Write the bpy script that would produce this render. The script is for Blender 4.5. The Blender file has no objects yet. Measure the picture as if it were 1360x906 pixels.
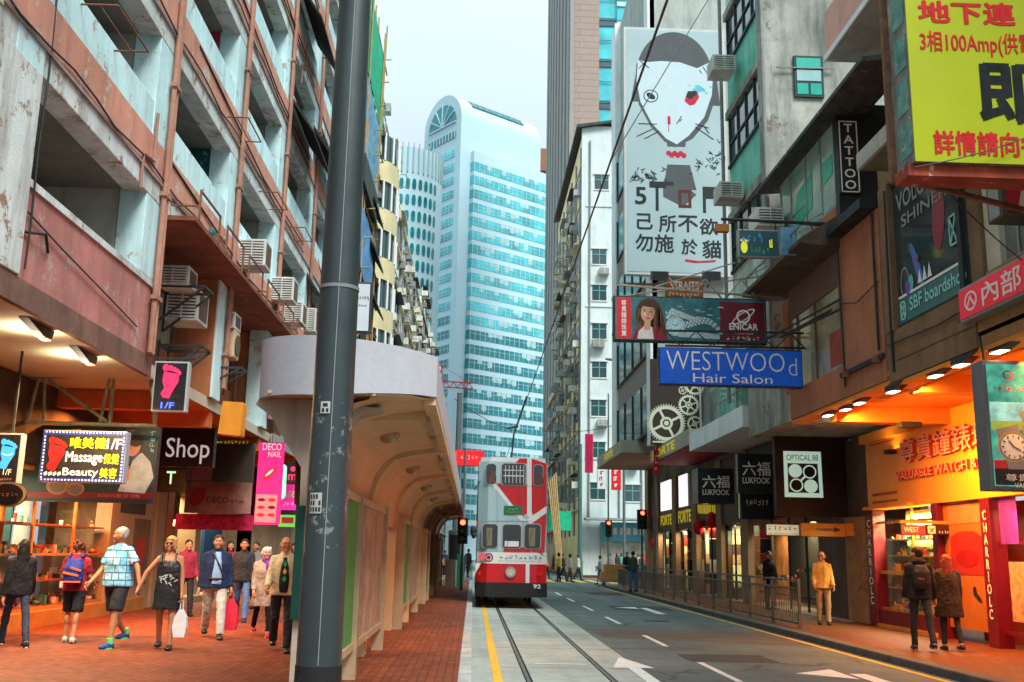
import bpy, math, random
from mathutils import Vector, Matrix, noise
random.seed(7)
R = math.radians
scene = bpy.context.scene
COL = scene.collection
# ------------------------------------------------------------------ camera
F_PX, CX, CY, EYE = 1350.0, 680.0, 453.0, 1.58
_d = Vector((-52.0, -281.0, F_PX)).normalized()
_u = Vector((125.0, (F_PX * F_PX - 52 * 125.0) / 281.0, F_PX)).normalized()
_r = Vector((_u.y * _d.z - _u.z * _d.y, _u.z * _d.x - _u.x * _d.z, _u.x * _d.y - _u.y * _d.x))
if _r.x < 0: _r = -_r
cam = bpy.data.cameras.new('camera')
cam.sensor_width = 36.0; cam.sensor_fit = 'HORIZONTAL'
cam.lens = 36.0 * F_PX / 1360.0
cam.clip_start = 0.05; cam.clip_end = 2000
camo = bpy.data.objects.new('camera', cam); COL.objects.link(camo)
camo.matrix_world = Matrix(((_r.x, _r.y, -_r.z, 0), (_d.x, _d.y, -_d.z, 0), (_u.x, _u.y, -_u.z, EYE), (0, 0, 0, 1)))
scene.camera = camo
# ------------------------------------------------------------------ sky, sun, exposure
SUN_EL, SUN_AZ = R(52), R(150)
world = bpy.data.worlds.new('World'); scene.world = world; world.use_nodes = True
nt = world.node_tree; nt.nodes.clear()
wo = nt.nodes.new('ShaderNodeOutputWorld'); bg = nt.nodes.new('ShaderNodeBackground')
sky = nt.nodes.new('ShaderNodeTexSky'); sky.sky_type = 'NISHITA'; sky.sun_disc = False
sky.sun_elevation = SUN_EL; sky.sun_rotation = SUN_AZ; sky.dust_density = 4; sky.air_density = 1.2
tc = nt.nodes.new('ShaderNodeTexCoord'); sep = nt.nodes.new('ShaderNodeSeparateXYZ'); nt.links.new(tc.outputs['Generated'], sep.inputs[0])
rmp = nt.nodes.new('ShaderNodeValToRGB'); nt.links.new(sep.outputs['Z'], rmp.inputs[0])
e = rmp.color_ramp.elements
e[0].position = 0.0; e[0].color = (2.08, 2.28, 2.52, 1)
e[1].position = 0.95; e[1].color = (6.2, 9.6, 10.2, 1)
for ps, c in ((0.25, (2.22, 2.42, 2.64, 1)), (0.55, (3.5, 4.5, 4.9, 1))):
    k = e.new(ps); k.color = c
cl = nt.nodes.new('ShaderNodeTexNoise'); cl.inputs['Scale'].default_value = 3.0; cl.inputs['Detail'].default_value = 4
nt.links.new(tc.outputs['Generated'], cl.inputs['Vector'])
mr = nt.nodes.new('ShaderNodeMapRange'); mr.inputs['To Min'].default_value = 0.84; mr.inputs['To Max'].default_value = 1.14
nt.links.new(cl.outputs['Fac'], mr.inputs['Value'])
mul = nt.nodes.new('ShaderNodeMixRGB'); mul.blend_type = 'MULTIPLY'; mul.inputs[0].default_value = 1
nt.links.new(rmp.outputs[0], mul.inputs[1]); nt.links.new(mr.outputs[0], mul.inputs[2])
mx = nt.nodes.new('ShaderNodeMixRGB'); mx.inputs[0].default_value = 0.9
nt.links.new(sky.outputs[0], mx.inputs[1]); nt.links.new(mul.outputs[0], mx.inputs[2])
nt.links.new(mx.outputs[0], bg.inputs[0]); bg.inputs[1].default_value = 0.1
nt.links.new(bg.outputs[0], wo.inputs[0])
sl = bpy.data.lights.new('sun', 'SUN'); sl.energy = 1.5; sl.angle = R(20); sl.color = (1, 0.99, 0.94)
so = bpy.data.objects.new('sun', sl); COL.objects.link(so)
sd = Vector((math.sin(SUN_AZ) * math.cos(SUN_EL), math.cos(SUN_AZ) * math.cos(SUN_EL), math.sin(SUN_EL)))
so.rotation_euler = sd.to_track_quat('Z', 'Y').to_euler(); so.location = (0, -20, 60)
vs = scene.view_settings
vs.view_transform = 'Standard'; vs.look = 'None'; vs.gamma = 1; vs.use_curve_mapping = False
vs.exposure = 1.5
scene.render.engine = 'CYCLES'
scene.cycles.max_bounces = 6; scene.cycles.diffuse_bounces = 4; scene.cycles.glossy_bounces = 3; scene.cycles.transmission_bounces = 4
scene.cycles.transparent_max_bounces = 6; scene.cycles.caustics_reflective = False; scene.cycles.caustics_refractive = False
scene.cycles.use_denoising = True; scene.cycles.sample_clamp_indirect = 4
# ------------------------------------------------------------------ surveying: where the line of sight through a point of the photo meets a known wall or the ground
def P(x, y, X=None, Y=None, Z=None):
    a, b, c = x - CX, CY - y, F_PX
    d = Vector((_r.x * a + _r.y * b + _r.z * c, _d.x * a + _d.y * b + _d.z * c, _u.x * a + _u.y * b + _u.z * c))
    t = X / d.x if X is not None else (Y / d.y if Y is not None else (Z - EYE) / d.z)
    return Vector((0, 0, EYE)) + d * t
def RY(x0, y0, x1, y1, Y):
    ym, xm = (y0 + y1) / 2, (x0 + x1) / 2
    return P(x0, ym, Y=Y).x, P(x1, ym, Y=Y).x, P(xm, y1, Y=Y).z, P(xm, y0, Y=Y).z
# ------------------------------------------------------------------ materials
def lin(h):
    h = h.lstrip('#'); o = []
    for i in (0, 2, 4):
        v = int(h[i:i + 2], 16) / 255
        o.append(v / 12.92 if v <= 0.04045 else ((v + 0.055) / 1.055) ** 2.4)
    return tuple(o)
MATS = {}
def mat(name, col, rough=0.7, var=0.12, scale=2.5, grime=0.0, gcol=(0.05, 0.045, 0.04), bump=0.0, metal=0.0, emit=0.0, spec=0.5, streak=True, bscale=30.0, trans=0.0, tracks=0.0, cracks=0.0, wear=0.0, wcol=(0.4, 0.38, 0.35), wscale=6.0, wz=None):
    if name in MATS: return MATS[name]
    if isinstance(col, str): col = lin(col)
    m = bpy.data.materials.new(name); m.use_nodes = True
    t = m.node_tree; n = t.nodes; L = t.links.new
    b = n['Principled BSDF']
    b.inputs['Roughness'].default_value = rough; b.inputs['Metallic'].default_value = metal
    b.inputs['Specular IOR Level'].default_value = spec if rough < .5 else spec * .4
    if trans: b.inputs['Transmission Weight'].default_value = trans; b.inputs['IOR'].default_value = 1.1
    co = n.new('ShaderNodeNewGeometry').outputs['Position']
    cur = None
    def rgb(c):
        q = n.new('ShaderNodeRGB'); q.outputs[0].default_value = (*c, 1); return q.outputs[0]
    def nz(sc, det=5, vec=None, rg=0.6):
        q = n.new('ShaderNodeTexNoise'); q.inputs['Scale'].default_value = sc; q.inputs['Detail'].default_value = det; q.inputs['Roughness'].default_value = rg
        L(vec or co, q.inputs['Vector']); return q.outputs['Fac']
    def mapr(v, a, c, lo=0, hi=1):
        q = n.new('ShaderNodeMapRange'); q.inputs['From Min'].default_value = a; q.inputs['From Max'].default_value = c
        q.inputs['To Min'].default_value = lo; q.inputs['To Max'].default_value = hi; L(v, q.inputs['Value']); return q.outputs[0]
    def mixc(f, a, c):
        q = n.new('ShaderNodeMixRGB'); L(a, q.inputs[1]); L(c, q.inputs[2]); L(f, q.inputs[0]); return q.outputs[0]
    if var > 0:
        cur = mixc(mapr(nz(scale), 0.3, 0.7), rgb([c * (1 - var) for c in col]), rgb([min(1, c * (1 + var)) for c in col]))
        if streak and var > 0.05:
            cur = mixc(mapr(nz(scale * 9, 3), 0.35, 0.75, 0, 0.35), cur, rgb([c * (1 - 1.6 * var) if 1.6 * var < 1 else c * .2 for c in col]))
    else: cur = rgb(col)
    if tracks > 0:   # darker wheel paths and oil drips drawn out along the street
        mp2 = n.new('ShaderNodeMapping'); mp2.inputs['Scale'].default_value = (1.6, .06, 1); L(co, mp2.inputs['Vector'])
        cur = mixc(mapr(nz(1.0, 5, mp2.outputs[0], .65), .45, .7, 0, tracks), cur, rgb([c * .45 for c in col])); cur = mixc(mapr(nz(1.7, 7, None, .8), .60, .66, 0, tracks * .8), cur, rgb([c * .5 for c in col])); cur = mixc(mapr(nz(.33, 3), .5, .53, 0, tracks * .5), cur, rgb([c * 1.25 for c in col]))
    if cracks > 0:
        vo = n.new('ShaderNodeTexVoronoi'); vo.feature = 'DISTANCE_TO_EDGE'; vo.inputs['Scale'].default_value = .28; wq = n.new('ShaderNodeTexNoise'); wq.inputs['Scale'].default_value = 1.4; wq.inputs['Detail'].default_value = 5; L(co, wq.inputs['Vector'])
        av = n.new('ShaderNodeVectorMath'); L(co, av.inputs[0]); L(wq.outputs['Color'], av.inputs[1]); L(av.outputs[0], vo.inputs['Vector']); cur = mixc(mapr(vo.outputs['Distance'], .004, .012, cracks, 0), cur, rgb([c * .3 for c in col]))
    if grime > 0:
        mp = n.new('ShaderNodeMapping'); mp.inputs['Scale'].default_value = (1.0, 1.0, 0.13); L(co, mp.inputs['Vector'])
        g1 = mapr(nz(2.6, 6, mp.outputs[0], .7), 0.47, 0.72, 0, grime); g2 = mapr(nz(0.55, 4), 0.45, 0.7, 0, grime * 0.6)
        cur = mixc(g1, cur, rgb(gcol)); cur = mixc(g2, cur, rgb(gcol))
    if wear != 0:
        wf = nz(wscale, 7, None, .75)
        if wz:   # the paint has come off mostly in one band of heights
            sp = n.new('ShaderNodeSeparateXYZ'); L(co, sp.inputs[0]); bz = mapr(sp.outputs[2], wz[0], wz[0] + .5, 0, .14); b2 = mapr(sp.outputs[2], wz[1] - .5, wz[1], .0, -.14)
            a1_ = n.new('ShaderNodeMath'); L(wf, a1_.inputs[0]); L(bz, a1_.inputs[1]); a2_ = n.new('ShaderNodeMath'); L(a1_.outputs[0], a2_.inputs[0]); L(b2, a2_.inputs[1]); wf = a2_.outputs[0]
        cur = mixc(mapr(wf, 0.62 - 0.1 * wear, 0.66 - 0.1 * wear), cur, rgb(wcol))
    L(cur, b.inputs['Base Color'])
    if emit > 0:
        L(cur, b.inputs['Emission Color']); b.inputs['Emission Strength'].default_value = emit
    if bump > 0:
        q = n.new('ShaderNodeBump'); q.inputs['Strength'].default_value = bump; q.inputs['Distance'].default_value = 0.02
        L(nz(bscale, 4), q.inputs['Height']); L(q.outputs[0], b.inputs['Normal'])
    r2 = mapr(nz(scale * 3, 4), 0.3, 0.7, max(0.02, rough - 0.1), min(1, rough + 0.1)) if rough > 0.2 else None
    if r2 is not None: L(r2, b.inputs['Roughness'])
    MATS[name] = m; return m
def brick_mat(name, c1, c2, mortar, sx, sy, axis='XY', rough=0.8, grime=0.3, msize=0.012, bump=0.4):
    if name in MATS: return MATS[name]
    m = mat(name, c1, rough)
    t = m.node_tree; n = t.nodes; L = t.links.new; b = n['Principled BSDF']
    g = n.new('ShaderNodeNewGeometry'); sp = n.new('ShaderNodeSeparateXYZ'); L(g.outputs['Position'], sp.inputs[0])
    cb = n.new('ShaderNodeCombineXYZ'); L(sp.outputs[axis[0]], cb.inputs[0]); L(sp.outputs[axis[1]], cb.inputs[1])
    q = n.new('ShaderNodeTexBrick'); L(cb.outputs[0], q.inputs['Vector']); q.inputs['Scale'].default_value = 1
    q.inputs['Brick Width'].default_value = sx; q.inputs['Row Height'].default_value = sy; q.inputs['Mortar Size'].default_value = msize
    q.inputs['Color1'].default_value = (*c1, 1); q.inputs['Color2'].default_value = (*c2, 1); q.inputs['Mortar'].default_value = (*mortar, 1)
    q.inputs['Mortar Smooth'].default_value = 0.2
    nzn = n.new('ShaderNodeTexNoise'); nzn.inputs['Scale'].default_value = 0.9; nzn.inputs['Detail'].default_value = 6; L(g.outputs['Position'], nzn.inputs['Vector'])
    mp = n.new('ShaderNodeMapRange'); mp.inputs['From Min'].default_value = 0.35; mp.inputs['From Max'].default_value = 0.75; mp.inputs['To Max'].default_value = grime; L(nzn.outputs['Fac'], mp.inputs['Value'])
    mi = n.new('ShaderNodeMixRGB'); L(mp.outputs[0], mi.inputs[0]); L(q.outputs['Color'], mi.inputs[1]); mi.inputs[2].default_value = (c1[0] * .35, c1[1] * .4, c1[2] * .4, 1)
    L(mi.outputs[0], b.inputs['Base Color'])
    bp = n.new('ShaderNodeBump'); bp.inputs['Strength'].default_value = bump; bp.inputs['Distance'].default_value = 0.01; bp.invert = True
    L(q.outputs['Fac'], bp.inputs['Height']); L(bp.outputs[0], b.inputs['Normal'])
    return m
# ------------------------------------------------------------------ mesh builder
class MB:
    def __init__(s): s.v = []; s.f = []; s.mi = []; s.sm = []
    def add(s, vs_, fs, m=0, smooth=False):
        o = len(s.v); s.v += [tuple(p) for p in vs_]
        for f in fs: s.f.append([i + o for i in f]); s.mi.append(m); s.sm.append(smooth)
        return s
    def box(s, x0, x1, y0, y1, z0, z1, m=0):
        if x0 > x1: x0, x1 = x1, x0
        if y0 > y1: y0, y1 = y1, y0
        if z0 > z1: z0, z1 = z1, z0
        return s.add([(x0, y0, z0), (x1, y0, z0), (x1, y1, z0), (x0, y1, z0), (x0, y0, z1), (x1, y0, z1), (x1, y1, z1), (x0, y1, z1)],
              [(3, 2, 1, 0), (4, 5, 6, 7), (0, 1, 5, 4), (1, 2, 6, 5), (2, 3, 7, 6), (3, 0, 4, 7)], m)
    def prism(s, pts, axis, a0, a1, m=0, smooth=False):
        # pts: 2D polygon; axis 'X': (y,z), 'Y': (x,z), 'Z': (x,y)
        def mk(p, a): return (a, p[0], p[1]) if axis == 'X' else ((p[0], a, p[1]) if axis == 'Y' else (p[0], p[1], a))
        n = len(pts); V = [mk(p, a0) for p in pts] + [mk(p, a1) for p in pts]
        s.add(V, [list(range(n)), list(range(2 * n - 1, n - 1, -1))], m)
        s.add(V, [(i, i + n, (i + 1) % n + n, (i + 1) % n) for i in range(n)], m, smooth); return s
    def cyl(s, p0, p1, r0, r1=None, n=10, m=0, cap=True, smooth=True):
        p0, p1 = Vector(p0), Vector(p1); r1 = r0 if r1 is None else r1
        d = (p1 - p0)
        if d.length < 1e-6: return s
        d.normalize(); a = d.orthogonal().normalized(); b = d.cross(a)
        V = []
        for p, r in ((p0, r0), (p1, r1)):
            for i in range(n):
                t = 2 * math.pi * i / n; V.append(p + a * (r * math.cos(t)) + b * (r * math.sin(t)))
        s.add(V, [(i, (i + 1) % n, (i + 1) % n + n, i + n) for i in range(n)], m, smooth)
        if cap: s.add(V, [list(range(n - 1, -1, -1)), list(range(n, 2 * n))], m)
        return s
    def tube(s, pts, r, n=8, m=0):
        for a, b in zip(pts, pts[1:]): s.cyl(a, b, r, r, n, m)
        return s
    def bar(s, p0, p1, w, h=None, m=0):
        h = w if h is None else h
        p0, p1 = Vector(p0), Vector(p1); d = (p1 - p0).normalized()
        a = d.cross(Vector((0, 0, 1)))
        a = a.normalized() if a.length > 1e-4 else Vector((1, 0, 0)); b = a.cross(d)
        V = [p + a * (sx * w / 2) + b * (sz * h / 2) for p in (p0, p1) for sx, sz in ((-1, -1), (1, -1), (1, 1), (-1, 1))]
        return s.add(V, [(0, 1, 2, 3), (7, 6, 5, 4), (0, 4, 5, 1), (1, 5, 6, 2), (2, 6, 7, 3), (3, 7, 4, 0)], m)
    def ell(s, c, rx, ry, rz, nu=10, nv=7, m=0):
        V = [(c[0], c[1], c[2] + rz)]
        for j in range(1, nv):
            t = math.pi * j / nv
            for i in range(nu):
                a = 2 * math.pi * i / nu; V.append((c[0] + rx * math.sin(t) * math.cos(a), c[1] + ry * math.sin(t) * math.sin(a), c[2] + rz * math.cos(t)))
        V.append((c[0], c[1], c[2] - rz)); f = []
        for i in range(nu): f.append((0, 1 + i, 1 + (i + 1) % nu))
        for j in range(nv - 2):
            for i in range(nu): f.append((1 + j * nu + i, 1 + (j + 1) * nu + i, 1 + (j + 1) * nu + (i + 1) % nu, 1 + j * nu + (i + 1) % nu))
        l = len(V) - 1
        for i in range(nu): f.append((1 + (nv - 2) * nu + i, l, 1 + (nv - 2) * nu + (i + 1) % nu))
        return s.add(V, f, m, True)
    def lathe(s, c, prof, n=16, m=0):
        V = []; k = len(prof)
        for r, z in prof:
            for i in range(n):
                a = 2 * math.pi * i / n; V.append((c[0] + r * math.cos(a), c[1] + r * math.sin(a), c[2] + z))
        return s.add(V, [(j * n + i, j * n + (i + 1) % n, (j + 1) * n + (i + 1) % n, (j + 1) * n + i) for j in range(k - 1) for i in range(n)], m, True)
    def build(s, name, mats, parent=None, bev=0):
        me = bpy.data.meshes.new(name)
        o = wloc(parent) if parent else Vector((0, 0, 0))
        me.from_pydata([(x - o.x, y - o.y, z - o.z) for x, y, z in s.v], [], s.f)
        for m in (mats if isinstance(mats, (list, tuple)) else [mats]): me.materials.append(m)
        me.polygons.foreach_set('material_index', s.mi); me.polygons.foreach_set('use_smooth', s.sm)
        me.update()
        ob = bpy.data.objects.new(name, me); COL.objects.link(ob)
        if parent: ob.parent = parent
        if bev:
            bm_ = ob.modifiers.new('bevel', 'BEVEL'); bm_.width = bev; bm_.segments = 2; bm_.limit_method = 'ANGLE'
        return ob
def wloc(o):
    v = Vector((0, 0, 0))
    while o is not None: v = v + o.location; o = o.parent
    return v
def tag(o, label=None, cat=None, group=None, kind=None):
    if label: o['label'] = label
    if cat: o['category'] = cat
    if group: o['group'] = group
    if kind: o['kind'] = kind
    return o
def thing(name, label, cat, loc=(0, 0, 0), group=None):
    o = bpy.data.objects.new(name, None); COL.objects.link(o); o.location = loc; o.empty_display_size = 0.2
    return tag(o, label, cat, group)
def struct(o): o['kind'] = 'structure'; return o
def B(name, m, parent, *bx, bev=0):
    b = MB()
    for q in bx: b.box(*q)
    return b.build(name, m, parent, bev)
def copy_tree(o, parent=None):
    c = o.copy(); COL.objects.link(c)
    if parent is not None: c.parent = parent
    for ch in o.children: copy_tree(ch, c)
    return c
def lamp(name, loc, power, col, size=0.3, sy=None, rot=(0, 0, 0), parent=None, spread=170):
    l = bpy.data.lights.new(name, 'AREA'); l.energy = power; l.color = col; l.size = size; l.spread = R(spread)
    if sy: l.shape = 'RECTANGLE'; l.size_y = sy
    o = bpy.data.objects.new(name, l); COL.objects.link(o); o.rotation_euler = rot
    o.location = Vector(loc) - (wloc(parent) if parent else Vector((0, 0, 0)))
    if parent: o.parent = parent
    return o
# ------------------------------------------------------------------ lettering
TMP = bpy.data.scenes.new('workbench')
def evaluated(ob):
    TMP.collection.objects.link(ob); vl = TMP.view_layers[0]; vl.update(); dg = vl.depsgraph; dg.update()
    return bpy.data.meshes.new_from_object(ob.evaluated_get(dg))
_tcache = {}
def glyphs(s, bold=0.0, space=1.0):
    k = (s, bold, space)
    if k in _tcache: return _tcache[k]
    cu = bpy.data.curves.new('t', 'FONT'); cu.body = s; cu.size = 1; cjk = any(ord(c) > 0x2e00 for c in s); cu.offset = min(0, bold); cu.resolution_u = 3; cu.space_line = space
    cu.align_x = 'CENTER'
    ob = bpy.data.objects.new('t', cu); COL.objects.link(ob)
    me = evaluated(ob)
    V = [(v.co.x, v.co.y, 0.0) for v in me.vertices]; Fc = [list(p.vertices) for p in me.polygons]
    if bold > 0:   # heavier strokes: the outline struck several times with a small shift
        n0, V0, F0 = len(V), V, Fc; V, Fc = [], []
        for q, (dx, dy) in enumerate(((0, 0), (-.8, .4), (.8, -.4), (-.4, -.8), (.4, .8))):
            V += [(x + dx * bold, y + dy * bold, .0006 * q) for x, y, _ in V0]; Fc += [[i + n0 * q for i in f] for f in F0]
    bpy.data.objects.remove(ob); bpy.data.curves.remove(cu); bpy.data.meshes.remove(me)
    if V:
        x0, x1 = min(v[0] for v in V), max(v[0] for v in V); y0, y1 = min(v[1] for v in V), max(v[1] for v in V)
        V = [((v[0] - x0) / max(1e-6, x1 - x0), (v[1] - y0) / max(1e-6, y1 - y0), v[2]) for v in V]
    _tcache[k] = (V, Fc); return _tcache[k]
def txt(parent, s, org, U, W, w, h, m, bold=0.0, th=0.006, name='lettering', space=1.0):
    """lettering s fitted to a w by h box whose lower-left corner is org; U reading direction, W up"""
    V, Fc = glyphs(s, bold, space); org, U, W = Vector(org), Vector(U).normalized(), Vector(W).normalized()
    N = U.cross(W); n = len(V); b = MB()
    A = [org + U * (x * w) + W * (y * h) + N * (th + q) for x, y, q in V]
    b.add(A, Fc)
    if th >= 0.012 and V:   # letters with visible sides
        ed = {}
        for f in Fc:
            for i in range(len(f)):
                e_ = (f[i], f[(i + 1) % len(f)]); ed[e_] = 1
        Bk = [p - N * th for p in A]
        b.add(A + Bk, [(e_[1], e_[0], e_[0] + n, e_[1] + n) for e_ in ed if (e_[1], e_[0]) not in ed])
    return b.build(name, m, parent)
UX, UZ, UY = Vector((1, 0, 0)), Vector((0, 0, 1)), Vector((0, 1, 0))
def ty(parent, s, x0, x1, z0, z1, Y, m, bold=0.0, th=0.006, name='lettering', space=1.0):
    return txt(parent, s, (x0, Y, z0), UX, UZ, x1 - x0, z1 - z0, m, bold, th, name, space)
def clear_pane(name, parent, *bx):
    # shop glass: mostly clear, mirrors a little of the street
    if 'clear_shop_glass' not in MATS:
        m = bpy.data.materials.new('clear_shop_glass'); m.use_nodes = True; t = m.node_tree; n = t.nodes; n.clear(); o = n.new('ShaderNodeOutputMaterial'); x = n.new('ShaderNodeMixShader'); a = n.new('ShaderNodeBsdfTransparent'); g = n.new('ShaderNodeBsdfGlossy'); g.inputs['Roughness'].default_value = .03; x.inputs[0].default_value = .09
        t.links.new(a.outputs[0], x.inputs[1]); t.links.new(g.outputs[0], x.inputs[2]); t.links.new(x.outputs[0], o.inputs[0]); MATS['clear_shop_glass'] = m
    return B(name, MATS['clear_shop_glass'], parent, *bx)
def disc(b, cx, cz, r, Y, th=0.004, n=24, m=0, ri=0.0, sx=1.0):
    """flat disc or ring facing the street end, in the plane Y"""
    a = [2 * math.pi * i / n for i in range(n)]
    o = [(cx + r * sx * math.cos(t), Y - th, cz + r * math.sin(t)) for t in a]
    if ri > 0:
        q = [(cx + ri * sx * math.cos(t), Y - th, cz + ri * math.sin(t)) for t in a]
        b.add(o + q, [(i, (i + 1) % n, (i + 1) % n + n, i + n) for i in range(n)], m)
    else: b.add(o, [list(range(n))], m)
    return b
def flat(b, pts, Y, th=0.004, m=0):
    return b.add([(x, Y - th, z) for x, z in pts], [list(range(len(pts)))], m)
def marks(parent, x0, x1, z0, z1, Y, m, n, seed=1, name='lettering', vert=False):
    # a line of n small characters too worn or too far off to read: a few strokes each
    rn = random.Random(seed); b = MB(); w = (x1 - x0) / (1 if vert else n); h = (z1 - z0) / (n if vert else 1)
    for i in range(n):
        a0, c0 = (x0, z1 - (i + 1) * h) if vert else (x0 + i * w, z0)
        for k in range(rn.choice((3, 4, 5))):
            if rn.random() < .5: u, v = rn.uniform(.05, .3), rn.uniform(.05, .85); r_ = (u, u + rn.uniform(.35, .6), v, v + .13)
            else: u, v = rn.uniform(.08, .8), rn.uniform(.05, .3); r_ = (u, u + .12, v, v + rn.uniform(.4, .62))
            flat(b, [(a0 + r_[0] * w * .9, c0 + r_[2] * h * .92), (a0 + r_[1] * w * .9, c0 + r_[2] * h * .92), (a0 + r_[1] * w * .9, c0 + r_[3] * h * .92), (a0 + r_[0] * w * .9, c0 + r_[3] * h * .92)], Y, .002 + .0004 * k)
    return b.build(name, m, parent)
# ------------------------------------------------------------------ common materials
MT = dict(
 white=mat('white_paint', (.72, .74, .74), .55, .06), red=mat('red_paint', (.62, .02, .03), .4, .06), black=mat('black_paint', (.015, .015, .017), .45, .1),
 steel=mat('galvanised_steel', (.32, .34, .34), .45, .2, metal=.6), rust=mat('rusty_steel', (.20, .10, .06), .8, .4, 8), dark=mat('dark_steel', (.035, .04, .042), .55, .3),
 glass=mat('window_glass', (.03, .07, .075), .06, 0, spec=.9), glassd=mat('dark_glass', (.012, .018, .02), .08, 0, spec=.6),
 gold=mat('gold', (.75, .42, .08), .3, .1, metal=.7), acw=mat('ac_casing', (.66, .66, .60), .6, .15, 5, grime=.5), acg=mat('ac_grille', (.05, .05, .05), .7, .2),
)
# ================================================================== GROUND AND ROADS
asph = mat('asphalt', (.108, .132, .130), .88, .22, .35, tracks=.5, cracks=.7, bump=.35, bscale=90, wear=.05, wcol=(.11, .108, .105), wscale=1.2)
conc = mat('track_concrete', (.34, .37, .335), .85, .16, .6, tracks=.4, grime=.35, gcol=(.12, .12, .105), bump=.2, bscale=60)
kerbm = mat('kerb_stone', (.40, .40, .38), .8, .2, 2, grime=.4)
paintw = mat('road_paint_white', (.62, .63, .60), .7, .12, 5, wear=.35, wcol=(.2, .2, .2), wscale=14)
painty = mat('road_paint_yellow', (.66, .38, .035), .7, .15, 5, wear=.3, wcol=(.3, .22, .08), wscale=14)
brick = brick_mat('red_brick_paving', (.26, .058, .02), (.16, .036, .015), (.07, .03, .02), .2, .1, 'YX', .7, .6, .007)
brick2 = brick_mat('orange_brick_paving', (.14, .036, .004), (.11, .027, .004), (.11, .04, .02), .2, .1, 'YX', .65, .55, .006)
struct(B('ground', mat('ground_dirt', (.12, .12, .115), .9), None, (-700, 700, -60, 900, -.6, -.06)))
struct(B('road', asph, None, (.02, 6.6, -12, 56, -.05, 0), (-80, 80, 56, 73, -.05, 0), (-6.5, 7.0, 73, 330, -.05, 0)))
struct(B('track_bed', conc, None, (.02, 2.42, -12, 56, -.02, .004), (.02, 2.42, 56, 300, -.02, .004)))
struct(B('pavement', brick, None, (-14, -.14, -12, 55.5, -.05, .15)))
struct(B('kerb', kerbm, None, *[(-.14, .02, -12 + 1.5 * i, -12 + 1.5 * i + 1.49, -.05, .154) for i in range(45)], bev=.012))
struct(B('pavement', brick2, None, (6.86, 16, -12, 52, -.05, .12)))
struct(B('kerb', mat('dark_kerb', (.10, .10, .095), .85, .3, 3, grime=.5), None, *[(6.6, 6.86, -12 + 1.0 * i, -12 + 1.0 * i + .99, -.05, .124) for i in range(64)], bev=.02))
struct(B('pavement', brick2, None, (6.9, 40, 74, 330, -.05, .12)))
struct(B('pavement', brick, None, (-40, -1.2, 74, 330, -.05, .12)))
for i, x in enumerate((.75, 1.84)):
    r = thing('tram_rail', ('left' if i == 0 else 'right') + ' steel tram rail with its dark groove set in the concrete track bed', 'rail', (x, 0, 0), 'rails of the tram track')
    B('rail_head', mat('rail_steel', (.17, .165, .155), .4, .25, metal=.7), r, (x - .025, x + .02, -12, 300, -.01, .012))
    B('groove', mat('rail_groove', (.012, .012, .012), .9), r, (x + .02, x + .05, -12, 300, -.01, .008))
    B('groove', mat('rail_groove', (.012, .012, .012), .9), r, (x - .04, x - .025, -12, 300, -.01, .007))
def marking(name, m, polys, z=.004):
    b = MB()
    for p in polys: b.add([(q[0], q[1], z) for q in p], [list(range(len(p)))])
    return struct(b.build(name, m))
def strip(x0, x1, y0, y1): return [(x0, y0), (x1, y0), (x1, y1), (x0, y1)]
marking('yellow_line', painty, [strip(.3, .42, -12, 55)], .009)
dash = [P(*p, Z=0).y for p in ((962, 892), (878, 851), (818, 824), (782, 808), (757, 797), (740, 789))]
marking('lane_line', paintw, [strip(3.46, 3.56, y - 1.05 - .01 * y, y + 1.05 + .01 * y) for y in dash] + [strip(3.46, 3.56, 6.5, 8.6)])
marking('yellow_line', painty, [strip(6.38, 6.46, -12, 50)])
def arrow(cx, cy, L, w, turn=0):
    p = [strip(cx - .09, cx + .09, cy - L, cy), [(cx - w, cy), (cx + w, cy), (cx, cy + L * .7)]]
    if turn: p = [strip(cx - .12, cx + .12, cy - L, cy + .2), [(cx - .12, cy - .1), (cx - .12, cy + .25), (cx - .75, cy + .9)][::-1] if False else [(cx - .9, cy + .15), (cx - .2, cy - .45), (cx - .2, cy + .75)]]
    return p
a1 = P(838, 882, Z=0); a2 = P(1110, 892, Z=0); a3 = P(852, 807, Z=0)
marking('road_arrow', paintw, arrow(2.35, a1.y - .6, 2.2, .3), .009)
marking('road_arrow', paintw, arrow(a2.x + .2, a2.y - .5, 1.0, .2, 1))
marking('road_arrow', paintw, arrow(a3.x, a3.y - .5, 3, .3, 1))
tl = P(732, 883, Z=0).y
marking('stop_line', paintw, [strip(.95, 1.7, tl, tl + .1)], .009)
marking('crossing_stripes', painty, [strip(2.6 + i * .9, 3.05 + i * .9, 59.5, 66) for i in range(7)])
marking('crossing_stripes', painty, [strip(-7 + i * .95, -6.5 + i * .95, 59.5, 66) for i in range(7)])
marking('road_patch', mat('road_patch', (.10, .085, .075), .9, .2, .5), [[(2.6, 20.5), (6.35, 19.3), (6.35, 22.6), (2.6, 23)]], .002)
for i in range(22): struct(B('slab_joint', mat('rail_groove', (.012, .012, .012)), None, (.44, .66, -6 + 3 * i, -5.985 + 3 * i, .0, .0055), (.87, 1.76, -6 + 3 * i, -5.985 + 3 * i, .0, .0055), (1.97, 2.4, -6 + 3 * i, -5.985 + 3 * i, .0, .0055)))
for x, y, w, l in ((5.2, 31, .9, 2.2), (4.1, 16.2, .7, 1.2), (5.6, 42, .8, 3)): struct(B('road_patch', mat('dark_road_patch', (.05, .053, .053), .9, .2, 2), None, (x - w, x + w, y, y + l, -.01, .0025)))
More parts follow.
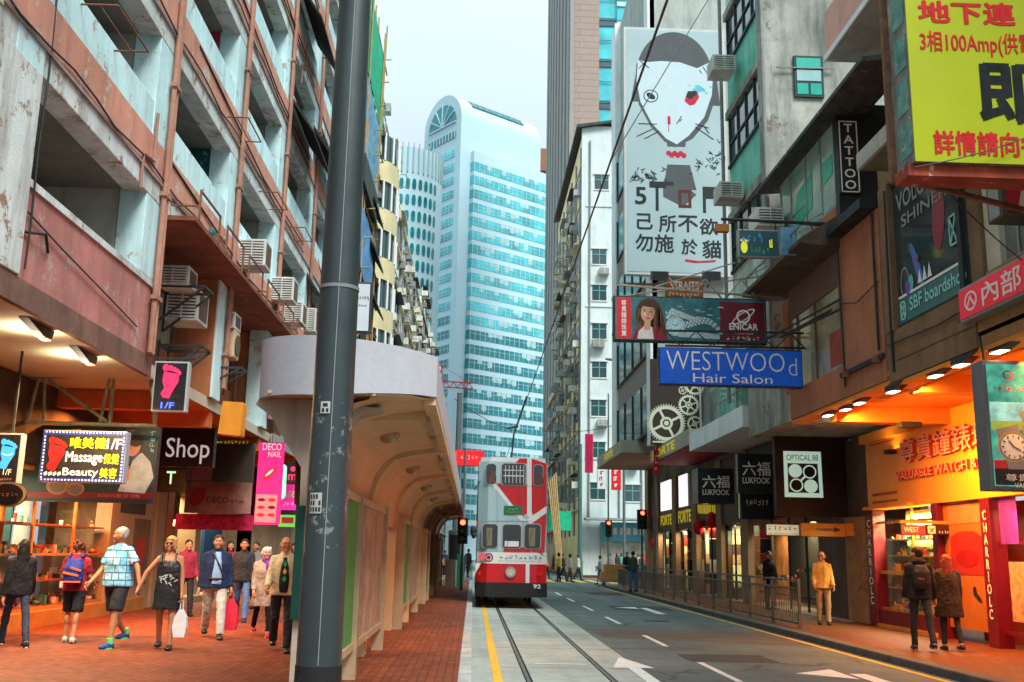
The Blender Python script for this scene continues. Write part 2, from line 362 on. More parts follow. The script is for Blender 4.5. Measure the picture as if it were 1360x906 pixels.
mh = MB(); mh.lathe((4.6, 26, 0), [(.33, .004), (.33, .008), (.28, .008), (.0, .009)], 24); tag(mh.build('manhole_cover', MT['dark']), 'round dark iron manhole cover in the road lane', 'manhole cover')
# ================================================================== LEFT SIDE: the stripped tenement over the left-hand shops
XF, XB = -5.5, -6.9
pale = mat('pale_blue_render', (.58, .82, .84), .85, .10, .8, grime=.5, gcol=(.20, .25, .25), bump=.25, wear=.3, wcol=(.42, .33, .29), wscale=2.2)
white_b = mat('white_beam_render', (.66, .72, .70), .85, .10, 1.2, grime=.7, gcol=(.16, .13, .11), bump=.3, wear=.5, wcol=(.3, .2, .14), wscale=3)
pinkb = mat('salmon_render', (.62, .29, .20), .85, .18, 1.0, grime=.6, gcol=(.22, .10, .08), bump=.25, wear=.6, wcol=(.52, .42, .37), wscale=2.2)
pinkp = mat('dusty_pink_render', (.50, .21, .18), .9, .2, 1.3, grime=.6, gcol=(.2, .11, .10), bump=.3, wear=.5, wcol=(.42, .30, .27), wscale=3)
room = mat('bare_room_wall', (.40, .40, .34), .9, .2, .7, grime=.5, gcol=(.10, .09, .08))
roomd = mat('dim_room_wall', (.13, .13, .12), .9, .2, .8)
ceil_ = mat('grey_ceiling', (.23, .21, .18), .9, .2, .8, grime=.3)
soff = mat('cream_soffit', (.52, .48, .36), .8, .1, .8, grime=.25, gcol=(.3, .24, .14))
wood_ = mat('warm_wood', (.42, .22, .075), .55, .2, 5)
pipe_o = mat('terracotta_pipe', (.40, .20, .14), .6, .2, 6, grime=.4)
ta = thing('tenement', 'stripped tenement with open pale blue and salmon balconies above the left pavement', 'building', (-9, 24, 0))
cols = [(11.1, 11.85), (16.0, 16.72), (21.0, 21.7), (26.0, 26.7), (31.0, 31.7), (35.6, 36.3)]
Y0, Y1, NF = 3.0, 36.3, 7
zb = [7.25 + 2.77 * k for k in range(NF)]      # undersides of the edge beams
for k in range(NF):
    z = zb[k]; s0 = Y0
    B('edge_beam', white_b, ta, (XF - .34, XF + .03, s0, Y1, z, z + .36), bev=.012)
    B('salmon_band', pinkb, ta, (XF - .34, XF + .05, s0, Y1, z + .362, z + .99), bev=.012)
    B('balcony_parapet', pale, ta, (XF - .2, XF, s0, Y1, z + .992, z + 1.60), bev=.012)
    B('ledge', mat('drip_ledge', (.33, .28, .25), .8, .3, 4), ta, (XF - .01, XF + .07, s0, Y1, z + .32, z + .36))
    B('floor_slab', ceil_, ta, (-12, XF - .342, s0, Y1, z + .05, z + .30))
# first-floor front: base slab and pink parapet of the nearest bay
B('base_slab', soff, ta, (-12, XF - .06, Y0, Y1, 4.40, 4.62))
B('slab_edge', mat('dark_slab_edge', (.22, .12, .09), .85, .3, 2, grime=.5), ta, (XF - .055, XF + .03, Y0, 17.0, 4.36, 4.68))
B('salmon_band', pinkp, ta, (XF - .2, XF, Y0, 16.72, 4.682, 5.82))
B('coping', white_b, ta, (XF - .22, XF + .03, Y0, 16.72, 5.822, 5.92))
for i, (c0, c1) in enumerate(cols):
    zlo = 4.69 if i < 2 else 4.62
    q = MB(); q.box(XF - .42, XF + (.022 if i else .04), c0, c1, zlo if i > 1 else 5.93, zb[-1] + 1.6)
    q.build('column', pale, ta, .015)
B('column', white_b, ta, (XF - .42, XF + .05, 10.4, 11.84, 4.69, 7.24), bev=.015)
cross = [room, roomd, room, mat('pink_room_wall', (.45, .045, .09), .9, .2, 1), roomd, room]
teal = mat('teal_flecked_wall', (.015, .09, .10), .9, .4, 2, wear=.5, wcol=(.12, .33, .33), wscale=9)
# room behind every opening: back wall, cross wall; each bay has its own look
for k in range(NF):
    zlo = 4.62 if k == 0 else zb[k - 1] + .30
    for i in range(len(cols) - 1):
        ya, yb = cols[i][1], cols[i + 1][0]
        if k == 0 and i > 0: continue
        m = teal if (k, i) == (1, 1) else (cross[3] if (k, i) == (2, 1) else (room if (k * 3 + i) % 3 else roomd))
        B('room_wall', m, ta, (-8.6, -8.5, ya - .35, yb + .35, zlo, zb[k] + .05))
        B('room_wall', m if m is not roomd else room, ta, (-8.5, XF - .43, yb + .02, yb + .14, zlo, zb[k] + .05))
        if (k + i) % 2 == 0 and k > 0:
            w = B('window', MT['dark'], ta, *[(-7.2, -7.15, ya + .2 + j * .8, ya + .26 + j * .8, zlo, zb[k]) for j in range(5)], (-7.2, -7.15, ya, yb, zb[k] - .45, zb[k] - .4))
            B('pane', MT['glassd'], w, (-7.22, -7.205, ya, yb, zlo, zb[k]))
# downpipes on the columns
for i, (c0, c1) in enumerate(cols):
    for dy, r in ((c1 - .09, .05), (c1 + .07, .035)) if i else ((10.36, .055),):
        q = MB(); q.cyl((XF + .10, dy, 4.9 if i != 1 else 4.7), (XF + .10, dy, 26), r, n=8)
        for z in (5.6, 7.4, 9.4, 12.2, 15, 17.7): q.box(XF + .05, XF + .16, dy - r - .03, dy + r + .03, z, z + .07)
        q.build('downpipe', pipe_o if i else mat('cream_pipe', (.5, .46, .33), .6, .2, 6, grime=.5), ta)
q = MB()
for k in range(NF):    # loose cables along the bands
    zc = zb[k] + .42
    pts = [(XF + .08, y, zc + .05 * math.sin(y * 2.1 + k) + random.uniform(-.02, .02)) for y in [Y0 + j * .8 for j in range(35)]]
    q.tube(pts, .016, 5)
    q.tube([(XF + .06, 17 + k, zb[k] + .9), (XF + .09, 23 + k, zb[k] + .5), (XF + .09, 30, zb[k] + .66)], .02, 5)
q.build('cable', MT['dark'], ta)
q = MB(); q.tube([(XF + .03, 11.9, 5.5), (XF + .04, 13, 5.35), (XF + .04, 14.6, 5.18), (XF + .03, 16.1, 5.02)], .013, 5); q.tube([(XF + .02, 11.9, 5.25), (XF + .1, 12.3, 5.35), (XF + .02, 12.6, 5.2)], .02, 5)
q.build('cable', MT['dark'], ta)
# things fixed to the front over the years: cages, drying frames, short pipes, cable loops
rq = random.Random(31); rusty = MT['rust']
for k in range(14):
    y, z = rq.uniform(12.5, 34), rq.choice(zb[:5]) + rq.choice((.1, .5, 1.1, 1.5)); kind = k % 3; q = MB()
    if kind == 0: q.tube([(XF, y, z), (XF + .5, y, z), (XF + .5, y + 1.3, z), (XF, y + 1.3, z)], .016, 5); q.tube([(XF + .25, y, z), (XF + .25, y + 1.3, z)], .012, 5); q.build('drying_frame', rusty, ta)
    elif kind == 1: q.tube([(XF + .07, y, z - .6), (XF + .07, y, z), (XF + .07, y + .5, z + .05), (XF + .07, y + .5, z + .9)], .028, 7); q.build('branch_pipe', pipe_o, ta)
    else: q.tube([(XF + .06, y + .18 * j, z - .25 * math.sin(math.pi * j / 10)) for j in range(11)], .011, 5); q.build('cable', MT['dark'], ta)
for y in (11.95, 16.85, 21.85, 26.85):
    q = MB(); q.tube([(XF + .05, y + .02 * math.sin(z_ * 3), 4.8 + z_) for z_ in [j * .5 for j in range(40)]], .014, 5); q.build('cable', MT['dark'], ta)
for k in range(1, 5):
    for i in range(5):
        if rq.random() < .6: ya, yb = cols[i][1], cols[i + 1][0]; y = rq.uniform(ya + .3, yb - 1.2); q = MB(); q.box(-8.2, -7.5, y, y + rq.uniform(.5, 1.1), zb[k - 1] + .30, zb[k - 1] + rq.uniform(1.9, 2.5)); q.build('stored_cabinet', rq.choice([wood_, mat('old_board', (.25, .22, .17), .8, .3, 3), mat('blue_sheeting', (.06, .14, .2), .7, .4, 3)]), ta)
# recessed first floor behind bays two to five: orange-brown wall, glazing, ledge above
or_w = mat('burnt_orange_render', (.40, .145, .06), .85, .25, 1.5, grime=.5)
B('recess_wall', or_w, ta, (-6.5, -6.3, 16.75, Y1, 4.62, 5.5), (-6.5, -6.3, 16.75, 17.3, 5.5, 7.3), (-6.5, -6.3, 20.9, 21.6, 5.5, 7.3), (-6.5, -6.3, 26, 26.7, 5.5, 7.3), (-6.5, -6.3, 31, 36.3, 5.5, 7.3))
for ya, yb in ((17.3, 20.9), (21.6, 26), (26.7, 31)):
    w = B('window', mat('green_window_frame', (.10, .13, .11), .6, .3), ta, *[(-6.42, -6.34, y, y + .07, 5.5, 7.25) for y in (ya, (ya * 2 + yb) / 3, (ya + 2 * yb) / 3, yb - .07)], (-6.425, -6.345, ya, yb, 5.5, 5.56), (-6.425, -6.345, ya, yb, 6.6, 6.66))
    B('pane', mat('pale_window_glass', (.26, .34, .28), .1, .3, 1.2, streak=False), w, (-6.40, -6.38, ya, yb, 5.5, 7.25))
# long ledge with railings over the recess
lg = MB(); lg.box(-6.3, -4.95, 17.0, 31.5, 7.12, 7.2); lg.build('canopy_ledge', mat('rusty_ledge', (.24, .085, .05), .9, .35, 2, grime=.4), ta)
q = MB()
for y in range(17, 31, 2):
    q.bar((-4.95, y + .2, 7.2), (-4.95, y + .2, 7.75), .035); q.bar((-4.95, y + .2, 7.73), (-4.95, y + 1.6, 7.73), .03); q.bar((-4.95, y + 1.6, 7.2), (-4.95, y + 1.6, 7.75), .035)
    q.bar((-4.95, y + .2, 7.45), (-5.45, y + .2, 7.45), .03)
q.build('ledge_railing', MT['rust'], ta)
B('cheek_wall', or_w, ta, (-6.3, -5.52, 20.95, 21.3, 4.62, 7.1)); B('cheek_wall', or_w, ta, (-6.3, -5.52, 26.14, 26.4, 4.62, 7.1))
B('fascia', mat('grey_fascia', (.34, .34, .30), .8, .2, 1.5, grime=.5), ta, (-5.5, -5.42, 27.5, 36.3, 4.3, 4.62))
# black tarred awnings high on the far bays
for n, (yy, zz) in enumerate(((26.8, 13.6), (30.8, 14.4), (31.2, 9.6), (27, 17.2))):
    q = MB(); y2 = yy + 3.6
    q.prism([(XF + .03, zz + .55), (XF + .75, zz - .55), (XF + .75, zz - .62), (XF + .03, zz + .4)], 'Y', yy, y2)
    q.build('awning', mat('tarred_awning', (.03, .03, .03), .8, .4, 2, wear=.1, wcol=(.2, .08, .05)), ta)
# ------------------------------------------------------------------ air conditioners
def aircon(loc, w=.62, h=.42, d=.55, label='', group='air conditioners on the left tenement', face='-Y', cat='air conditioner', cas=None):
    """window unit: casing, louvred grille facing the camera end, side vent"""
    x, y, z = loc
    t = thing('air_conditioner', label, cat, loc, group)
    c = MB(); c.box(x - w / 2, x + w / 2, y, y + d, z, z + h); c.build('casing', cas or MT['acw'], t, .012)
    g = MB(); g.box(x - w / 2 + .05, x + w / 2 - .05, y - .006, y, z + .05, z + h - .05); g.build('grille', MT['acg'], t)
    s = MB(); k = max(3, int(h / .075))
    for i in range(k): s.box(x - w / 2 + .05, x + w / 2 - .05, y - .02, y - .006, z + .06 + i * (h - .11) / k, z + .06 + i * (h - .11) / k + .03)
    s.box(x - .012, x + .012, y - .024, y - .006, z + .04, z + h - .04); s.build('louvre', cas or MT['acw'], t)
    v = MB(); v.box(x + w / 2, x + w / 2 + .004, y + .08, y + d - .08, z + .06, z + h - .06); v.build('side_vent', mat('brown_vent', (.12, .085, .06), .8, .3, 20), t)
    return t
def ac_at(px, py, X, s, label, **k):
    p = P(px, py, X=X); return aircon((p.x, p.y, p.z), *s, label=label, **k)
ac_at(333, 352, -5.2, (.62, .62, .7), 'white air conditioner with vertical slots high on the ledge, nearest of the two on it')
ac_at(373, 398, -5.2, (.62, .62, .7), 'white air conditioner on the high ledge, second from the front and right of the first')
ac_at(388, 428, -5.2, (.55, .6, .7), 'small air conditioner peeking over the end of the high ledge')
ac_at(228, 378, -5.75, (.6, .38, .6), 'small grey air conditioner boxed on the black bracket beside the column')
ac_at(240, 425, -5.72, (.62, .62, .75), 'big louvred air conditioner hanging below the small grey one on a black bracket')
ac_at(318, 396, -5.9, (.75, .42, .6), 'white slatted air conditioner under the orange ledge')
ac_at(292, 435, -5.6, (.62, .36, .6), 'yellowed air conditioner on top of the cream compressor')
ac_at(362, 447, -5.9, (.7, .42, .6), 'white air conditioner low under the ledge just left of the shelter roof')
ac_at(408, 440, -5.35, (.5, .75, .5), 'tall grey condenser beside the dark post above the shelter')
p = P(290, 474, X=-5.6); t = thing('compressor', 'cream outdoor compressor with a round fan on a bracket under the yellowed unit', 'compressor', p)
B('casing', mat('cream_casing', (.58, .46, .28), .5, .15, 4, grime=.4), t, (p.x - .32, p.x + .32, p.y, p.y + .5, p.z, p.z + .62), bev=.03)
q = MB(); q.cyl((p.x + .32, p.y + .25, p.z + .3), (p.x + .345, p.y + .25, p.z + .3), .23, n=20); q.cyl((p.x + .345, p.y + .25, p.z + .3), (p.x + .35, p.y + .25, p.z + .3), .06, n=10); q.build('fan', mat('brown_vent', (.12, .085, .06)), t)
B('name_plate', MT['dark'], t, (p.x - .2, p.x + .05, p.y - .004, p.y, p.z + .48, p.z + .54))
def bracket(px, py, X, w, h, label, m=None):
    p = P(px, py, X=X); t = thing('bracket', label, 'bracket', p, 'brackets on the left tenement'); q = MB()
    for y in (p.y, p.y + .6):
        q.bar((p.x - w, y, p.z), (p.x + w, y, p.z), .045); q.bar((p.x + w, y, p.z), (p.x - w, y, p.z - h), .04); q.bar((p.x - w, y, p.z - h), (p.x - w, y, p.z + .1), .04)
    q.bar((p.x + w, p.y, p.z), (p.x + w, p.y + .6, p.z), .04); q.bar((p.x - w, p.y, p.z), (p.x - w, p.y + .6, p.z), .04)
    q.build('bracket_arm', m or MT['dark'], t)
bracket(240, 380, -5.6, .45, .75, 'black angle iron bracket under the small grey air conditioner by the column')
bracket(240, 459, -5.6, .4, .7, 'black angle iron bracket under the big louvred air conditioner')
bracket(292, 488, -5.5, .45, .5, 'dark bracket with a tray under the cream compressor')
p = P(281, 310, X=-5.4); q = MB()
for i in range(5): q.ell((p.x + random.uniform(-.07, .07), p.y, p.z - .12 * i), .09, .06, .13, 8, 6)
tag(q.build('bundled_cloth', mat('striped_cloth', (.05, .12, .10), .9, .6, 14)), 'bundle of dark green cloth hung under the orange ledge', 'cloth')
# ------------------------------------------------------------------ left shops
shopw = mat('dark_shop_wall', (.06, .045, .038), .8, .3, 1.5)
wood = mat('warm_wood', (.42, .22, .075), .55, .2, 5)
stone = mat('beige_stone', (.46, .36, .22), .6, .12, 2, grime=.2)
def shelf_goods(b, x0, x1, y0, y1, z, n, cols_, s=(.05, .12)):
    for i in range(n):
        cx, cy = random.uniform(x0, x1), random.uniform(y0, y1); r = random.uniform(*s)
        k = random.random(); m = random.randrange(cols_); w = r * random.uniform(.35, .9)
        if k < .4: b.box(cx - w, cx + w, cy - r * .5, cy + r * .5, z, z + r * random.uniform(.5, 2.2), m)
        elif k < .6: b.cyl((cx, cy, z), (cx, cy, z + r * 1.7), r * .35, r * .28, 7, m); b.cyl((cx, cy, z + r * 1.7), (cx, cy, z + r * 2.1), r * .15, r * .15, 6, (m + 1) % cols_)
        elif k < .8: b.ell((cx, cy, z + r * .5), r * .6, r * .6, r * .5, 7, 5, m); b.ell((cx + r * .5, cy + r * .4, z + r * .4), r * .45, r * .45, r * .4, 6, 4, (m + 1) % cols_)
        else: b.box(cx + r * .4, cx + r * .42, cy - r * .35, cy + r * .35, z, z + r * .6, 2 if cols_ > 2 else m)
goods_m = [mat('goods_gold', (.7, .36, .06), .35, .2, 20), mat('goods_red', (.6, .05, .03), .5), mat('goods_white', (.75, .7, .6), .5), mat('goods_amber', (.55, .2, .04), .4), mat('goods_green', (.08, .3, .22), .5), mat('goods_black', (.03, .03, .03), .3)]
SX = -7.75
s1 = thing('shop', 'brightly lit snack and watch shop with goods in its corner window behind the massage sign', 'shop', (SX, 20, .15))
B('side_wall', shopw, s1, (-11.5, SX, 12.0, 12.2, .15, 4.4)); B('back_wall', mat('shop_back_wall', (.33, .40, .34), .7, .3, 1.2), s1, (-11.6, -11.4, 12.2, 26, .15, 4.4))
B('shop_floor', mat('shop_floor', (.3, .25, .2), .4), s1, (-11.4, SX - .02, 12.2, 26, .15, .17))
B('plinth', mat('orange_plinth', (.50, .24, .06), .6, .2, 3), s1, (SX - .06, SX + .12, 13, 24.8, .15, .42))
B('pier', stone, s1, (SX - .3, SX + .03, 22.3, 22.75, .42, 4.3)); B('pier', stone, s1, (SX - .35, SX + .06, 25.4, 26.1, .15, 4.3)); B('pier', mat('orange_pier', (.6, .1, .03), .5), s1, (SX - .3, SX + .03, 14.4, 14.8, .42, 4.3))
B('fascia', shopw, s1, (SX - .3, SX + .05, 13, 26, 2.95, 4.38))
w = B('shop_window', wood, s1, (SX - .05, SX, 14.8, 22.3, 2.85, 2.95), (SX - .05, SX, 18.5, 18.58, .42, 2.85), (SX - .05, SX, 14.8, 22.3, 1.38, 1.42), (SX - .05, SX, 20.4, 20.46, 1.42, 2.85), (SX - .05, SX, 14.8, 22.3, .42, .48))
clear_pane('glass_pane', s1, (SX - .03, SX - .02, 14.8, 22.3, .48, 2.85)); q = B('door', stone, s1, (SX - .06, SX, 22.75, 25.4, .15, 2.9)); B('door_panel', mat('brown_panel', (.22, .16, .09), .6, .2, 3), q, (SX, SX + .012, 23.9, 25.1, .7, 2.2)); B('door_panel', mat('dark_glass_panel', (.05, .09, .08), .2), q, (SX, SX + .012, 22.9, 24.6, 2.3, 2.85))
B('door_panel', goods_m[1], q, (SX + .012, SX + .016, 24.2, 24.8, 1.2, 1.75))
for z in (.5, .95, 1.42, 1.95):
    B('display_shelf', mat('display_shelf', (.35, .1, .05), .4), s1, (SX - .75, SX - .06, 14.9, 22.2, z - .03, z))
b = MB()
for z, n in ((.5, 90), (.95, 50), (1.42, 100), (1.95, 12)): shelf_goods(b, SX - .65, SX - .1, 15, 22.1, z, int(n * 2.6), 6, (.04, .10))
tag(b.build('display_goods', goods_m), 'heaps of gold and red packets filling the lit shop window', 'goods', kind='stuff')
q = MB()
for i in range(9): q.box(SX - 1.6, SX - 1.55, 15 + i * .8, 15.55 + i * .8, 1.5, 2.7, i % 3)
q.build('display_panel', [mat('pale_green_screen', (.35, .6, .45), .5, .2), mat('dark_teal_panel', (.03, .1, .1), .5), mat('pale_poster', (.6, .65, .6), .5, .2)], s1)
lamp('shop_light', (SX - .9, 18.5, 2.9), 190, (1, .80, .5), 6, .5, parent=s1).rotation_euler = (0, 0, R(90))
# second shop run: souvenir arcade
s2 = thing('shop', 'deep shopping arcade with a blue door behind the pink nail banners', 'shop', (SX, 33, .15))
B('back_wall', mat('arcade_wall', (.32, .18, .09), .7, .4, 1.5), s2, (-10.6, -10.4, 26.1, 50, .15, 4.4)); B('arcade_floor', stone, s2, (-10.4, SX + .03, 26.1, 50, .15, .21))
B('step', stone, s2, (SX - .1, SX + .35, 27.5, 31.5, .15, .3))
B('door', mat('blue_door', (.02, .10, .30), .5, .1), s2, (-8.65, -8.55, 33.3, 35.6, .21, 2.6)); B('wall_panel', mat('teal_panel', (.2, .33, .33), .6), s2, (-8.7, -8.6, 31.6, 33.2, .21, 2.6))
for y, m in ((26.4, goods_m[3]), (29.2, stone), (36.5, wood), (39.5, stone), (43, wood), (46.5, stone)): B('pier', m, s2, (SX - .5, SX, y, y + .55, .15, 4.4))
B('fascia', mat('crimson_fascia', (.25, .02, .04), .6, .2), s2, (SX - .2, SX + .04, 26.1, 37, 3.05, 4.38)); B('fascia', shopw, s2, (SX - .2, SX + .04, 37, 50, 2.9, 4.38))
b = MB()
for y in range(27, 48, 1):
    for z in (.7, 1.2, 1.7, 2.2): shelf_goods(b, -9.3, -8.9, y, y + 1, z, 6, 6, (.08, .2))
tag(b.build('display_goods', goods_m), 'crowded shelves of small gold, red and white wares deep in the arcade', 'goods', kind='stuff')
B('shelf_unit', wood, s2, *[(-9.5, -8.8, 27, 48, z - .04, z) for z in (.7, 1.2, 1.7, 2.2)])
lamp('arcade_light', (-8.6, 31, 2.95), 170, (1, .72, .42), 8, .6, parent=s2).rotation_euler = (0, 0, R(90))
lamp('arcade_light', (-8.6, 42, 2.85), 260, (1, .72, .42), 8, .6, parent=s2).rotation_euler = (0, 0, R(90))
# lamps in the soffit of the left shops: warm orange
for i, (px, py) in enumerate(((50, 432), (112, 468))):
    p = P(px, py, Z=4.38); t = thing('soffit_lamp', ('first' if i == 0 else 'second') + ' dark wedge-shaped soffit lamp under the pink parapet', 'lamp', p, 'lamps under the left soffit')
    q = MB(); q.prism([(p.y - .45, 4.39), (p.y + .4, 4.39), (p.y + .35, 4.27), (p.y + .1, 4.25)], 'X', p.x - .06, p.x + .06); q.build('lamp_body', MT['dark'], t)
    B('lamp_lens', mat('lamp_lens_red', (1, .25, .08), .3, 0, emit=2), t, (p.x - .05, p.x + .05, p.y + .2, p.y + .34, 4.24, 4.249))
    lamp('lamp_light', (p.x - .3, p.y + .6, 4.0), 70, (1, .62, .30), .4, parent=t); o_ = lamp('lamp_upwash', (p.x - .2, p.y + .3, 4.15), 9, (1, .85, .55), .3, parent=t); o_.rotation_euler = (R(180), 0, 0)
lt = thing('strip_light', 'glowing orange strip light on the beam behind the scaffold', 'lamp', (-6.9, 19.6, 4.2))
B('batten', mat('orange_batten', (.55, .12, .03), .5), lt, (-7.6, -5.8, 19.55, 19.7, 4.14, 4.3)); B('tube', mat('orange_glow', (1, .35, .08), .4, 0, emit=2.2), lt, (-6.6, -5.9, 19.5, 19.54, 4.16, 4.2))
lamp('strip_glow', (-6.6, 19.3, 4.05), 210, (1, .26, .04), 1.6, .3, parent=lt)
for y in (18.8, 21.4, 26.5, 31.5): B('beam', mat('orange_beam', (.50, .13, .04), .7, .2, 3), ta, (SX, XF - .1, y, y + .3, 4.05, 4.39))
B('soffit_panel', mat('orange_soffit', (.42, .15, .045), .7, .25, 2), ta, (SX, XF - .1, 19.1, 36, 4.385, 4.398))
# scaffold that carries the hanging signs
sc = thing('sign_scaffold', 'green painted pipe scaffold hung under the soffit behind the massage sign', 'scaffold', (-6.8, 17.6, 3.9)); q = MB()
a = [P(8, 560, Y=17.6), P(208, 566, Y=17.6)]
q.cyl(a[0], a[1], .035)
for (x0, y0), (x1, y1) in (((60, 470), (58, 560)), ((60, 470), (36, 562)), ((64, 505), (142, 560)), ((152, 492), (146, 562)), ((148, 490), (133, 560)), ((200, 498), (206, 566)), ((205, 566), (212, 498)), ((40, 502), (205, 496))):
    q.cyl(P(x0, y0, Y=17.6), P(x1, y1, Y=17.6), .03)
q.cyl(P(60, 470, Y=17.6), P(60, 470, Y=17.6) + Vector((0, 1.6, 0)), .03); q.cyl(a[0], a[0] + Vector((0, 1.8, 0)), .03)
q.build('scaffold_pipe', mat('green_pipe', (.25, .29, .22), .6, .3, 6, grime=.5), sc)
q = MB(); p0 = P(45, 490, Y=18.6); q.box(p0.x - 1.6, p0.x + .2, 18.4, 18.5, 3.0, 4.38); tag(q.build('hoarding', mat('ochre_hoarding', (.40, .33, .12), .8, .2, 1.5, grime=.3)), 'plain ochre hoarding panel behind the scaffold at the left edge', 'hoarding')
q = MB(); pp = P(142, 680, Y=18.3); q.cyl((-8.1, 18.0, .15), (-8.1, 18.0, 4.38), .06); tag(q.build('pole', mat('orange_pole', (.6, .16, .03), .5)), 'thin orange pole at the left end of the massage sign', 'pole')
# ================================================================== RIGHT SIDE
XR = 6.6
brown = mat('brown_render', (.23, .135, .07), .85, .25, 1.2, grime=.45, gcol=(.07, .05, .035), bump=.3)
pinkr = mat('terracotta_render', (.42, .165, .085), .85, .18, 1.3, grime=.35, gcol=(.14, .07, .04), bump=.3)
oran = mat('orange_panel', (.82, .30, .018), .45, .05, .8)
orsof = mat('orange_soffit_paint', (.74, .26, .03), .55, .1, .8)
grimy = mat('grimy_concrete', (.36, .37, .33), .9, .3, .6, grime=.85, gcol=(.055, .085, .072), bump=.35, wear=.3, wcol=(.20, .16, .12), wscale=1.6)
# ------------------------------------------------------------------ nearest building with the orange watch shop
r1 = thing('corner_building', 'brown building with a board shop upstairs over the orange fronted watch shop on the right', 'building', (9, 14, 0))
B('sill_wall', brown, r1, (XR, 7.2, 12.95, 15.85, 4.36, 5.16)); B('sill_wall', mat('tan_render', (.42, .24, .09), .8, .15, 1.5, grime=.3), r1, (XR + .02, 7.2, 4, 12.94, 4.34, 5.3))
B('column', brown, r1, (XR - .02, 7.15, 15.5, 15.85, 5.162, 7.6)); B('column', brown, r1, (XR - .01, 7.1, 12.62, 12.94, 5.162, 7.6)); B('column', mat('cream_column', (.5, .46, .36), .7), r1, (XR + .04, 7.1, 12.25, 12.6, 5.302, 7.6))
B('lintel', brown, r1, (XR, 7.2, 4, 15.85, 7.602, 8.0))
B('ledge', mat('mossy_ledge', (.20, .20, .12), .9, .3, 2, grime=.6, gcol=(.1, .11, .03)), r1, (5.98, XR - .03, 11.8, 15.0, 7.62, 7.70)); B('ledge_edge', mat('pale_edge', (.5, .5, .44), .8, .2, 3, grime=.5), r1, (5.92, 5.978, 11.8, 15.0, 7.62, 7.88))
w = B('window', MT['dark'], r1, (XR + .06, XR + .12, 12.95, 15.5, 5.17, 5.23), (XR + .06, XR + .12, 12.95, 15.5, 7.52, 7.58), (XR + .02, XR + .1, 13.22, 13.34, 4.7, 7.58))
B('pane', mat('board_shop_glass', (.035, .05, .05), .08, .3, 1), w, (XR + .08, XR + .1, 12.95, 15.5, 5.2, 7.55))
UB = Vector((0, -1, 0))
def tx(parent, s, y0, y1, z0, z1, X, m, bold=0, th=.006, space=1.0, name='lettering'):   # lettering on a wall that faces the road from the right
    return txt(parent, s, (X, y0, z0), UB, UZ, y0 - y1, z1 - z0, m, bold, th, name, space)
wtl = mat('white_vinyl', (.75, .80, .78), .5, .03); tql = mat('teal_vinyl', (.30, .62, .58), .5, .03); grv = mat('grey_vinyl', (.28, .33, .32), .5)
B('window_strip', mat('teal_strip', (.04, .16, .15), .4), w, (XR + .065, XR + .078, 13.35, 15.46, 5.24, 5.62)); B('window_strip', wtl, w, (XR + .065, XR + .078, 13.35, 15.46, 5.64, 5.68))
tx(w, 'SBF boardshop', 15.05, 13.2, 5.30, 5.58, XR + .062, tql, .025)
tx(w, 'VOLCOM', 15.35, 13.7, 7.05, 7.35, XR + .075, grv, .02); tx(w, 'SHINER', 15.2, 13.6, 6.75, 6.95, XR + .075, grv, .02)
def dec(parent, name, m, pts, X, th=.004):
    b = MB(); b.add([(X - th, y, z) for y, z in pts], [list(range(len(pts)))]); return b.build(name, m, parent)
def ov(cy, cz, ry, rz, ang=0, n=20):
    o = []
    for i in range(n):
        t = 2 * math.pi * i / n; a, b = ry * math.cos(t), rz * math.sin(t); o.append((cy + a * math.cos(ang) - b * math.sin(ang), cz + a * math.sin(ang) + b * math.cos(ang)))
    return o
dec(w, 'decal', mat('dull_red_board', (.30, .015, .03), .4), ov(13.95, 6.55, .2, .52, .12), XR + .078)
dec(w, 'decal', mat('blue_board', (.06, .16, .55), .4, .3, 6), ov(14.75, 6.02, .09, .45, -.45), XR + .078); dec(w, 'decal', mat('green_board', (.08, .5, .45), .4), ov(14.98, 5.8, .085, .13), XR + .072); dec(w, 'decal', mat('violet_board', (.15, .06, .45), .4), ov(15.1, 5.74, .08, .12), XR + .068)
dec(w, 'decal', mat('dull_red_board', (.30, .015, .03)), ov(14.7, 6.1, .05, .06), XR + .068)
for i in range(3): dec(w, 'decal', wtl, [(14.75 - .17 * i, 5.72), (14.6 - .17 * i, 5.72), (14.675 - .17 * i, 5.95)], XR + .074)
q = MB(); q.add([(XR + .07, y, z) for y, z in ov(15.2, 5.85, .16, .26)] + [(XR + .07, y, z) for y, z in ov(15.2, 5.85, .13, .23)], [(i, (i + 1) % 20, (i + 1) % 20 + 20, i + 20) for i in range(20)]); q.build('decal', grv, w)
for y0, y1, z0, z1 in ((15.4, 15.2, 5.28, 5.58), (13.62, 13.38, 5.95, 6.4)):
    q = MB(); q.box(XR + .055, XR + .06, y1, y0, z0, z0 + .03); q.box(XR + .055, XR + .06, y1, y0, z1 - .03, z1); q.box(XR + .055, XR + .06, y1, y1 + .03, z0, z1); q.box(XR + .055, XR + .06, y0 - .03, y0, z0, z1)
    q.bar((XR + .058, y0 - .02, z0 + .02), (XR + .058, y1 + .02, z1 - .02), .01, .03); q.bar((XR + .058, y1 + .02, z0 + .02), (XR + .058, y0 - .02, z1 - .02), .01, .03); q.build('decal', tql, w)
w2 = B('window', MT['steel'], r1, (XR + .1, XR + .16, 8, 12.25, 5.3, 5.36), *[(XR + .1, XR + .16, y, y + .05, 5.36, 7.6) for y in (8.4, 9.8, 11.3, 11.9)])
B('pane', mat('interior_glass', (.16, .19, .16), .1, .4, .9), w2, (XR + .12, XR + .14, 8, 12.25, 5.36, 7.6))
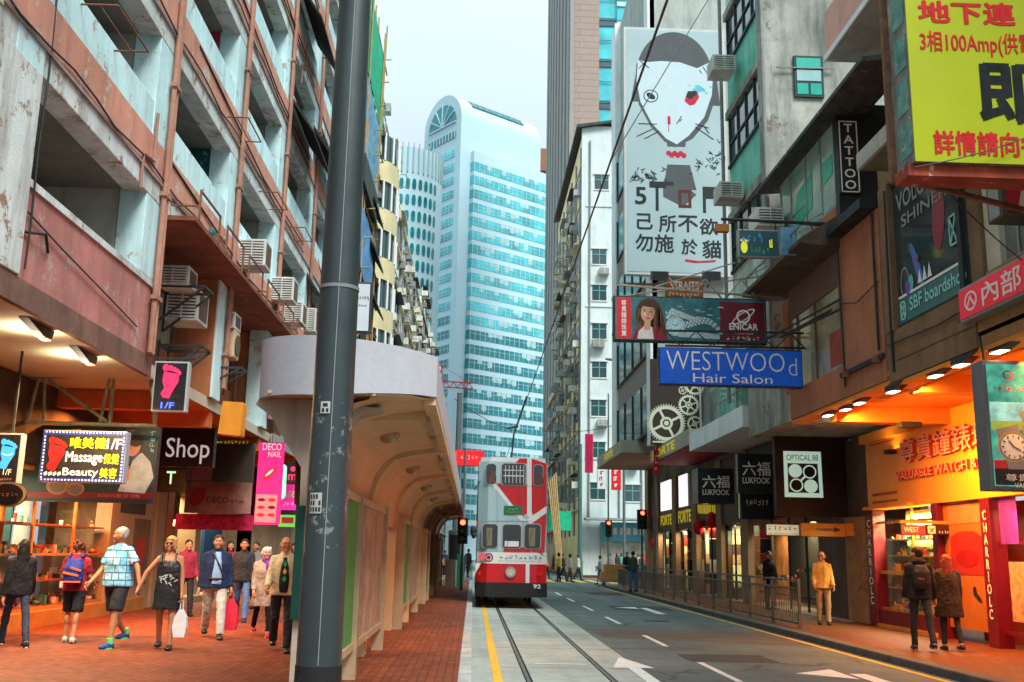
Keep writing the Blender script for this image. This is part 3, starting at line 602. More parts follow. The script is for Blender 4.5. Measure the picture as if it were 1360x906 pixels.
dec(w2, 'poster', mat('yellow_poster', (.75, .42, .03), .6, .2, 8), [(11.9, 6.3), (11.55, 6.3), (11.55, 6.75), (11.9, 6.75)], XR + .11); dec(w2, 'poster', mat('teal_poster', (.1, .3, .3), .6, .5, 8), [(11.6, 5.7), (11.2, 5.7), (11.2, 6.2), (11.6, 6.2)], XR + .11); dec(w2, 'poster', mat('pale_poster', (.6, .65, .6)), [(11.55, 6.22), (11.2, 6.22), (11.2, 6.7), (11.55, 6.7)], XR + .11)
# upper floor hidden partly by the yellow board
B('upper_wall', mat('dark_grey_render', (.10, .11, .11), .85, .2, 1), r1, (7.9, 8.1, 8, 17.9, 8.0, 11.0))
B('balcony_slab', mat('pale_soffit', (.50, .52, .46), .85, .15, .8, grime=.4), r1, (XR, 12, 6, 17.9, 11.0, 11.15)); B('balcony_front', mat('light_salmon', (.70, .40, .32), .8, .12, 1.2, grime=.35, gcol=(.3, .18, .14)), r1, (XR - .02, XR + .15, 6, 17.92, 11.152, 12.0)); B('balcony_slab', pinkr, r1, (XR, 12, 6, 17.9, 13.8, 14.7))
B('balcony_wall', mat('pale_soffit', (.50, .52, .46)), r1, (8.0, 8.2, 6, 17.9, 11.152, 13.8))
B('edge_trim', MT['white'], r1, (XR - .06, XR - .021, 6, 17.92, 11.0, 11.12))
# soffit over the pavement, with tapered brackets
B('soffit', orsof, r1, (XR + .02, 12, 4, 21.0, 4.50, 4.56)); 
B('soffit_trim', orsof, r1, (XR + .0, XR + .35, 4, 15.84, 4.28, 4.338), (XR + .02, XR + .36, 15.9, 21.0, 4.36, 4.42))
for y in (10.5, 15.6, 19.3): B('soffit_beam', orsof, r1, (XR + .36, 9.25, y, y + .35, 4.2, 4.498))
# shop fascia and front
B('fascia', oran, r1, (9.2, 9.5, 9, 23.7, 2.72, 4.499)); q = B('fascia_step', oran, r1, (9.06, 9.198, 21.0, 23.72, 4.25, 4.45)); B('fascia_step', oran, r1, (9.06, 9.198, 21.2, 23.72, 2.72, 2.78))
B('fascia_line', mat('dark_orange_line', (.35, .09, .01), .6), r1, (9.19, 9.199, 22.0, 23.4, 4.18, 4.21), (9.19, 9.199, 22.0, 23.4, 3.02, 3.08), (9.19, 9.199, 22.0, 23.4, 2.86, 2.9))
redl = mat('shop_letter_red', (.45, .03, .02), .4); ltp = mat('shop_letter_pink', (.75, .33, .2), .4)
tx(r1, '尊貴鐘錶珠', 21.6, 17.6, 3.62, 4.12, 9.19, redl, .03, .06); tx(r1, '尊貴鐘錶珠', 21.6, 17.6, 3.62, 4.12, 9.129, ltp, .0, .004)
tx(r1, 'VALUABLE WATCH & JE', 21.9, 17.9, 3.22, 3.46, 9.19, redl, .03, .05); tx(r1, 'VALUABLE WATCH & JE', 21.9, 17.9, 3.22, 3.46, 9.139, ltp, .0, .004)
ru = mat('crimson_lacquer', (.12, .003, .010), .35, .1); wl = mat('white_letter', (.78, .76, .7), .5, 0)
sh = thing('shop', 'watch shop with crimson pillars and lit display windows at the right edge', 'shop', (9.3, 18, .12))
for y0, y1 in ((23.4, 23.85), (20.1, 20.35), (18.0, 18.35), (15.2, 15.6), (12.6, 13)):
    p_ = B('pillar', ru, sh, (9.16, 9.45, y0, y1, .12, 2.715), bev=.01)
    if y0 in (23.4, 18.0): tx(p_, 'C\nH\nA\nR\nR\nI\nO\nL\nC', y1 - .1, y0 + .1, .6, 2.5, 9.16, wl, .03, .006, .9)
B('plinth', ru, sh, (9.2, 9.5, 20.35, 23.4, .12, .5)); B('plinth', mat('orange_plinth', (.50, .24, .06)), sh, (9.12, 9.5, 20.4, 23.35, .12, .2))
w = B('shop_window', MT['gold'], sh, (9.28, 9.36, 20.35, 23.4, 1.28, 1.36), (9.28, 9.36, 20.35, 23.4, 2.4, 2.45), (9.29, 9.35, 21.6, 21.66, .5, 2.7), (9.28, 9.36, 20.35, 23.4, .5, .56))
clear_pane('glass_pane', sh, (9.31, 9.32, 20.35, 23.4, .56, 2.7))
for z in (.56, 1.0, 1.36, 1.7, 2.05): B('display_shelf', mat('lit_shelf', (.6, .55, .3), .3), sh, (9.45, 9.9, 20.4, 23.35, z - .02, z))
b = MB()
for z in (.56, 1.0, 1.36, 1.7, 2.05): shelf_goods(b, 9.48, 9.85, 20.45, 23.3, z, 110, 6, (.035, .10))
tag(b.build('display_goods', goods_m), 'rows of watches and boxes glinting in the crimson shop window', 'goods', kind='stuff')
B('back_wall', mat('yellow_lit_wall', (.62, .52, .16), .6, .2, 3), sh, (9.95, 10.05, 20.35, 23.4, .5, 2.7)); B('back_wall', mat('shop_red_wall', (.5, .07, .03), .6), sh, (9.95, 10.05, 9, 20.1, .12, 2.7))
lamp('window_light', (9.65, 21.9, 2.66), 150, (1, .88, .5), 2.8, .25, parent=sh).rotation_euler = (0, 0, R(90))
# narrow poster wall between the pillars
a = B('poster_wall', mat('orange_poster_wall', (.42, .13, .03), .5, .1, 2), sh, (9.3, 9.5, 18.35, 20.1, .35, 2.7))
dec(a, 'poster', mat('scarlet_poster', (.42, .02, .012), .45, .2, 3), [(19.85, 1.35), (18.6, 1.35), (18.6, 2.05), (18.9, 2.15), (19.5, 2.15), (19.85, 2.05)], 9.295); dec(a, 'poster', mat('scarlet_dark', (.33, .01, .01), .5), ov(19.2, 1.65, .45, .16), 9.288)
dec(a, 'poster', mat('coral_poster', (.75, .2, .08), .5, .2), [(19.9, 2.3), (18.5, 2.3), (18.5, 2.65), (19.9, 2.65)], 9.295); dec(a, 'graffiti', MT['black'], ov(18.9, .95, .16, .05, .5), 9.294); dec(a, 'graffiti', MT['black'], ov(19.0, 1.05, .07, .1), 9.293); dec(a, 'graffiti', MT['black'], ov(19.7, .72, .05, .1), 9.294)
w = B('shop_window', ru, sh, (9.3, 9.36, 13, 18.0, .35, .42), (9.3, 9.36, 15.6, 18, 1.9, 1.95), (9.3, 9.36, 16.7, 16.78, .4, 2.7))
dec(w, 'poster', mat('violet_poster', (.18, .03, .35), .4, .3, 4), [(17.9, 1.9), (17.3, 1.9), (17.3, 2.7), (17.9, 2.7)], 9.29); dec(w, 'poster', mat('bright_poster', (.7, .3, .15), .4, .6, 7), [(17.7, .6), (17.2, .6), (17.2, 1.6), (17.7, 1.6)], 9.29)
lamp('window_light', (9.7, 17, 2.6), 60, (1, .5, .3), 2, .3, parent=sh)
# soffit downlights: dark wedge housings with bright faces
for i, (px, py) in enumerate(((1340, 458), (1287, 477), (1252, 492), (1194, 514), (1148, 530), (1129, 539), (1105, 547))):
    zz = 4.27 if i < 4 else 4.35; p = P(px, py, Z=zz)
    nm = ['nearest', 'second', 'third', 'fourth', 'fifth', 'sixth', 'farthest'][i]
    t = thing('downlight', nm + ' of seven wedge downlights along the edge of the orange soffit', 'lamp', p, 'downlights under the orange soffit')
    q = MB(); q.prism([(p.y - .35, zz + .06), (p.y + .4, zz + .06), (p.y + .4, zz - .02), (p.y + .1, zz - .045), (p.y - .1, zz - .01)], 'X', p.x - .07, p.x + .07); q.build('housing', MT['dark'], t)
    B('lens', mat('downlight_lens', (1, .9, .68), .3, 0, emit=5), t, (p.x - .06, p.x + .06, p.y + .1, p.y + .38, zz - .05, zz - .046))
    lamp('downlight_beam', (p.x + .25, p.y, zz - .1), 27 if i < 4 else 22, (1, .42, .10), .3, parent=t, spread=150).rotation_euler = (0, R(-42), 0)
q = MB(); q.tube([(XR - .02, 15.6, 4.5), (XR - .03, 15.6, 5.1), (XR - .03, 15.55, 7.5)], .02, 6); q.tube([(XR - .02, 12.95, 4.95), (XR - .025, 14, 4.9), (XR - .02, 15.8, 4.97)], .012, 5); q.tube([(XR - .04, 16.1, 4.95), (XR - .04, 16.1, 7.3)], .022, 6); q.tube([(XR - .03, 17.7, 4.6), (XR - .05, 17.7, 7.2)], .016, 6); q.tube([(XR - .03, 16.0, 6.1), (XR - .06, 16.9, 5.95), (XR - .03, 17.8, 6.15)], .01, 5); q.build('conduit', MT['dark'], r1)
for y_ in (13.0, 16.0, 17.4): B('bracket_plate', MT['rust'], r1, (XR - .12, XR - .022, y_ + .1, y_ + .2, 4.75, 4.85))
B('joint_groove', MT['black'], r1, (XR - .004, XR - .001, 13.0, 15.5, 4.66, 4.675))
# two made-up floodlights, added to brighten the orange soffit from below
for k_, (y_, n_) in enumerate(((21.9, 'farther'), (17.2, 'nearer'))):
    t = thing('floodlight', n_ + ' of two added floodlights on the orange fascia that brighten the soffit', 'lamp', (9.0, y_, 3.95), 'added fascia floodlights'); B('floodlight_body', MT['dark'], t, (8.95, 9.15, y_ - .12, y_ + .12, 3.86, 3.95), bev=.01); lamp('flood_beam', (8.7, y_, 3.99), 4, (1, .55, .16), 1.2, .3, parent=t).rotation_euler = (R(180), 0, 0)
t = thing('floodlight', 'small dark floodlight fixed below the orange soffit beam', 'lamp', (8.3, 19.1, 4.2)); B('floodlight_body', MT['dark'], t, (8.1, 8.5, 19.0, 19.2, 4.08, 4.19), bev=.01); lamp('flood_beam', (8.0, 18.0, 4.1), 110, (1, .36, .06), .5, parent=t)
# ------------------------------------------------------------------ terracotta building
r2 = thing('terracotta_building', 'low terracotta building with a black glazed tattoo parlour on its upper floor', 'building', (9, 19, 0))
B('column', pinkr, r2, (XR, 7.4, 15.95, 17.85, 4.85, 7.35)); B('sill_wall', pinkr, r2, (XR, 7.1, 17.85, 21.0, 4.43, 5.02)); B('column_base', pinkr, r2, (XR + .004, 7.4, 15.95, 17.85, 4.43, 4.848)); B('cornice', MT['dark'], r2, (XR - .05, XR, 15.95, 17.9, 4.80, 4.88))
B('end_pier', pinkr, r2, (XR, 7.1, 20.9, 21.3, 5.022, 7.0))
w = B('window', mat('brown_frame', (.16, .10, .07), .7), r2, (XR + .02, XR + .1, 17.86, 20.9, 6.55, 7.2), *[(XR + .015, XR + .08, y, y + .05, 5.03, 6.55) for y in (17.9, 19.3, 20.4)])
B('pane', mat('bright_shop_glass', (.30, .30, .18), .12, .5, 1.6, streak=False), w, (XR + .05, XR + .07, 17.86, 20.9, 5.03, 6.55)); dec(w, 'poster', mat('rust_poster', (.35, .07, .04), .5, .2), [(18.6, 5.1), (17.95, 5.1), (17.95, 5.75), (18.6, 5.75)], XR + .045)
q = MB(); q.prism([(XR + .2, 7.95), (XR - .75, 7.35), (XR - .75, 7.27), (XR + .2, 7.2)], 'Y', 17.7, 21.8); q.build('awning', mat('brown_awning', (.11, .075, .055), .8, .35, 3, grime=.4), r2)
q = MB()
for y in (18, 18.9, 19.8, 20.7, 21.5): q.bar((XR - .7, y, 7.3), (XR - .7, y + .1, 7.65), .03); q.bar((XR - .7, y, 7.65), (XR - .2, y, 7.95), .025)
q.bar((XR - .7, 17.8, 7.62), (XR - .7, 21.7, 7.66), .03); q.build('awning_rail', MT['steel'], r2)
blk = mat('black_cladding', (.022, .026, .027), .5, .3, 1.5)
B('black_wall', blk, r2, (XR + .0, 9.5, 17.62, 17.8, 7.36, 10.0)); B('black_wall', blk, r2, (6.32, 7.4, 15.98, 17.61, 7.36, 7.53))
w = B('window', MT['steel'], r2, *[(XR + .02, XR + .08, y, y + .06, 8.1, 9.72) for y in (17.85, 18.6, 19.5, 20.5, 21.2)], (XR + .021, XR + .081, 17.81, 21.3, 8.06, 8.12), (XR + .021, XR + .081, 19.5, 21.2, 8.7, 8.74))
B('pane', mat('sea_green_glass', (.26, .42, .36), .12, .3, .8, streak=False), w, (XR + .04, XR + .06, 17.82, 21.3, 8.1, 9.72)); dec(w, 'decal', mat('emerald_decal', (.02, .42, .26), .4), [(20.3, 8.4), (19.2, 8.5), (19.15, 9.25), (20.2, 9.1)], XR + .035); dec(w, 'decal', mat('emerald_decal', (.02, .42, .26), .4), [(18.55, 8.7), (18.0, 8.75), (18.0, 9.15), (18.55, 9.15)], XR + .035)
B('side_wall', pinkr, r2, (XR, 7.1, 17.81, 21.3, 7.25, 8.04)); q = MB(); q.prism([(XR - .35, 9.72), (XR + .6, 9.82), (XR + .6, 9.95), (XR - .35, 9.80)], 'Y', 15.4, 21.9); q.build('roof_edge', mat('dark_roof_edge', (.06, .065, .065), .7, .4, 4, wear=.1), r2)
B('roof', grimy, r2, (XR + .6, 12, 17.7, 22, 9.8, 9.95)); B('lower_shop_wall', mat('dark_stone', (.10, .07, .05), .6, .3, 2), r2, (9.3, 9.6, 23.86, 26.6, .12, 4.5))
t = thing('sign', 'tall narrow black sign reading TATTOO in a white outline', 'sign', (6.8, 17.5, 8.7)); x0, x1, z0, z1 = RY(1114, 160, 1141, 257, 17.55)
B('sign_board', blk, t, (x0, x1, 17.54, 17.61, z0, z1)); fr = MB()
for q in ((x0 + .02, x1 - .02, z0 + .02, z0 + .04), (x0 + .02, x1 - .02, z1 - .04, z1 - .02), (x0 + .02, x0 + .04, z0 + .02, z1 - .02), (x1 - .04, x1 - .02, z0 + .02, z1 - .02)): fr.box(q[0], q[1], 17.53, 17.545, q[2], q[3])
fr.build('outline', wl, t); ty(t, 'T\nA\nT\nT\nO\nO', x0 + .09, x1 - .09, z0 + .08, z1 - .08, 17.535, wl, .02, .004, 'lettering', .95)
# ------------------------------------------------------------------ grimy concrete tower
r3 = thing('concrete_building', 'tall grimy grey concrete tenement with green window bands on the right', 'building', (10, 24, 0))
B('end_wall', grimy, r3, (XR + .03, 14, 22.15, 22.4, 5.5, 34)); gp = mat('jade_panel', (.15, .58, .44), .6, .25, 1, grime=.4); pg = mat('pale_jade_panel', (.50, .64, .57), .7, .2, 1, grime=.4)
for i in range(9):
    z = 7.6 + 2.95 * i
    B('spandrel', [pg, gp, pg][i % 3] if i != 2 else gp, r3, (XR + .08, 7, 22.41, 25.75, z, z + 1.3)); B('floor_band', grimy, r3, (XR, 7, 22.41, 25.8, z - .22, z - .002)); 
    w = B('window', MT['dark'], r3, *[(XR + .06, XR + .12, y, y + .06, z + 1.3, z + 2.72) for y in (22.45, 23.2, 24.0, 24.8, 25.65)], (XR + .062, XR + .122, 22.42, 25.72, z + 1.95, z + 2.0), (XR + .02, XR + .16, 22.42, 25.74, z + 1.3, z + 1.37))
    B('pane', MT['glass'], w, (XR + .1, XR + .11, 22.42, 25.72, z + 1.3, z + 2.72))
B('core', grimy, r3, (7.01, 14, 22.41, 25.8, 4.6, 34)); B('corner_pier', grimy, r3, (XR - .03, XR + .028, 22.1, 22.5, 5.5, 34))
x0, x1, z0, z1 = RY(1058, 78, 1090, 126, 22.1); w = B('window', mat('dark_green_frame', (.02, .05, .05), .5), r3, (x0 - .06, x1 + .06, 22.08, 22.149, z0 - .06, z1 + .06))
for a, b_, m in ((0, .33, MT['acg']), (0, .36, None)):
    pass
B('pane', mat('green_pane', (.04, .40, .32), .15), w, (x0, x1, 22.07, 22.08, z1 - (z1 - z0) * .27, z1)); B('pane', mat('sky_pane', (.30, .5, .5), .1), w, (x0, x1, 22.07, 22.08, z0 + (z1 - z0) * .37, z1 - (z1 - z0) * .33)); B('pane', mat('green_pane', (.04, .40, .32)), w, (x0, (x0 + x1) / 2 - .03, 22.07, 22.08, z0, z0 + (z1 - z0) * .3)); B('pane', mat('green_pane', (.04, .40, .32)), w, ((x0 + x1) / 2 + .03, x1, 22.07, 22.08, z0, z0 + (z1 - z0) * .3))
for px, py, n in ((962, 92, 'pale air conditioner high on the grimy concrete tenement beside the cat mural'), (972, 262, 'pale air conditioner under the lowest green band of the grimy tenement'), (1024, 300, 'white-topped air conditioner on the ledge behind the teal foot sign')):
    p = P(px, py, X=XR - .35); aircon((p.x, p.y, p.z), .6, .42, .7, label=n, group='air conditioners on the right-hand buildings')
q = MB()
for x, y in ((XR - .04, 22.02), (XR - .05, 25.95)): q.cyl((x, y, 5.5), (x, y, 30), .05, n=8)
for z in (8.5, 13, 18): q.bar((6.9, 22.06, z), (8.3, 22.06, z + .02), .03)
q.build('downpipe', mat('grey_pipe', (.25, .27, .26), .6, .2, 4, grime=.4), r3)
def upper_shop(r4):
    for i, (y0, y1, m) in enumerate(((27, 30, mat('sea_green_glass', (.26, .42, .36))), (30.4, 34, MT['glass']), (34.5, 38.5, mat('aqua_shop_glass', (.12, .42, .38), .1, .3, 1)))):
        w = B('window', mat('pale_aqua_frame', (.34, .50, .48), .5, .1), r4, *[(9.3, 9.36, y0 + k * (y1 - y0) / 3 - .03, y0 + k * (y1 - y0) / 3 + .04, 5.9, 9) for k in range(4)], (9.302, 9.362, y0, y1, 7.4, 7.48), (9.302, 9.362, y0, y1, 5.86, 5.93)); B('pane', m, w, (9.34, 9.35, y0, y1, 5.9, 9))
    q = MB(); q.prism([(9.38, 8.2), (8.4, 7.5), (8.4, 7.4), (9.38, 8.0)], 'Y', 31, 36); q.build('glass_awning', mat('pale_aqua_frame', (.34, .50, .48)), r4)
    q = MB(); q.box(8.9, 9.3, 28.2, 29.6, 5.8, 7.7); q.build('duct_box', mat('dark_duct', (.10, .13, .12), .6, .4, 4), r4); q = MB(); q.tube([(8.8, 27.6, 5.8), (8.8, 27.6, 7.4), (8.8, 29.5, 7.9), (9.2, 33, 8.0)], .06); q.build('pipework', MT['steel'], r4)
# ------------------------------------------------------------------ jeweller row farther on
r4 = thing('jewellers_building', 'low block of dark brown jewellery shops behind the railings with a whitish canopy', 'building', (9, 34, 0))
stb = mat('sandstone', (.34, .23, .13), .6, .15, 2, grime=.2)
B('back_wall', mat('amber_lit_wall', (.30, .13, .04), .6, .5, 1.6), r4, (11, 11.2, 25, 53, .12, 5)); B('upper_wall', grimy, r4, (9.4, 9.6, 25.9, 53, 5.1, 9.5)); upper_shop(r4)
for y0 in (33.6, 37.2, 41.4, 45.6, 50.0): B('pillar', stb, r4, (8.97, 9.2, y0, y0 + .8, .12, 5.1), bev=.02)
B('stone_corner', stb, r4, (8.9, 9.7, 52.4, 53.4, .12, 6.2)); B('dark_band', mat('dark_brown_fascia', (.05, .03, .025), .5, .2), r4, (9.05, 9.4, 25.9, 52.3, 2.75, 5.1))
B('shop_floor', mat('shop_floor', (.3, .25, .2)), r4, (9, 11, 25, 53, .12, .14)); B('end_wall', mat('dark_stone', (.10, .07, .05)), r4, (9.3, 9.6, 26.62, 27.6, .12, 5))
rnw = random.Random(9)
cabm = [MT['black'], wood, mat('dark_niche', (.05, .03, .02), .4), mat('pale_lit_panel', (.55, .6, .35), .5, .4, 3), mat('gold_curtain', (.35, .16, .04), .7, .3, 8), stb, mat('dull_crimson', (.25, .02, .02), .5), MT['glassd'], mat('cream_panel', (.5, .42, .28), .6, .2, 3)]
for y in (34.4, 38.0, 42.2, 46.4):
    for dy in (1.1, 2.3, 3.1):
        for x0_, x1_ in ((9.26, 9.55), (9.57, 9.9), (9.92, 10.3)):
            z = .2
            while z < 2.6:
                h = rnw.choice((.35, .5, .8)); B('display_cabinet', rnw.choice(cabm), r4, (x0_, x1_, y + dy, y + dy + rnw.uniform(.05, .12), z, min(2.7, z + h - .02))); z += h
    B('showcase', wood, r4, (9.3, 9.9, y + .3, y + .9, .14, 1.0), bev=.02); B('mullion', MT['dark'], r4, (9.14, 9.2, y + 1.5, y + 1.56, .14, 2.75)); B('mullion', MT['dark'], r4, (9.14, 9.2, y + 2.7, y + 2.76, .14, 2.75))
w = B('shop_window', MT['dark'], r4, *[(9.28, 9.34, y, y + .06, .14, 2.75) for y in (28.6, 30.2, 31.9)], (9.28, 9.34, 27.6, 33.6, .5, .56))
B('inner_panel', mat('pale_lit_panel', (.55, .6, .35), .5, .4, 3), r4, (10.2, 10.25, 28.9, 30.2, .3, 2.6)); B('inner_panel', mat('dim_inner', (.05, .05, .045), .6), r4, (10.3, 10.35, 30.3, 33.5, .3, 2.7))
b = MB()
for y in (28, 29, 31, 32, 34.6, 38.5, 43, 47): shelf_goods(b, 9.5, 9.9, y, y + 1.2, random.choice((.9, 1.2)), 24, 6, (.05, .1))
tag(b.build('display_goods', goods_m), 'small jewellery pieces shining in the brown shop windows', 'goods', kind='stuff')
for y in (31, 36, 40.5, 45, 49.5): lamp('shop_light', (9.8, y, 2.7), 40, (1, .75, .4), 1.5, .5, parent=r4)
cw = mat('weathered_white_canopy', (.78, .84, .84), .8, .08, 1.5, grime=.15)
q = MB(); q.prism([(7.4, 27.9), (9.4, 27.9), (9.4, 35), (7.4, 35)], 'Z', 5.15, 5.75); q.build('canopy', cw, r4, .02)
q = MB(); q.prism([(7.4, 35.02), (9.4, 35.02), (9.4, 43), (7.4, 43)], 'Z', 5.4, 5.95); q.build('canopy', mat('beige_canopy', (.46, .43, .34), .7, .1, 1.5, grime=.25), r4, .02)
yl = mat('yellow_letter', (.75, .62, .03), .5, 0, emit=.1)
tx(r4, 'FORTE', 42.3, 37.5, 5.5, 5.85, 7.4, yl, .05)
B('canopy_lining', mat('crimson_lining', (.5, .04, .07), .6), r4, (7.45, 9.3, 35.1, 42.9, 5.36, 5.398))
for i, (y0, y1, z0, z1) in enumerate(((49.6, 46.8, 3.0, 3.5), (45.3, 42.6, 3.0, 3.55))): tx(r4, 'FORTE', y0, y1, z0, z1, 9.04, yl, .06)
for i in range(8): B('fascia_lamp', yl, r4, (9.0, 9.048, 38.2 + i * .4, 38.36 + i * .4, 3.15 + .02 * i, 3.6 + .02 * i))
B('lit_poster', mat('lit_pale_poster', (.75, .62, .68), .4, .1, 3, emit=.55), r4, (8.99, 9.045, 46.8, 49.3, 3.7, 5.05)); B('lit_poster', mat('lit_pale_poster', (.75, .62, .68)), r4, (8.99, 9.045, 43.2, 44.9, 3.7, 5.05))
b = None
for i, (px, py) in enumerate(((893, 610), (950, 690), (985, 692), (890, 700))):
    pass
for i, (y, z) in enumerate(((40.6, 2.75), (38.3, 2.95), (50.4, 2.2))):
    t = MB(); t.lathe((8.9, y, z), [(.02, .3), (.16, .22), (.22, .05), (.22, -.08), (.16, -.25), (.02, -.32)], 12); t.cyl((8.9, y, z + .3), (8.9, y, z + .6), .012, n=5)
    tag(t.build('lantern', mat('red_lantern', (.6, .015, .02), .5)), ['red lantern hung left of the nearest sandstone pillar', 'red lantern under the gold-lettered fascia nearest the camera', 'lone red lantern on the farthest sandstone pillar'][i], 'lantern', 'red lanterns at the jewellers')
# glazed building with the gear panel
r5 = thing('glazed_building', 'pale building with angled glass windows and a dark end wall under the cat mural', 'building', (10, 45, 0))
B('end_wall', mat('pale_render_far', (.42, .45, .42), .8, .15, .8, grime=.4), r5, (7.1, 15, 40.3, 40.6, 5.96, 30)); B('core', mat('pale_render_far', (.42, .45, .42)), r5, (7.3, 15, 40.61, 52, 6.3, 30))
for k, z in enumerate((6.6, 9.9, 13.2, 16.5, 19.8)):
    B('spandrel', mat('taupe_spandrel', (.26, .23, .21), .7, .15), r5, (7.12, 7.3, 41.3, 50.5, z + 2.1, z + 3.3)); w = B('window', MT['dark'], r5, *[(7.05, 7.15, y, y + .1, z, z + 2.1) for y in (41.3, 43.2, 45.6, 48, 50.4)], (7.052, 7.152, 41.3, 50.5, z - .1, z))
    B('pane', mat('teal_far_glass', (.04, .17, .19), .06, .5, .6, spec=.8, streak=False), w, (7.1, 7.12, 41.3, 50.5, z, z + 2.1))
B('pier', cw, r5, (7.0, 7.3, 40.3, 41.28, 5.96, 30)); B('pier', cw, r5, (7.0, 7.3, 50.52, 52, 5.96, 30))
B('canopy', mat('beige_canopy', (.46, .43, .34)), r5, (6.3, 9, 44, 52.5, 5.95, 6.5)); B('canopy_lining', mat('brown_lining', (.30, .17, .08), .6), r5, (6.32, 8.9, 44.02, 52.4, 5.9, 5.948)); tx(r5, 'FORTE', 49.5, 46.5, 6.05, 6.38, 6.3, yl, .05)
gt = thing('gear_panel', 'dark brown wall panel showing cream clock gears above the pale canopy', 'wall panel', (8, 40, 7)); x0, x1, z0, z1 = RY(868, 510, 933, 590, 40.1)
gm = mat('cream_gear', (.62, .66, .52), .5, .04)
B('panel_board', mat('dark_brown_panel', (.05, .035, .03), .5), gt, (x0 - .1, x1, 40.1, 40.28, z0, z1 + 1.0)); b = MB()
b.box(x1 - .12, x1 - .04, 40.08, 40.1, z0 + .08, z1 + 1); b.box(x0 - .05, x1 - .04, 40.08, 40.1, z0 + .04, z0 + .1)
def gear(cx, cz, r, teeth, spokes):
    disc(b, cx, cz, r, 40.09, .004, 40, 0, r * .8); disc(b, cx, cz, r * .36, 40.09, .004, 24, 0, r * .22); disc(b, cx, cz, r * .14, 40.09, .004, 16)
    for i in range(teeth):
        a = 2 * math.pi * i / teeth; c, s = math.cos(a), math.sin(a); hw = math.pi * r / teeth * .5
        flat(b, [(cx + c * r * .97 + s * hw, cz + s * r * .97 - c * hw), (cx + c * r * 1.1 + s * hw * .6, cz + s * r * 1.1 - c * hw * .6), (cx + c * r * 1.1 - s * hw * .6, cz + s * r * 1.1 + c * hw * .6), (cx + c * r * .97 - s * hw, cz + s * r * .97 + c * hw)], 40.09)
    for i in range(spokes):
        a = 2 * math.pi * (i + .3) / spokes; c, s = math.cos(a), math.sin(a); hw = r * .07
        flat(b, [(cx + c * r * .34 + s * hw, cz + s * r * .34 - c * hw), (cx + c * r * .82 + s * hw, cz + s * r * .82 - c * hw), (cx + c * r * .82 - s * hw, cz + s * r * .82 + c * hw), (cx + c * r * .34 - s * hw, cz + s * r * .34 + c * hw)], 40.088)
W_ = x1 - x0
gear(x0 + .26 * W_, z0 + .42 * W_, .36 * W_, 44, 4); gear(x0 + .72 * W_, z0 + .80 * W_, .2 * W_, 26, 6); gear(x0 + .84 * W_, z0 + .42 * W_, .15 * W_, 18, 4); gear(x0 + .6 * W_, z0 + 1.1 * W_, .08 * W_, 12, 4); gear(x0 + .85 * W_, z0 + 1.22 * W_, .2 * W_, 24, 5)
b.build('gears', gm, gt)
# rooftop cabin above the mural with a red band
t = thing('rooftop_cabin', 'rooftop cabin with a red lettered band above the cat mural', 'cabin', (9, 43, 24)); x0, x1, z0, z1 = RY(868, -30, 965, 40, 42)
B('cabin_wall', mat('pale_blue_wall', (.40, .52, .55), .7, .1), t, (x0, x1 + 1, 42, 46, z0 - 3, z1 + 3)); B('red_band', mat('mottled_red', (.45, .03, .04), .6, .7, 1.2), t, (x0 - .3, x1 + .2, 41.9, 41.99, P(910, 40, Y=42).z, P(910, 20, Y=42).z)); B('band_frame', MT['white'], t, (x0 - .3, x1 + .2, 41.85, 41.99, P(910, 20, Y=42).z, P(910, 20, Y=42).z + .12))
# ================================================================== FAR BUILDINGS
def shift(b, L):
    b.v = [(x + L[0], y + L[1], z + L[2]) for x, y, z in b.v]; return b
# ------------------------------------------------------------------ blue arched tower
tw = mat('pale_blue_cladding', (.46, .63, .70), .55, .06, .08, streak=False); tg = mat('aqua_curtain_glass', (.06, .45, .50), .12, .5, .16, spec=.8, streak=False); tgd = mat('deep_aqua_glass', (.01, .20, .23), .12, .35, .3, spec=.7, streak=False)
O = Vector((-5.5, 230, 0)); ang = math.atan2(.61, .79)
t = thing('arched_tower', 'pale blue office tower with a barrel-vaulted top and turquoise glass bands', 'tower', O); t.rotation_euler.z = ang
def LB(name, m, parent, *bx):
    q = MB()
    for k in bx: q.box(*k)
    return shift(q, O).build(name, m, parent)
WV, WU = 15.5, 25.5      # front width (local y), side length (local x)
zt = P(610, 180, Y=236).z + 2.4; rad = WV / 2
q = MB(); n = 20
arch = [(0, 0)] + [(rad - rad * math.cos(math.pi * i / n), zt + rad * math.sin(math.pi * i / n)) for i in range(n + 1)] + [(WV, 0)]
q.prism(arch, 'X', 0, WU); shift(q, O).build('tower_shaft', tw, t)
# arched window on the front
q = MB(); r2_ = rad * .74
pts = [(-.12, rad - r2_ * math.cos(math.pi * i / n), zt + r2_ * math.sin(math.pi * i / n) - .5) for i in range(n + 1)]
q.add(pts, [list(range(n + 1))]); shift(q, O).build('arched_window', tgd, t)
q = MB()
for i in range(1, 6):
    a = math.pi * i / 6; q.bar((-.2, rad, zt - .5), (-.2, rad - r2_ * math.cos(a), zt - .5 + r2_ * math.sin(a)), .25)
q.bar((-.2, rad - r2_, zt - .6), (-.2, rad + r2_, zt - .6), .3); shift(q, O).build('window_rib', tw, t)
LB('louvre_band', tgd, t, (-.13, -.05, 2.0, WV - 2.0, zt - 4.8, zt - 3.0)); LB('louvre_post', tw, t, *[(-.2, -.131, 2.2 + i * 1.25, 2.5 + i * 1.25, zt - 4.8, zt - 3.0) for i in range(10)])
fh = 3.45; nfl = int((zt - 9) / fh)
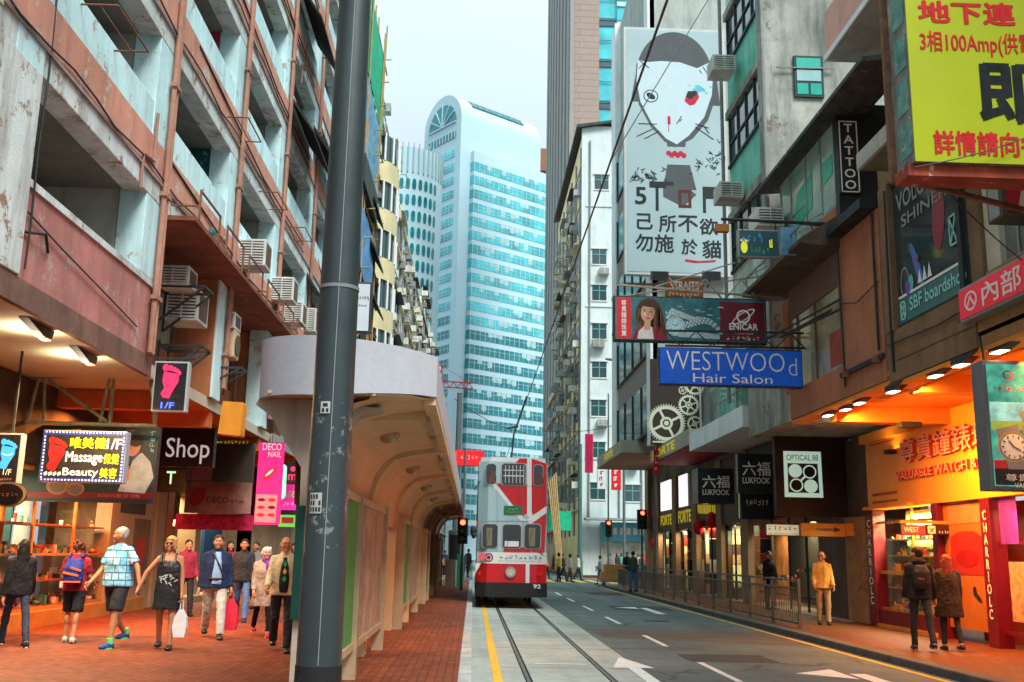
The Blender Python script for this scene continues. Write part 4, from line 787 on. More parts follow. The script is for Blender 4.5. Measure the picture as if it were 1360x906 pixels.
for i in range(nfl):
    z = zt - 9.6 - i * fh
    if z < 2: break
    w = LB('front_window_band', tg if i < 12 else tgd, t, (-.12, -.03, 2.2, WV - 2.2, z, z + 1.85)); 
    LB('mullion', tw, w, *[(-.18, -.121, 2.3 + k * 1.45, 2.42 + k * 1.45, z, z + 1.85) for k in range(8)], (-.19, -.122, 2.2, WV - 2.2, z + .8, z + .9))
    top = zt - 12.2
    if z + 1.9 < top + 3:
        rb = random.Random(i); nb_ = rb.randrange(3, 8); LB('blind', mat('pale_blind', (.42, .60, .62), .5, .2, .4), t, *[(5.8 + k_ * 1.5, 7.15 + k_ * 1.5, -1.365, -1.352, z + rb.uniform(.3, 1.2), z + 1.9) for k_ in sorted(rb.sample(range(13), nb_))])
        w = LB('side_window_band', tg if i < 13 else tgd, t, (3.2, WU + 1.2, -1.35, -1.28, z - .2, z + 1.95), (3.1, 3.19, -1.3, -.02, z - .2, z + 1.95)); LB('mullion', tw, w, *[(3.3 + k * 1.5, 3.4 + k * 1.5, -1.42, -1.351, z - .2, z + 1.95) for k in range(16)], (3.2, WU + 1.2, -1.40, -1.352, z + 1.1, z + 1.18))
LB('side_bay', tw, t, (3.2, WU + 1.2, -1.28, -.02, 0, zt - 8.2))
q = MB(); a0, a1 = .55, 1.15
def skin(a): return (rad - (rad + .12) * math.cos(a), zt + (rad + .12) * math.sin(a))
pp = [skin(a0), skin((a0 + a1) / 2), skin(a1), skin(a1 + .001), skin((a0 + a1) / 2)]
q.add([(4, *skin(a0)), (WU - 5, *skin(a0)), (WU - 5, *skin(.85)), (4, *skin(.85)), (WU - 5, *skin(a1)), (4, *skin(a1))], [(0, 1, 2, 3), (3, 2, 4, 5)]); shift(q, O).build('vault_skylight', mat('slate_skylight', (.03, .09, .10), .3, .3, .4), t)
q = MB()
for i in range(9): x = 4.5 + i * 2; q.bar((x, *skin(a0)), (x, *skin(.85)), .15)
q.bar((4, *skin(a0)), (WU - 5, *skin(a0)), .3); shift(q, O).build('vault_rail', tgd, t)
# ------------------------------------------------------------------ round ribbed tower
rt = thing('round_tower', 'round pale tower with rows of small oval windows behind the left tenements', 'tower', (-16.6, 206, 0)); zt2 = P(560, 200, Y=200).z
rc = mat('pale_concrete_blue', (.30, .43, .47), .7, .1, .1, streak=False)
q = MB(); q.lathe((-16.6, 206, 0), [(8, 0), (8, zt2), (0, zt2)], 40); q.build('tower_shaft', rc, rt)
q = MB()
for i in range(44):
    a = 2 * math.pi * i / 44; q.box(-16.6 + 8.1 * math.cos(a) - .12, -16.6 + 8.1 * math.cos(a) + .12, 206 + 8.1 * math.sin(a) - .12, 206 + 8.1 * math.sin(a) + .12, zt2 - 5.5, zt2 + .9)
q.build('crown_fins', rc, rt)
for j in range(13):
    b = MB(); z = zt2 - 8 - j * 3.45
    for i in range(13):
        a = -math.pi / 2 + (i - 6) * .165; c, s = math.cos(a), math.sin(a); k = []
        for u in range(12):
            h = 2 * math.pi * u / 12; dw, dz = .43 * math.copysign(abs(math.cos(h)) ** .7, math.cos(h)), 1.15 * math.copysign(abs(math.sin(h)) ** .7, math.sin(h))
            k.append((-16.6 + 8.08 * c - s * dw, 206 + 8.08 * s + c * dw, z + dz))
        b.add(k, [list(range(12))])
    b.build('oval_window_row', tgd, rt)
# ------------------------------------------------------------------ grey stone tower and its glass neighbour
gs = brick_mat('grey_pink_stone', (.37, .28, .24), (.35, .268, .23), (.26, .21, .185), 30.0, 1.1, 'XZ', .8, .15, .09, .2)
gl = mat('ribbed_grey_stone', (.30, .29, .275), .7, .1, .3)
t = thing('stone_tower', 'very tall grey stone office tower with vertical ribs behind the white tenement', 'tower', (16, 160, 0))
B('tower_shaft', gs, t, (13.7, 18.2, 150, 205, 0, 130)); B('vertical_rib', gl, t, *[(13.3, 13.69, 150.2 + i * 6.8, 154.4 + i * 6.8, 0, 130) for i in range(8)]); B('corner_fin', gl, t, (13.45, 14.1, 149.6, 149.99, 0, 130))
for i in range(8): B('window_strip', MT['glassd'], t, (13.6, 13.68, 154.6 + i * 6.8, 156.8 + i * 6.8, 0, 130))
t = thing('glass_tower', 'turquoise glass tower edge right of the tall stone tower', 'tower', (24, 155, 0)); B('tower_shaft', tg, t, (18.22, 32, 150.5, 180, 20, 130))
for i in range(24):
    z = 46 + i * 3.6
    B('spandrel_panel', mat('pale_panel', (.40, .60, .60), .4), t, (21.0, 26.4, 150.3, 150.49, z, z + .9)); B('dark_panel', mat('dark_blue_panel', (.06, .09, .12), .3), t, (18.3, 21.0, 150.3, 150.49, z - (0 if i % 2 else 1.6), z + 1.4)) if i % 2 else None
    B('glazing_bar', tgd, t, (18.22, 30, 150.2, 150.29, z + .95, z + 1.05))
B('glazing_bar', tgd, t, *[(x, x + .12, 150.2, 150.29, 40, 130) for x in (21.0, 23.8, 26.4)])
t = thing('brown_tower', 'thin sliver of a brown tower between the blue and the grey towers', 'tower', (17, 262, 0)); B('tower_shaft', mat('brown_cladding', (.30, .13, .07), .8, .15, .2), t, (15.0, 30, 262, 280, 0, P(716, 197, Y=262).z))
for i in range(30): B('window_row', MT['glassd'], t, (15.2, 17.8, 261.8, 261.99, 4 + i * 3.4, 5.5 + i * 3.4))
# ------------------------------------------------------------------ tenement rows seen end-on
def row(name, label, X, side, Y0, Y1, zt_, wallm, bays, floors, z0=4.6, fh=3.0, trimm=None, ledge=.35, acs=True, acgroup=None, aclabel=None, grp=None, seed=1):
    rnd = random.Random(seed); t = thing(name, label, 'building', (X + side * 4, (Y0 + Y1) / 2, 0), grp)
    B('wall', wallm, t, (X, X + side * 9, Y0, Y1, 0, zt_)); bw = (Y1 - Y0) / bays; d = -side
    for k in range(floors + 1):
        z = z0 + k * fh
        if z < zt_: B('floor_ledge', trimm or wallm, t, (X + d * ledge, X + d * .002, Y0 + .02, Y1 - .02, z - .12, z))
    for k in range(floors):
        for i in range(bays):
            z = z0 + k * fh; y = Y0 + i * bw
            w = B('window', rnd.choice([MT['white'], MT['steel'], MT['dark']]), t, (X + d * .06, X + d * .002, y + .5, y + bw - .5, z + .8, z + .9), (X + d * .06, X + d * .002, y + .5, y + bw - .5, z + 2.4, z + 2.5), *[(X + d * .06, X + d * .002, yy, yy + .08, z + .9, z + 2.4) for yy in (y + .5, y + bw / 2, y + bw - .58)])
            B('pane', mat('pale_tenement_glass', (.16, .23, .23), .12, .3, .6, streak=False) if rnd.random() < .65 else MT['glass'], w, (X + d * .03, X + d * .002, y + .58, y + bw - .58, z + .9, z + 2.4))
            if rnd.random() < .2: B('window_hood', rnd.choice([wallm, MT['rust'], MT['steel'], MT['dark']]), t, (X + d * .55, X + d * .003, y + .4, y + bw - .4, z + 2.56, z + 2.62))
            if acs and rnd.random() < .9:
                a = MB(); yy = y + rnd.choice((.15, bw - .9)); zz = z + rnd.choice((.25, .5, 1.5)); a.box(X + d * .62, X + d * .02, yy, yy + .7, zz, zz + .5); ob = a.build('air_conditioner', MT['acw'] if rnd.random() < .8 else MT['steel']); tag(ob, aclabel, 'air conditioner', acgroup)
    q = MB()
    for i in range(bays):
        y = Y0 + i * bw + .1; q.cyl((X + d * .08, y, 3), (X + d * .08, y, zt_ - 1), .07, n=6); q.cyl((X + d * .12, y + .3, 6), (X + d * .12, y + .3, zt_ - 3), .05, n=6)
    for k in range(floors):
        if rnd.random() < .6:
            y = rnd.uniform(Y0, Y1 - 3); z = z0 + k * fh + rnd.uniform(.5, 2)
            q.bar((X + d * .1, y, z), (X + d * 1.1, y, z), .05); q.bar((X + d * 1.1, y, z), (X + d * 1.1, y + 2.4, z), .05); q.bar((X + d * .1, y + 2.4, z), (X + d * 1.1, y + 2.4, z), .05)
    for k in range(floors * bays * 2):   # hanging clutter: brackets, poles, boxes, washing
        y, z = rnd.uniform(Y0, Y1 - 1), rnd.uniform(z0, z0 + floors * fh - 1); r_ = rnd.random()
        if r_ < .4: q.bar((X + d * .05, y, z), (X + d * rnd.uniform(.5, 1.0), y, z + rnd.uniform(-.3, .5)), .05)
        elif r_ < .7: q.bar((X + d * .5, y, z), (X + d * .5, y + rnd.uniform(1, 2.5), z + rnd.uniform(-.2, .2)), .045)
        else: q.box(X + d * .05, X + d * .45, y, y + rnd.uniform(.3, .8), z, z + rnd.uniform(.2, .6))
    q.build('pipework', mat('grey_pipe', (.25, .27, .26)), t); return t
cream = mat('cream_render', (.70, .66, .52), .85, .2, .5, grime=.55, gcol=(.2, .15, .1)); ochre = mat('ochre_render', (.84, .72, .42), .85, .15, .5, grime=.25, gcol=(.2, .15, .08)); wht = mat('white_render', (.62, .70, .69), .8, .08, .4, grime=.4, gcol=(.35, .4, .38))
h6 = P(790, 180, Y=77).z
w6 = row('white_tenement', 'white-ended tenement beyond the crossing with a long ochre street face full of air conditioners', 8.0, 1, 77.3, 101, h6, ochre, 6, 9, 5.0, 3.05, mat('pale_ledge', (.5, .5, .45), .8, .2), .12, True, 'air conditioners on the ochre face beyond the crossing', 'small boxy air conditioner on the ochre street face of the white-ended tenement', seed=3)
B('end_wall', wht, w6, (7.96, 20, 77.0, 77.29, 0, h6 + .8)); q = MB(); q.prism([(7.5, h6 + .75), (10.8, h6 + 1.3), (10.8, h6 + 1.1), (7.5, h6 + .5)], 'Y', 76.6, 101); q.build('roof_eave', mat('dark_roof_edge', (.06, .065, .065)), w6)
B('stair_head', wht, w6, (11.2, 20, 77.05, 84, h6 + .82, h6 + 6.5))
for px, py in ((799, 242), (796, 341), (796, 389), (796, 440), (796, 491), (795, 542), (794, 598), (794, 652), (838, 596), (840, 655)):
    p = P(px, py, Y=77); w = B('window', mat('pale_sill', (.6, .62, .6), .7), w6, (p.x - .62, p.x + .62, 76.94, 76.999, p.z - .72, p.z - .62), (p.x - .66, p.x + .66, 76.9, 76.999, p.z + .62, p.z + .72))
    B('pane', MT['glass'], w, (p.x - .55, p.x + .55, 76.96, 76.998, p.z - .62, p.z + .62)); B('glazing_bar', mat('teal_frame', (.12, .3, .3), .5), w, (p.x - .55, p.x + .55, 76.93, 76.959, p.z + .12, p.z + .2), (p.x - .04, p.x + .04, 76.935, 76.958, p.z - .62, p.z + .62))
for y in (275, 408, 610): B('string_course', wht, w6, (8.3, 12, 76.93, 76.999, P(800, y, Y=77).z, P(800, y, Y=77).z + .12))
for k_, (px, py, n_) in enumerate(((803, 358, 'second small window from the top'), (801, 560, 'window above the crimson banner'), (842, 615, 'right-hand window low on the wall'))):
    p = P(px, py, Y=76.4); aircon((p.x, 76.4, p.z - .3), .8, .5, .55, 'white air conditioner on the white end wall under the ' + n_, group='air conditioners on the right-hand buildings')
for x_ in (8.6, 10.9, 12.6): q = MB(); q.cyl((x_, 76.9, 4.3), (x_, 76.9, h6 - .5), .07, n=7); q.build('downpipe', mat('grey_pipe', (.25, .27, .26)), w6)
p = P(796, 455, Y=76.4); a = aircon((p.x, 76.4, p.z - .3), .9, .6, .55, 'large white air conditioner under a window on the white end wall beyond the crossing', group='air conditioners on the right-hand buildings')
B('shop_fascia', mat('sky_blue_fascia', (.12, .45, .58), .5, .2, 1), w6, (9.5, 20, 76.7, 76.95, 2.6, 4.0)); B('shop_front', mat('bright_shop_front', (.42, .45, .36), .4, .6, .9), w6, (9.5, 20, 76.86, 76.96, .15, 2.6)); B('street_awning', mat('grey_awning', (.30, .32, .31), .8, .3, 1), w6, (8.2, 20, 75, 76.69, 4.1, 4.25))
B('fascia_lettering', wl, w6, *[(9.9 + i * .5, 10.2 + i * .5, 76.66, 76.69, 3.1, 3.6) for i in range(16)])
# blocks behind it so no gap shows
row('far_tenement', 'distant beige tenement beyond the ochre street face on the right', 10.6, 1, 101.3, 149, 24, mat('beige_far', (.66, .50, .40), .85, .2, .4, grime=.2), 9, 6, seed=5, acs=False, grp='far tenements')
# left rows
row('green_net_tenement', 'narrow dark tenement hidden behind the grey lamp post', -6.1, -1, 36.5, 50, 25.5, mat('dingy_render', (.28, .27, .24), .85, .25, .5, grime=.6), 3, 7, seed=7, acgroup='air conditioners behind the lamp post', aclabel='small air conditioner on the dark tenement by the lamp post')
for i, (py, l) in enumerate(((268, 'top'), (330, 'middle'), (395, 'lowest'))):
    p = P(497, py, X=-5.3); q = MB(); q.prism([(-6.05, p.z + 1.2), (-5.0, p.z - .6), (-5.0, p.z - .75), (-6.05, p.z + .9)], 'Y', p.y - 2.2, p.y + 2.2); tag(q.build('awning', mat('tarred_awning', (.03, .03, .03))), l + ' of three black sloping awnings just right of the lamp post', 'awning', 'black awnings right of the post')
cu_ = row('curved_bay_tenement', 'pale yellow tenement with rounded bay windows right of the lamp post', -6.2, -1, 52, 68, 25.5, cream, 3, 8, seed=9, acgroup='air conditioners on the rounded bays', aclabel='small air conditioner beside the rounded yellow bays')
pyel = mat('pale_yellow_render', (.66, .58, .34), .8, .1, .8, grime=.35, gcol=(.3, .2, .1))
for k in range(7):
    z = 5.0 + k * 2.9; q = MB(); n = 14; o = [(-6.18 + 1.2 * math.sin(math.pi * i / n), 57.5 - 2.2 * math.cos(math.pi * i / n)) for i in range(n + 1)]
    q.prism(o, 'Z', z, z + 1.25); q.build('bay_parapet', pyel, cu_)
    q = MB(); q.prism([(-6.18 + (x + 6.18) * .9, 57.5 + (y - 57.5) * .92) for x, y in o], 'Z', z + 1.252, z + 2.898); w = q.build('bay_window', MT['glass'], cu_)
    for i in range(0, n + 1, 2): q = MB(); x, y = o[i]; q.cyl((x, y, z + 1.25), (x, y, z + 2.9), .07, n=6); q.build('bay_mullion', MT['white'], w)
row('ochre_far_tenement', 'far ochre tenement beyond the rounded bays on the left', -6.0, -1, 68.3, 100, 26.5, cream, 7, 7, seed=11, acgroup='air conditioners on the far left row', aclabel='tiny air conditioner on the far cream tenements at left', trimm=ochre, ledge=.22)
row('end_tenement', 'last cream tenement of the left row by the shelter roof', -5.9, -1, 100.4, 150, 27, cream, 9, 8, seed=12, acgroup='air conditioners on the far left row', aclabel='tiny air conditioner on the far cream tenements at left', trimm=mat('rusty_ledge', (.24, .085, .05)), ledge=.2)
row('far_tenement', 'farthest pale tenement at the end of the left row', -5.4, -1, 150.5, 200, 24, mat('pale_far', (.45, .48, .46), .8, .15), 6, 6, acs=False, seed=4, grp='far tenements')
# bamboo scaffold with a green net
bs = thing('bamboo_scaffold', 'bamboo scaffold with green and blue netting high up beside the lamp post', 'scaffold', (-5.6, 47, 14)); q = MB(); rnd = random.Random(5)
for i in range(12):
    y = 42 + i * .75; q.cyl((-5.35 + rnd.uniform(-.1, .1), y, 11), (-5.35 + rnd.uniform(-.2, .2), y + rnd.uniform(-.2, .2), 27 + rnd.uniform(-1.5, 1.5)), .045, n=5)
for k in range(11): q.cyl((-5.33, 41.6, 10.5 + k * 1.6), (-5.3, 51, 10.5 + k * 1.6 + rnd.uniform(-.2, .2)), .04, n=5); q.cyl((-6.1, 42 + k * .7, 10.5 + k * 1.6), (-4.9, 42 + k * .7, 10.6 + k * 1.6), .035, n=5)
q.build('bamboo_pole', mat('bamboo', (.40, .27, .12), .7, .2, 3), bs)
def net(m, z0, z1, y0, y1):
    b = MB(); n, kk = 10, 8
    V = [(-5.25 + .1 * noise.noise(Vector((y0 + (y1 - y0) * i / n, z0 + (z1 - z0) * j / kk, 3.1))) , y0 + (y1 - y0) * i / n, z0 + (z1 - z0) * j / kk) for j in range(kk + 1) for i in range(n + 1)]
    b.add(V, [(j * (n + 1) + i, j * (n + 1) + i + 1, (j + 1) * (n + 1) + i + 1, (j + 1) * (n + 1) + i) for j in range(kk) for i in range(n)], 0, True); return b.build('net', m, bs)
net(mat('green_net', (.02, .42, .22), .8, .25, 3), 22.6, 26.4, 41.8, 49.5); net(mat('blue_net', (.16, .35, .48), .8, .4, 3), 18.8, 22.4, 42, 48.5); net(mat('blue_sheet', (.10, .28, .55), .6, .3, 2), 13.6, 16.4, 42.5, 47.6)
B('platform', MT['dark'], bs, (-6.0, -5.1, 41.8, 47.5, 17.2, 18.5))
# plain blocks closing the sides
struct(B('ground_rise', mat('ground_dirt', (.12, .12, .115)), None, (-60, -14, 60, 76, -.05, .1)))
# ================================================================== TRAM SHELTER
cs = mat('shelter_concrete', (.62, .43, .25), .8, .1, .9, grime=.25, gcol=(.22, .14, .08), bump=.15)
fs = mat('shelter_fascia', (.42, .43, .47), .9, .05, 14, grime=.12, gcol=(.25, .25, .26), bump=.15)
bs_ = mat('shelter_column', (.42, .36, .29), .85, .15, 1.5, grime=.4, bump=.2)
st = thing('tram_shelter', 'long concrete tram shelter with a rounded grey roof and curved ribs on the left platform', 'shelter', (-1.4, 26, .15))
ZS, ZT, YE = 2.98, 3.54, 44.0
plan = [(-2.12, YE), (-2.12, 9.9)] + [(-2.12 + .5 - .5 * math.cos(a), 9.9 - .55 * math.sin(a)) for a in (R(25), R(50), R(75), R(90))] + [(-1.45, 9.345), (-1.25, 9.36), (-1.0, 9.43), (-.75, 9.58), (-.55, 9.77), (-.40, 9.98), (-.40, YE)]
n = len(plan); q = MB()
inn = [((x + 1.27) * .955 - 1.27 - .005, y + (.07 if y < 12 else 0)) for x, y in plan]
zlo_ = lambda x: ZS + .10 * max(0, min(1, (x + 1.4) / 1.0)); zhi_ = lambda x: ZT - .06 * max(0, min(1, (x + 1.4) / 1.0))
V = [(x, y, zlo_(x)) for x, y in plan] + [(x, y, zhi_(x)) for x, y in plan] + [(x, y, zhi_(x)) for x, y in inn] + [(x, y, zlo_(x)) for x, y in inn]
q.add(V, [], 0); q.add(V, [(i, i + 1, i + 1 + n, i + n) for i in range(n - 2)], 0, True); q.add(V, [(n - 2, n - 1, 2 * n - 1, 2 * n - 2)]); q.add(V, [(i + n, i + 1 + n, i + 1 + 2 * n, i + 2 * n) for i in range(n - 1)] + [(i + 2 * n, i + 1 + 2 * n, i + 1 + 3 * n, i + 3 * n) for i in range(n - 1)] + [(i + 3 * n, i + 1 + 3 * n, i + 1, i) for i in range(n - 1)]); q.build('fascia', fs, st)
q = MB(); q.add([(x, y, ZT - .08) for x, y in inn], [list(range(n))]); q.build('roof_deck', fs, st)
# curved ceiling shell from the spine up and out
prof = [(-1.50, 2.0), (-1.49, 2.35), (-1.43, 2.6), (-1.31, 2.8), (-1.13, 2.93), (-.9, 2.99), (-.62, 3.03), (-.455, 3.05)]
profl = [(-1.72, 2.0), (-1.73, 2.4), (-1.80, 2.68), (-1.92, 2.88), (-2.08, 2.99)]
def shell(pr_, y0, y1, t_):
    b = MB(); k = len(pr_); A = [(x, y, z) for y in (y0, y1) for x, z in pr_]
    b.add(A, [(i, i + 1, i + 1 + k, i + k) for i in range(k - 1)], 0, True); return b
def xmax(y):
    pr = [p_ for p_ in plan if p_[0] > -1.46]
    for a, c in zip(pr, pr[1:]):
        if a[1] <= y <= c[1]: return a[0] + (c[0] - a[0]) * (y - a[1]) / max(1e-6, c[1] - a[1]) - .03
    return -.44
B('ceiling', cs, st, (-1.95, -.95, 9.46, 9.745, 3.0, 3.03)); B('edge_beam', cs, st, (-.53, -.405, 10.0, YE, 3.0, 3.12)); B('ceiling_beam', cs, st, (-1.35, -.54, 10.7, 10.84, 2.93, 3.06))
ys = [9.45, 9.6, 9.75, 9.9, 10.05, YE]; fine = [prof[0]]
for a, c in zip(prof, prof[1:]): fine += [(a[0] + (c[0] - a[0]) * k / 4, a[1] + (c[1] - a[1]) * k / 4) for k in (1, 2, 3, 4)]
q = MB(); k = len(fine); q.add([(min(x, max(-1.40, xmax(y))), y, z) for y in ys for x, z in fine], [(j * k + i, j * k + i + 1, (j + 1) * k + i + 1, (j + 1) * k + i) for j in range(len(ys) - 1) for i in range(k - 1)], 0, True); q.build('ceiling', cs, st)
q = shell(profl, 9.9, YE, 0); q.build('ceiling', cs, st)
q = MB(); q.add([(x, y, ZS + .12) for x, y in inn], [list(range(n - 1, -1, -1))]); q.build('ceiling', cs, st)
ribs = [9.75, 14.6, 19.45, 24.3, 29.15, 34.0, 38.85, 43.4]
for i, y in enumerate(ribs):
    rp = [(-1.46, .15)] + [(x + (.05 if z < 2.9 else 0), z - .07) for x, z in (prof if i else prof[:6])] + ([(-.46, 3.04)] if i else []) + [(-2.06, 3.04)] + [(x - .04 + (.12 if not i and z < 2.5 else 0), z - .06) for x, z in profl[::-1]] + [(-1.76 if i else -1.64, .15)]
    q = MB(); q.prism(rp, 'Y', y, y + .34); q.build('rib_column', bs_ if i == 0 else cs, st, .015)
# screens between the columns: green boards and route maps
grn = mat('shelter_green_board', (.12, .30, .08), .85, .15, .7, wear=.08, wcol=(.25, .35, .15)); brd = mat('shelter_frame', (.50, .36, .22), .6, .15, 3)
mapm = mat('weathered_map', (.44, .30, .21), .85, .4, 2.2, wear=.3, wcol=(.52, .44, .33), wscale=4)
for i in range(len(ribs) - 1):
    y = ribs[i] + .34
    for a, b_, m, nm in ((.0, 1.95, grn, 'green_board'), (2.1, 5.5, mapm, 'map_board')) if i % 2 == 0 else ():
        f_ = B(nm, m, st, (-1.42, -1.35, y + a, y + b_, .55, 2.12)); B('board_frame', brd, f_, (-1.46, -1.29, y + a - .1, y + a, .15, 2.22)); B('board_frame', brd, f_, (-1.46, -1.29, y + b_, y + b_ + .1, .15, 2.22)); B('board_frame', brd, f_, (-1.44, -1.32, y + a, y + b_, .47, .55)); B('board_frame', brd, f_, (-1.44, -1.32, y + a, y + b_, 2.12, 2.2))
    c_ = MB(); c_.lathe((-1.05, y + 2.2, 2.94), [(.13, .03), (.13, 0), (.11, -.03), (.085, -.08), (.0, -.1)], 14); lt_ = c_.build('bulkhead_lamp', mat('amber_lamp_glass', (.35, .26, .12), .25, .1), st)
    B('strip_light', mat('strip_light_body', (.34, .27, .18), .5, .2), st, (-.56, -.50, y + .8, y + 2.1, 2.94, 3.0), (-.56, -.50, y + 2.6, y + 3.9, 2.94, 3.0))
B('side_board', mat('dark_green_board', (.008, .05, .035), .5, .1), st, (-1.655, -1.53, 9.68, 9.745, .95, 1.98))
# ------------------------------------------------------------------ grey lamp post in front
lp = thing('lamp_post', 'thick grey-green steel lamp post with peeling patches and stickers in the left foreground', 'lamp post', (-1.22, 8.25, .15))
pm = mat('post_paint', (.022, .036, .039), .4, .12, 2, grime=.15, wear=-.75, wcol=(.17, .19, .18), wscale=7, wz=(1.2, 3.1)); bx = P(430, 760, Y=8.25); tx_ = P(470, 30, Y=8.25)
def pax(z):
    t_ = (z - bx.z) / (tx_.z - bx.z); return bx.x + (tx_.x - bx.x) * t_
q = MB(); q.cyl((pax(.7), 8.25, .70), (pax(3.7), 8.25, 3.7), .175, .160, 28, cap=False); q.cyl((pax(3.7), 8.25, 3.715), (pax(9.5), 8.25, 9.5), .157, .118, 28); q.build('shaft', pm, lp)
q = MB(); q.cyl((pax(3.7), 8.25, 3.69), (pax(3.7), 8.25, 3.72), .166, .166, 28); q.build('collar', mat('post_collar', (.17, .19, .19), .4), lp)
q = MB(); q.cyl((pax(.2), 8.25, .15), (pax(.7), 8.25, .71), .19, .179, 28); q.build('base_band', mat('black_base_paint', (.018, .018, .02), .6, .3, 6, wear=.12, wcol=(.2, .2, .19)), lp)
q = MB(); q.bar((pax(1) + .02, 8.25 - .175, .72), (pax(3.7) + .02, 8.25 - .162, 3.69), .006); q.bar((pax(3.72) + .02, 8.25 - .158, 3.73), (pax(8.5) + .02, 8.25 - .126, 8.5), .006); q.build('weld_seam', mat('weld_seam', (.22, .26, .26), .35), lp)
def sticker(px, py, w, h, m, marks, label=None):
    p = P(px, py, Y=8.08); cx = pax(p.z); b = MB(); n_ = 6; r_ = .178; a0 = (p.x - cx) / r_; da = w / r_
    A = [(cx + r_ * math.sin(a0 + da * (i / n_ - .5)), 8.25 - r_ * math.cos(a0 + da * (i / n_ - .5)), p.z + z_) for z_ in (-h / 2, h / 2) for i in range(n_ + 1)]
    b.add(A, [(i, i + 1, i + n_ + 2, i + n_ + 1) for i in range(n_)], 0)
    r_ = .180
    for (u0, u1, v0, v1) in marks:
        A = [(cx + r_ * math.sin(a0 + da * (u - .5)), 8.25 - r_ * math.cos(a0 + da * (u - .5)), p.z + (v - .5) * h) for u, v in ((u0, v0), (u1, v0), (u1, v1), (u0, v1))]; b.add(A, [(0, 1, 2, 3)], 1)
    return b.build('sticker', [m, MT['black']], lp)
sticker(432, 541, .08, .095, mat('sticker_white', (.42, .42, .40), .6, .1), [(.25, .75, .55, .85), (.15, .85, .08, .42), (.32, .42, .62, .7), (.58, .68, .62, .7)])
sticker(418, 668, .11, .16, mat('sticker_white', (.42, .42, .40)), [(.08 + .23 * i, .23 + .23 * i, .08 + .31 * j, .3 + .31 * j) for i in range(4) for j in range(3) if (i * j + i) % 5 != 4])
# ================================================================== TRAM
tr = thing('tram', 'red and pale blue double-decker tram numbered 92 coming along the track', 'tram', (1.24, 31, 0))
TB = mat('tram_pale_blue', (.36, .53, .56), .35, .05, 1, grime=.18, gcol=(.2, .24, .24)); TR = mat('tram_red', (.58, .010, .016), .3, .06, 1, grime=.2, gcol=(.25, .02, .02)); TW = mat('tram_white', (.70, .72, .72), .35, .04, 1); TG = mat('tram_glass', (.025, .03, .032), .08, 0, spec=.7)
YF = 30.6; a_ = P(634, 700, Y=YF).x; b_ = P(727, 700, Y=YF).x; zr = P(684, 609, Y=YF).z; TL = YF + 9.2
def tz(y): return P(680, y, Y=YF).z
def tx2(x, y=700): return P(x, y, Y=YF).x
x0, x1 = a_, b_; xm = (x0 + x1) / 2; W_ = x1 - x0
q = MB(); pl = [(x0, YF + .22), (x0 + .3, YF), (x1 - .3, YF), (x1, YF + .22), (x1, TL - .2), (x1 - .3, TL), (x0 + .3, TL), (x0, TL - .2)]
q.prism(pl, 'Z', tz(756), zr - .1); q.build('body_shell', TB, tr, .02)
q = MB(); q.prism([(x + (.06 if x < xm else -.06), y) for x, y in pl], 'Z', zr - .1, zr + .03); q.build('roof', TW, tr, .02)
q = MB(); q.prism([(x, y - .035 if y < YF + 1 else y) for x, y in pl], 'Z', tz(776), tz(746)); q.build('red_apron', TR, tr, .02)
q = MB(); q.prism([((x - xm) * 1.02 + xm, y - .09 if y < YF + 1 else y) for x, y in pl], 'Z', tz(793), tz(774)); q.build('skirt', mat('tram_skirt', (.025, .025, .027), .5, .2, 4), tr, .03)
q = MB(); q.prism([(x, y - .045 if y < YF + 1 else y) for x, y in pl], 'Z', tz(749), tz(734)); ad = q.build('advert_band', TW, tr)
marks(ad, tx2(664), tx2(722), tz(743), tz(737), YF - .05, mat('ink_teal', (.03, .16, .16), .5), 9, 4); marks(ad, tx2(662), tx2(720), tz(746), tz(744.3), YF - .05, mat('ink_teal', (.03, .16, .16), .5), 26, 6)
b = MB(); disc(b, tx2(650), tz(741), .13, YF - .05, .004, 20, 0, .09); disc(b, tx2(650), tz(741), .06, YF - .05, .004, 12); b.build('emblem', mat('emblem_maroon', (.25, .02, .06), .5), ad)
b = MB(); disc(b, tx2(641), tz(740), .11, YF - .05, .006, 16, 0); b.build('emblem', mat('emblem_pink', (.75, .12, .2), .5), ad)
def tface(name, pts, m, off, parent=tr):
    b = MB(); b.prism([(P(x, y, Y=YF).x, P(x, y, Y=YF).z) for x, y in pts], 'Y', YF - off, YF - off + .003); return b.build(name, m, parent)
tface('red_panel', [(659, 642), (700, 642), (700, 682), (695, 685), (690, 682)], TR, .004); tface('red_panel', [(706, 609), (726, 616), (726, 680), (712, 690), (706, 680)], TR, .004); tface('red_panel', [(684, 616), (690, 609), (700, 609), (700, 616)], TR, .004); tface('red_panel', [(706, 691), (726, 682), (723, 734), (706, 734)], TR, .004); tface('red_panel', [(670, 727), (705, 727), (705, 734), (668, 734)], TR, .004)
for y_ in (646, 692, 732): tface('panel_seam', [(634, y_ + .35), (727, y_ + .35), (727, y_), (634, y_)], mat('seam_grey', (.16, .18, .18), .6), .0105)
for x_ in (660, 694.5): tface('panel_seam', [(x_, 732), (x_ + .4, 732), (x_ + .4, 648), (x_, 648)], mat('seam_grey', (.16, .18, .18)), .0102)
tface('white_stripe', [(700, 609), (706, 609), (706, 690), (700, 684)], TW, .008); tface('white_stripe', [(700, 690), (726, 672), (726, 681), (704, 697)], TW, .009); tface('white_stripe', [(656, 640), (690, 683), (700, 692), (692, 692), (650, 640)], TW, .008)
q = MB(); q.box(tx2(699), tx2(704), YF - .05, YF - .04, tz(776), tz(749)); q.build('white_stripe', TW, tr)
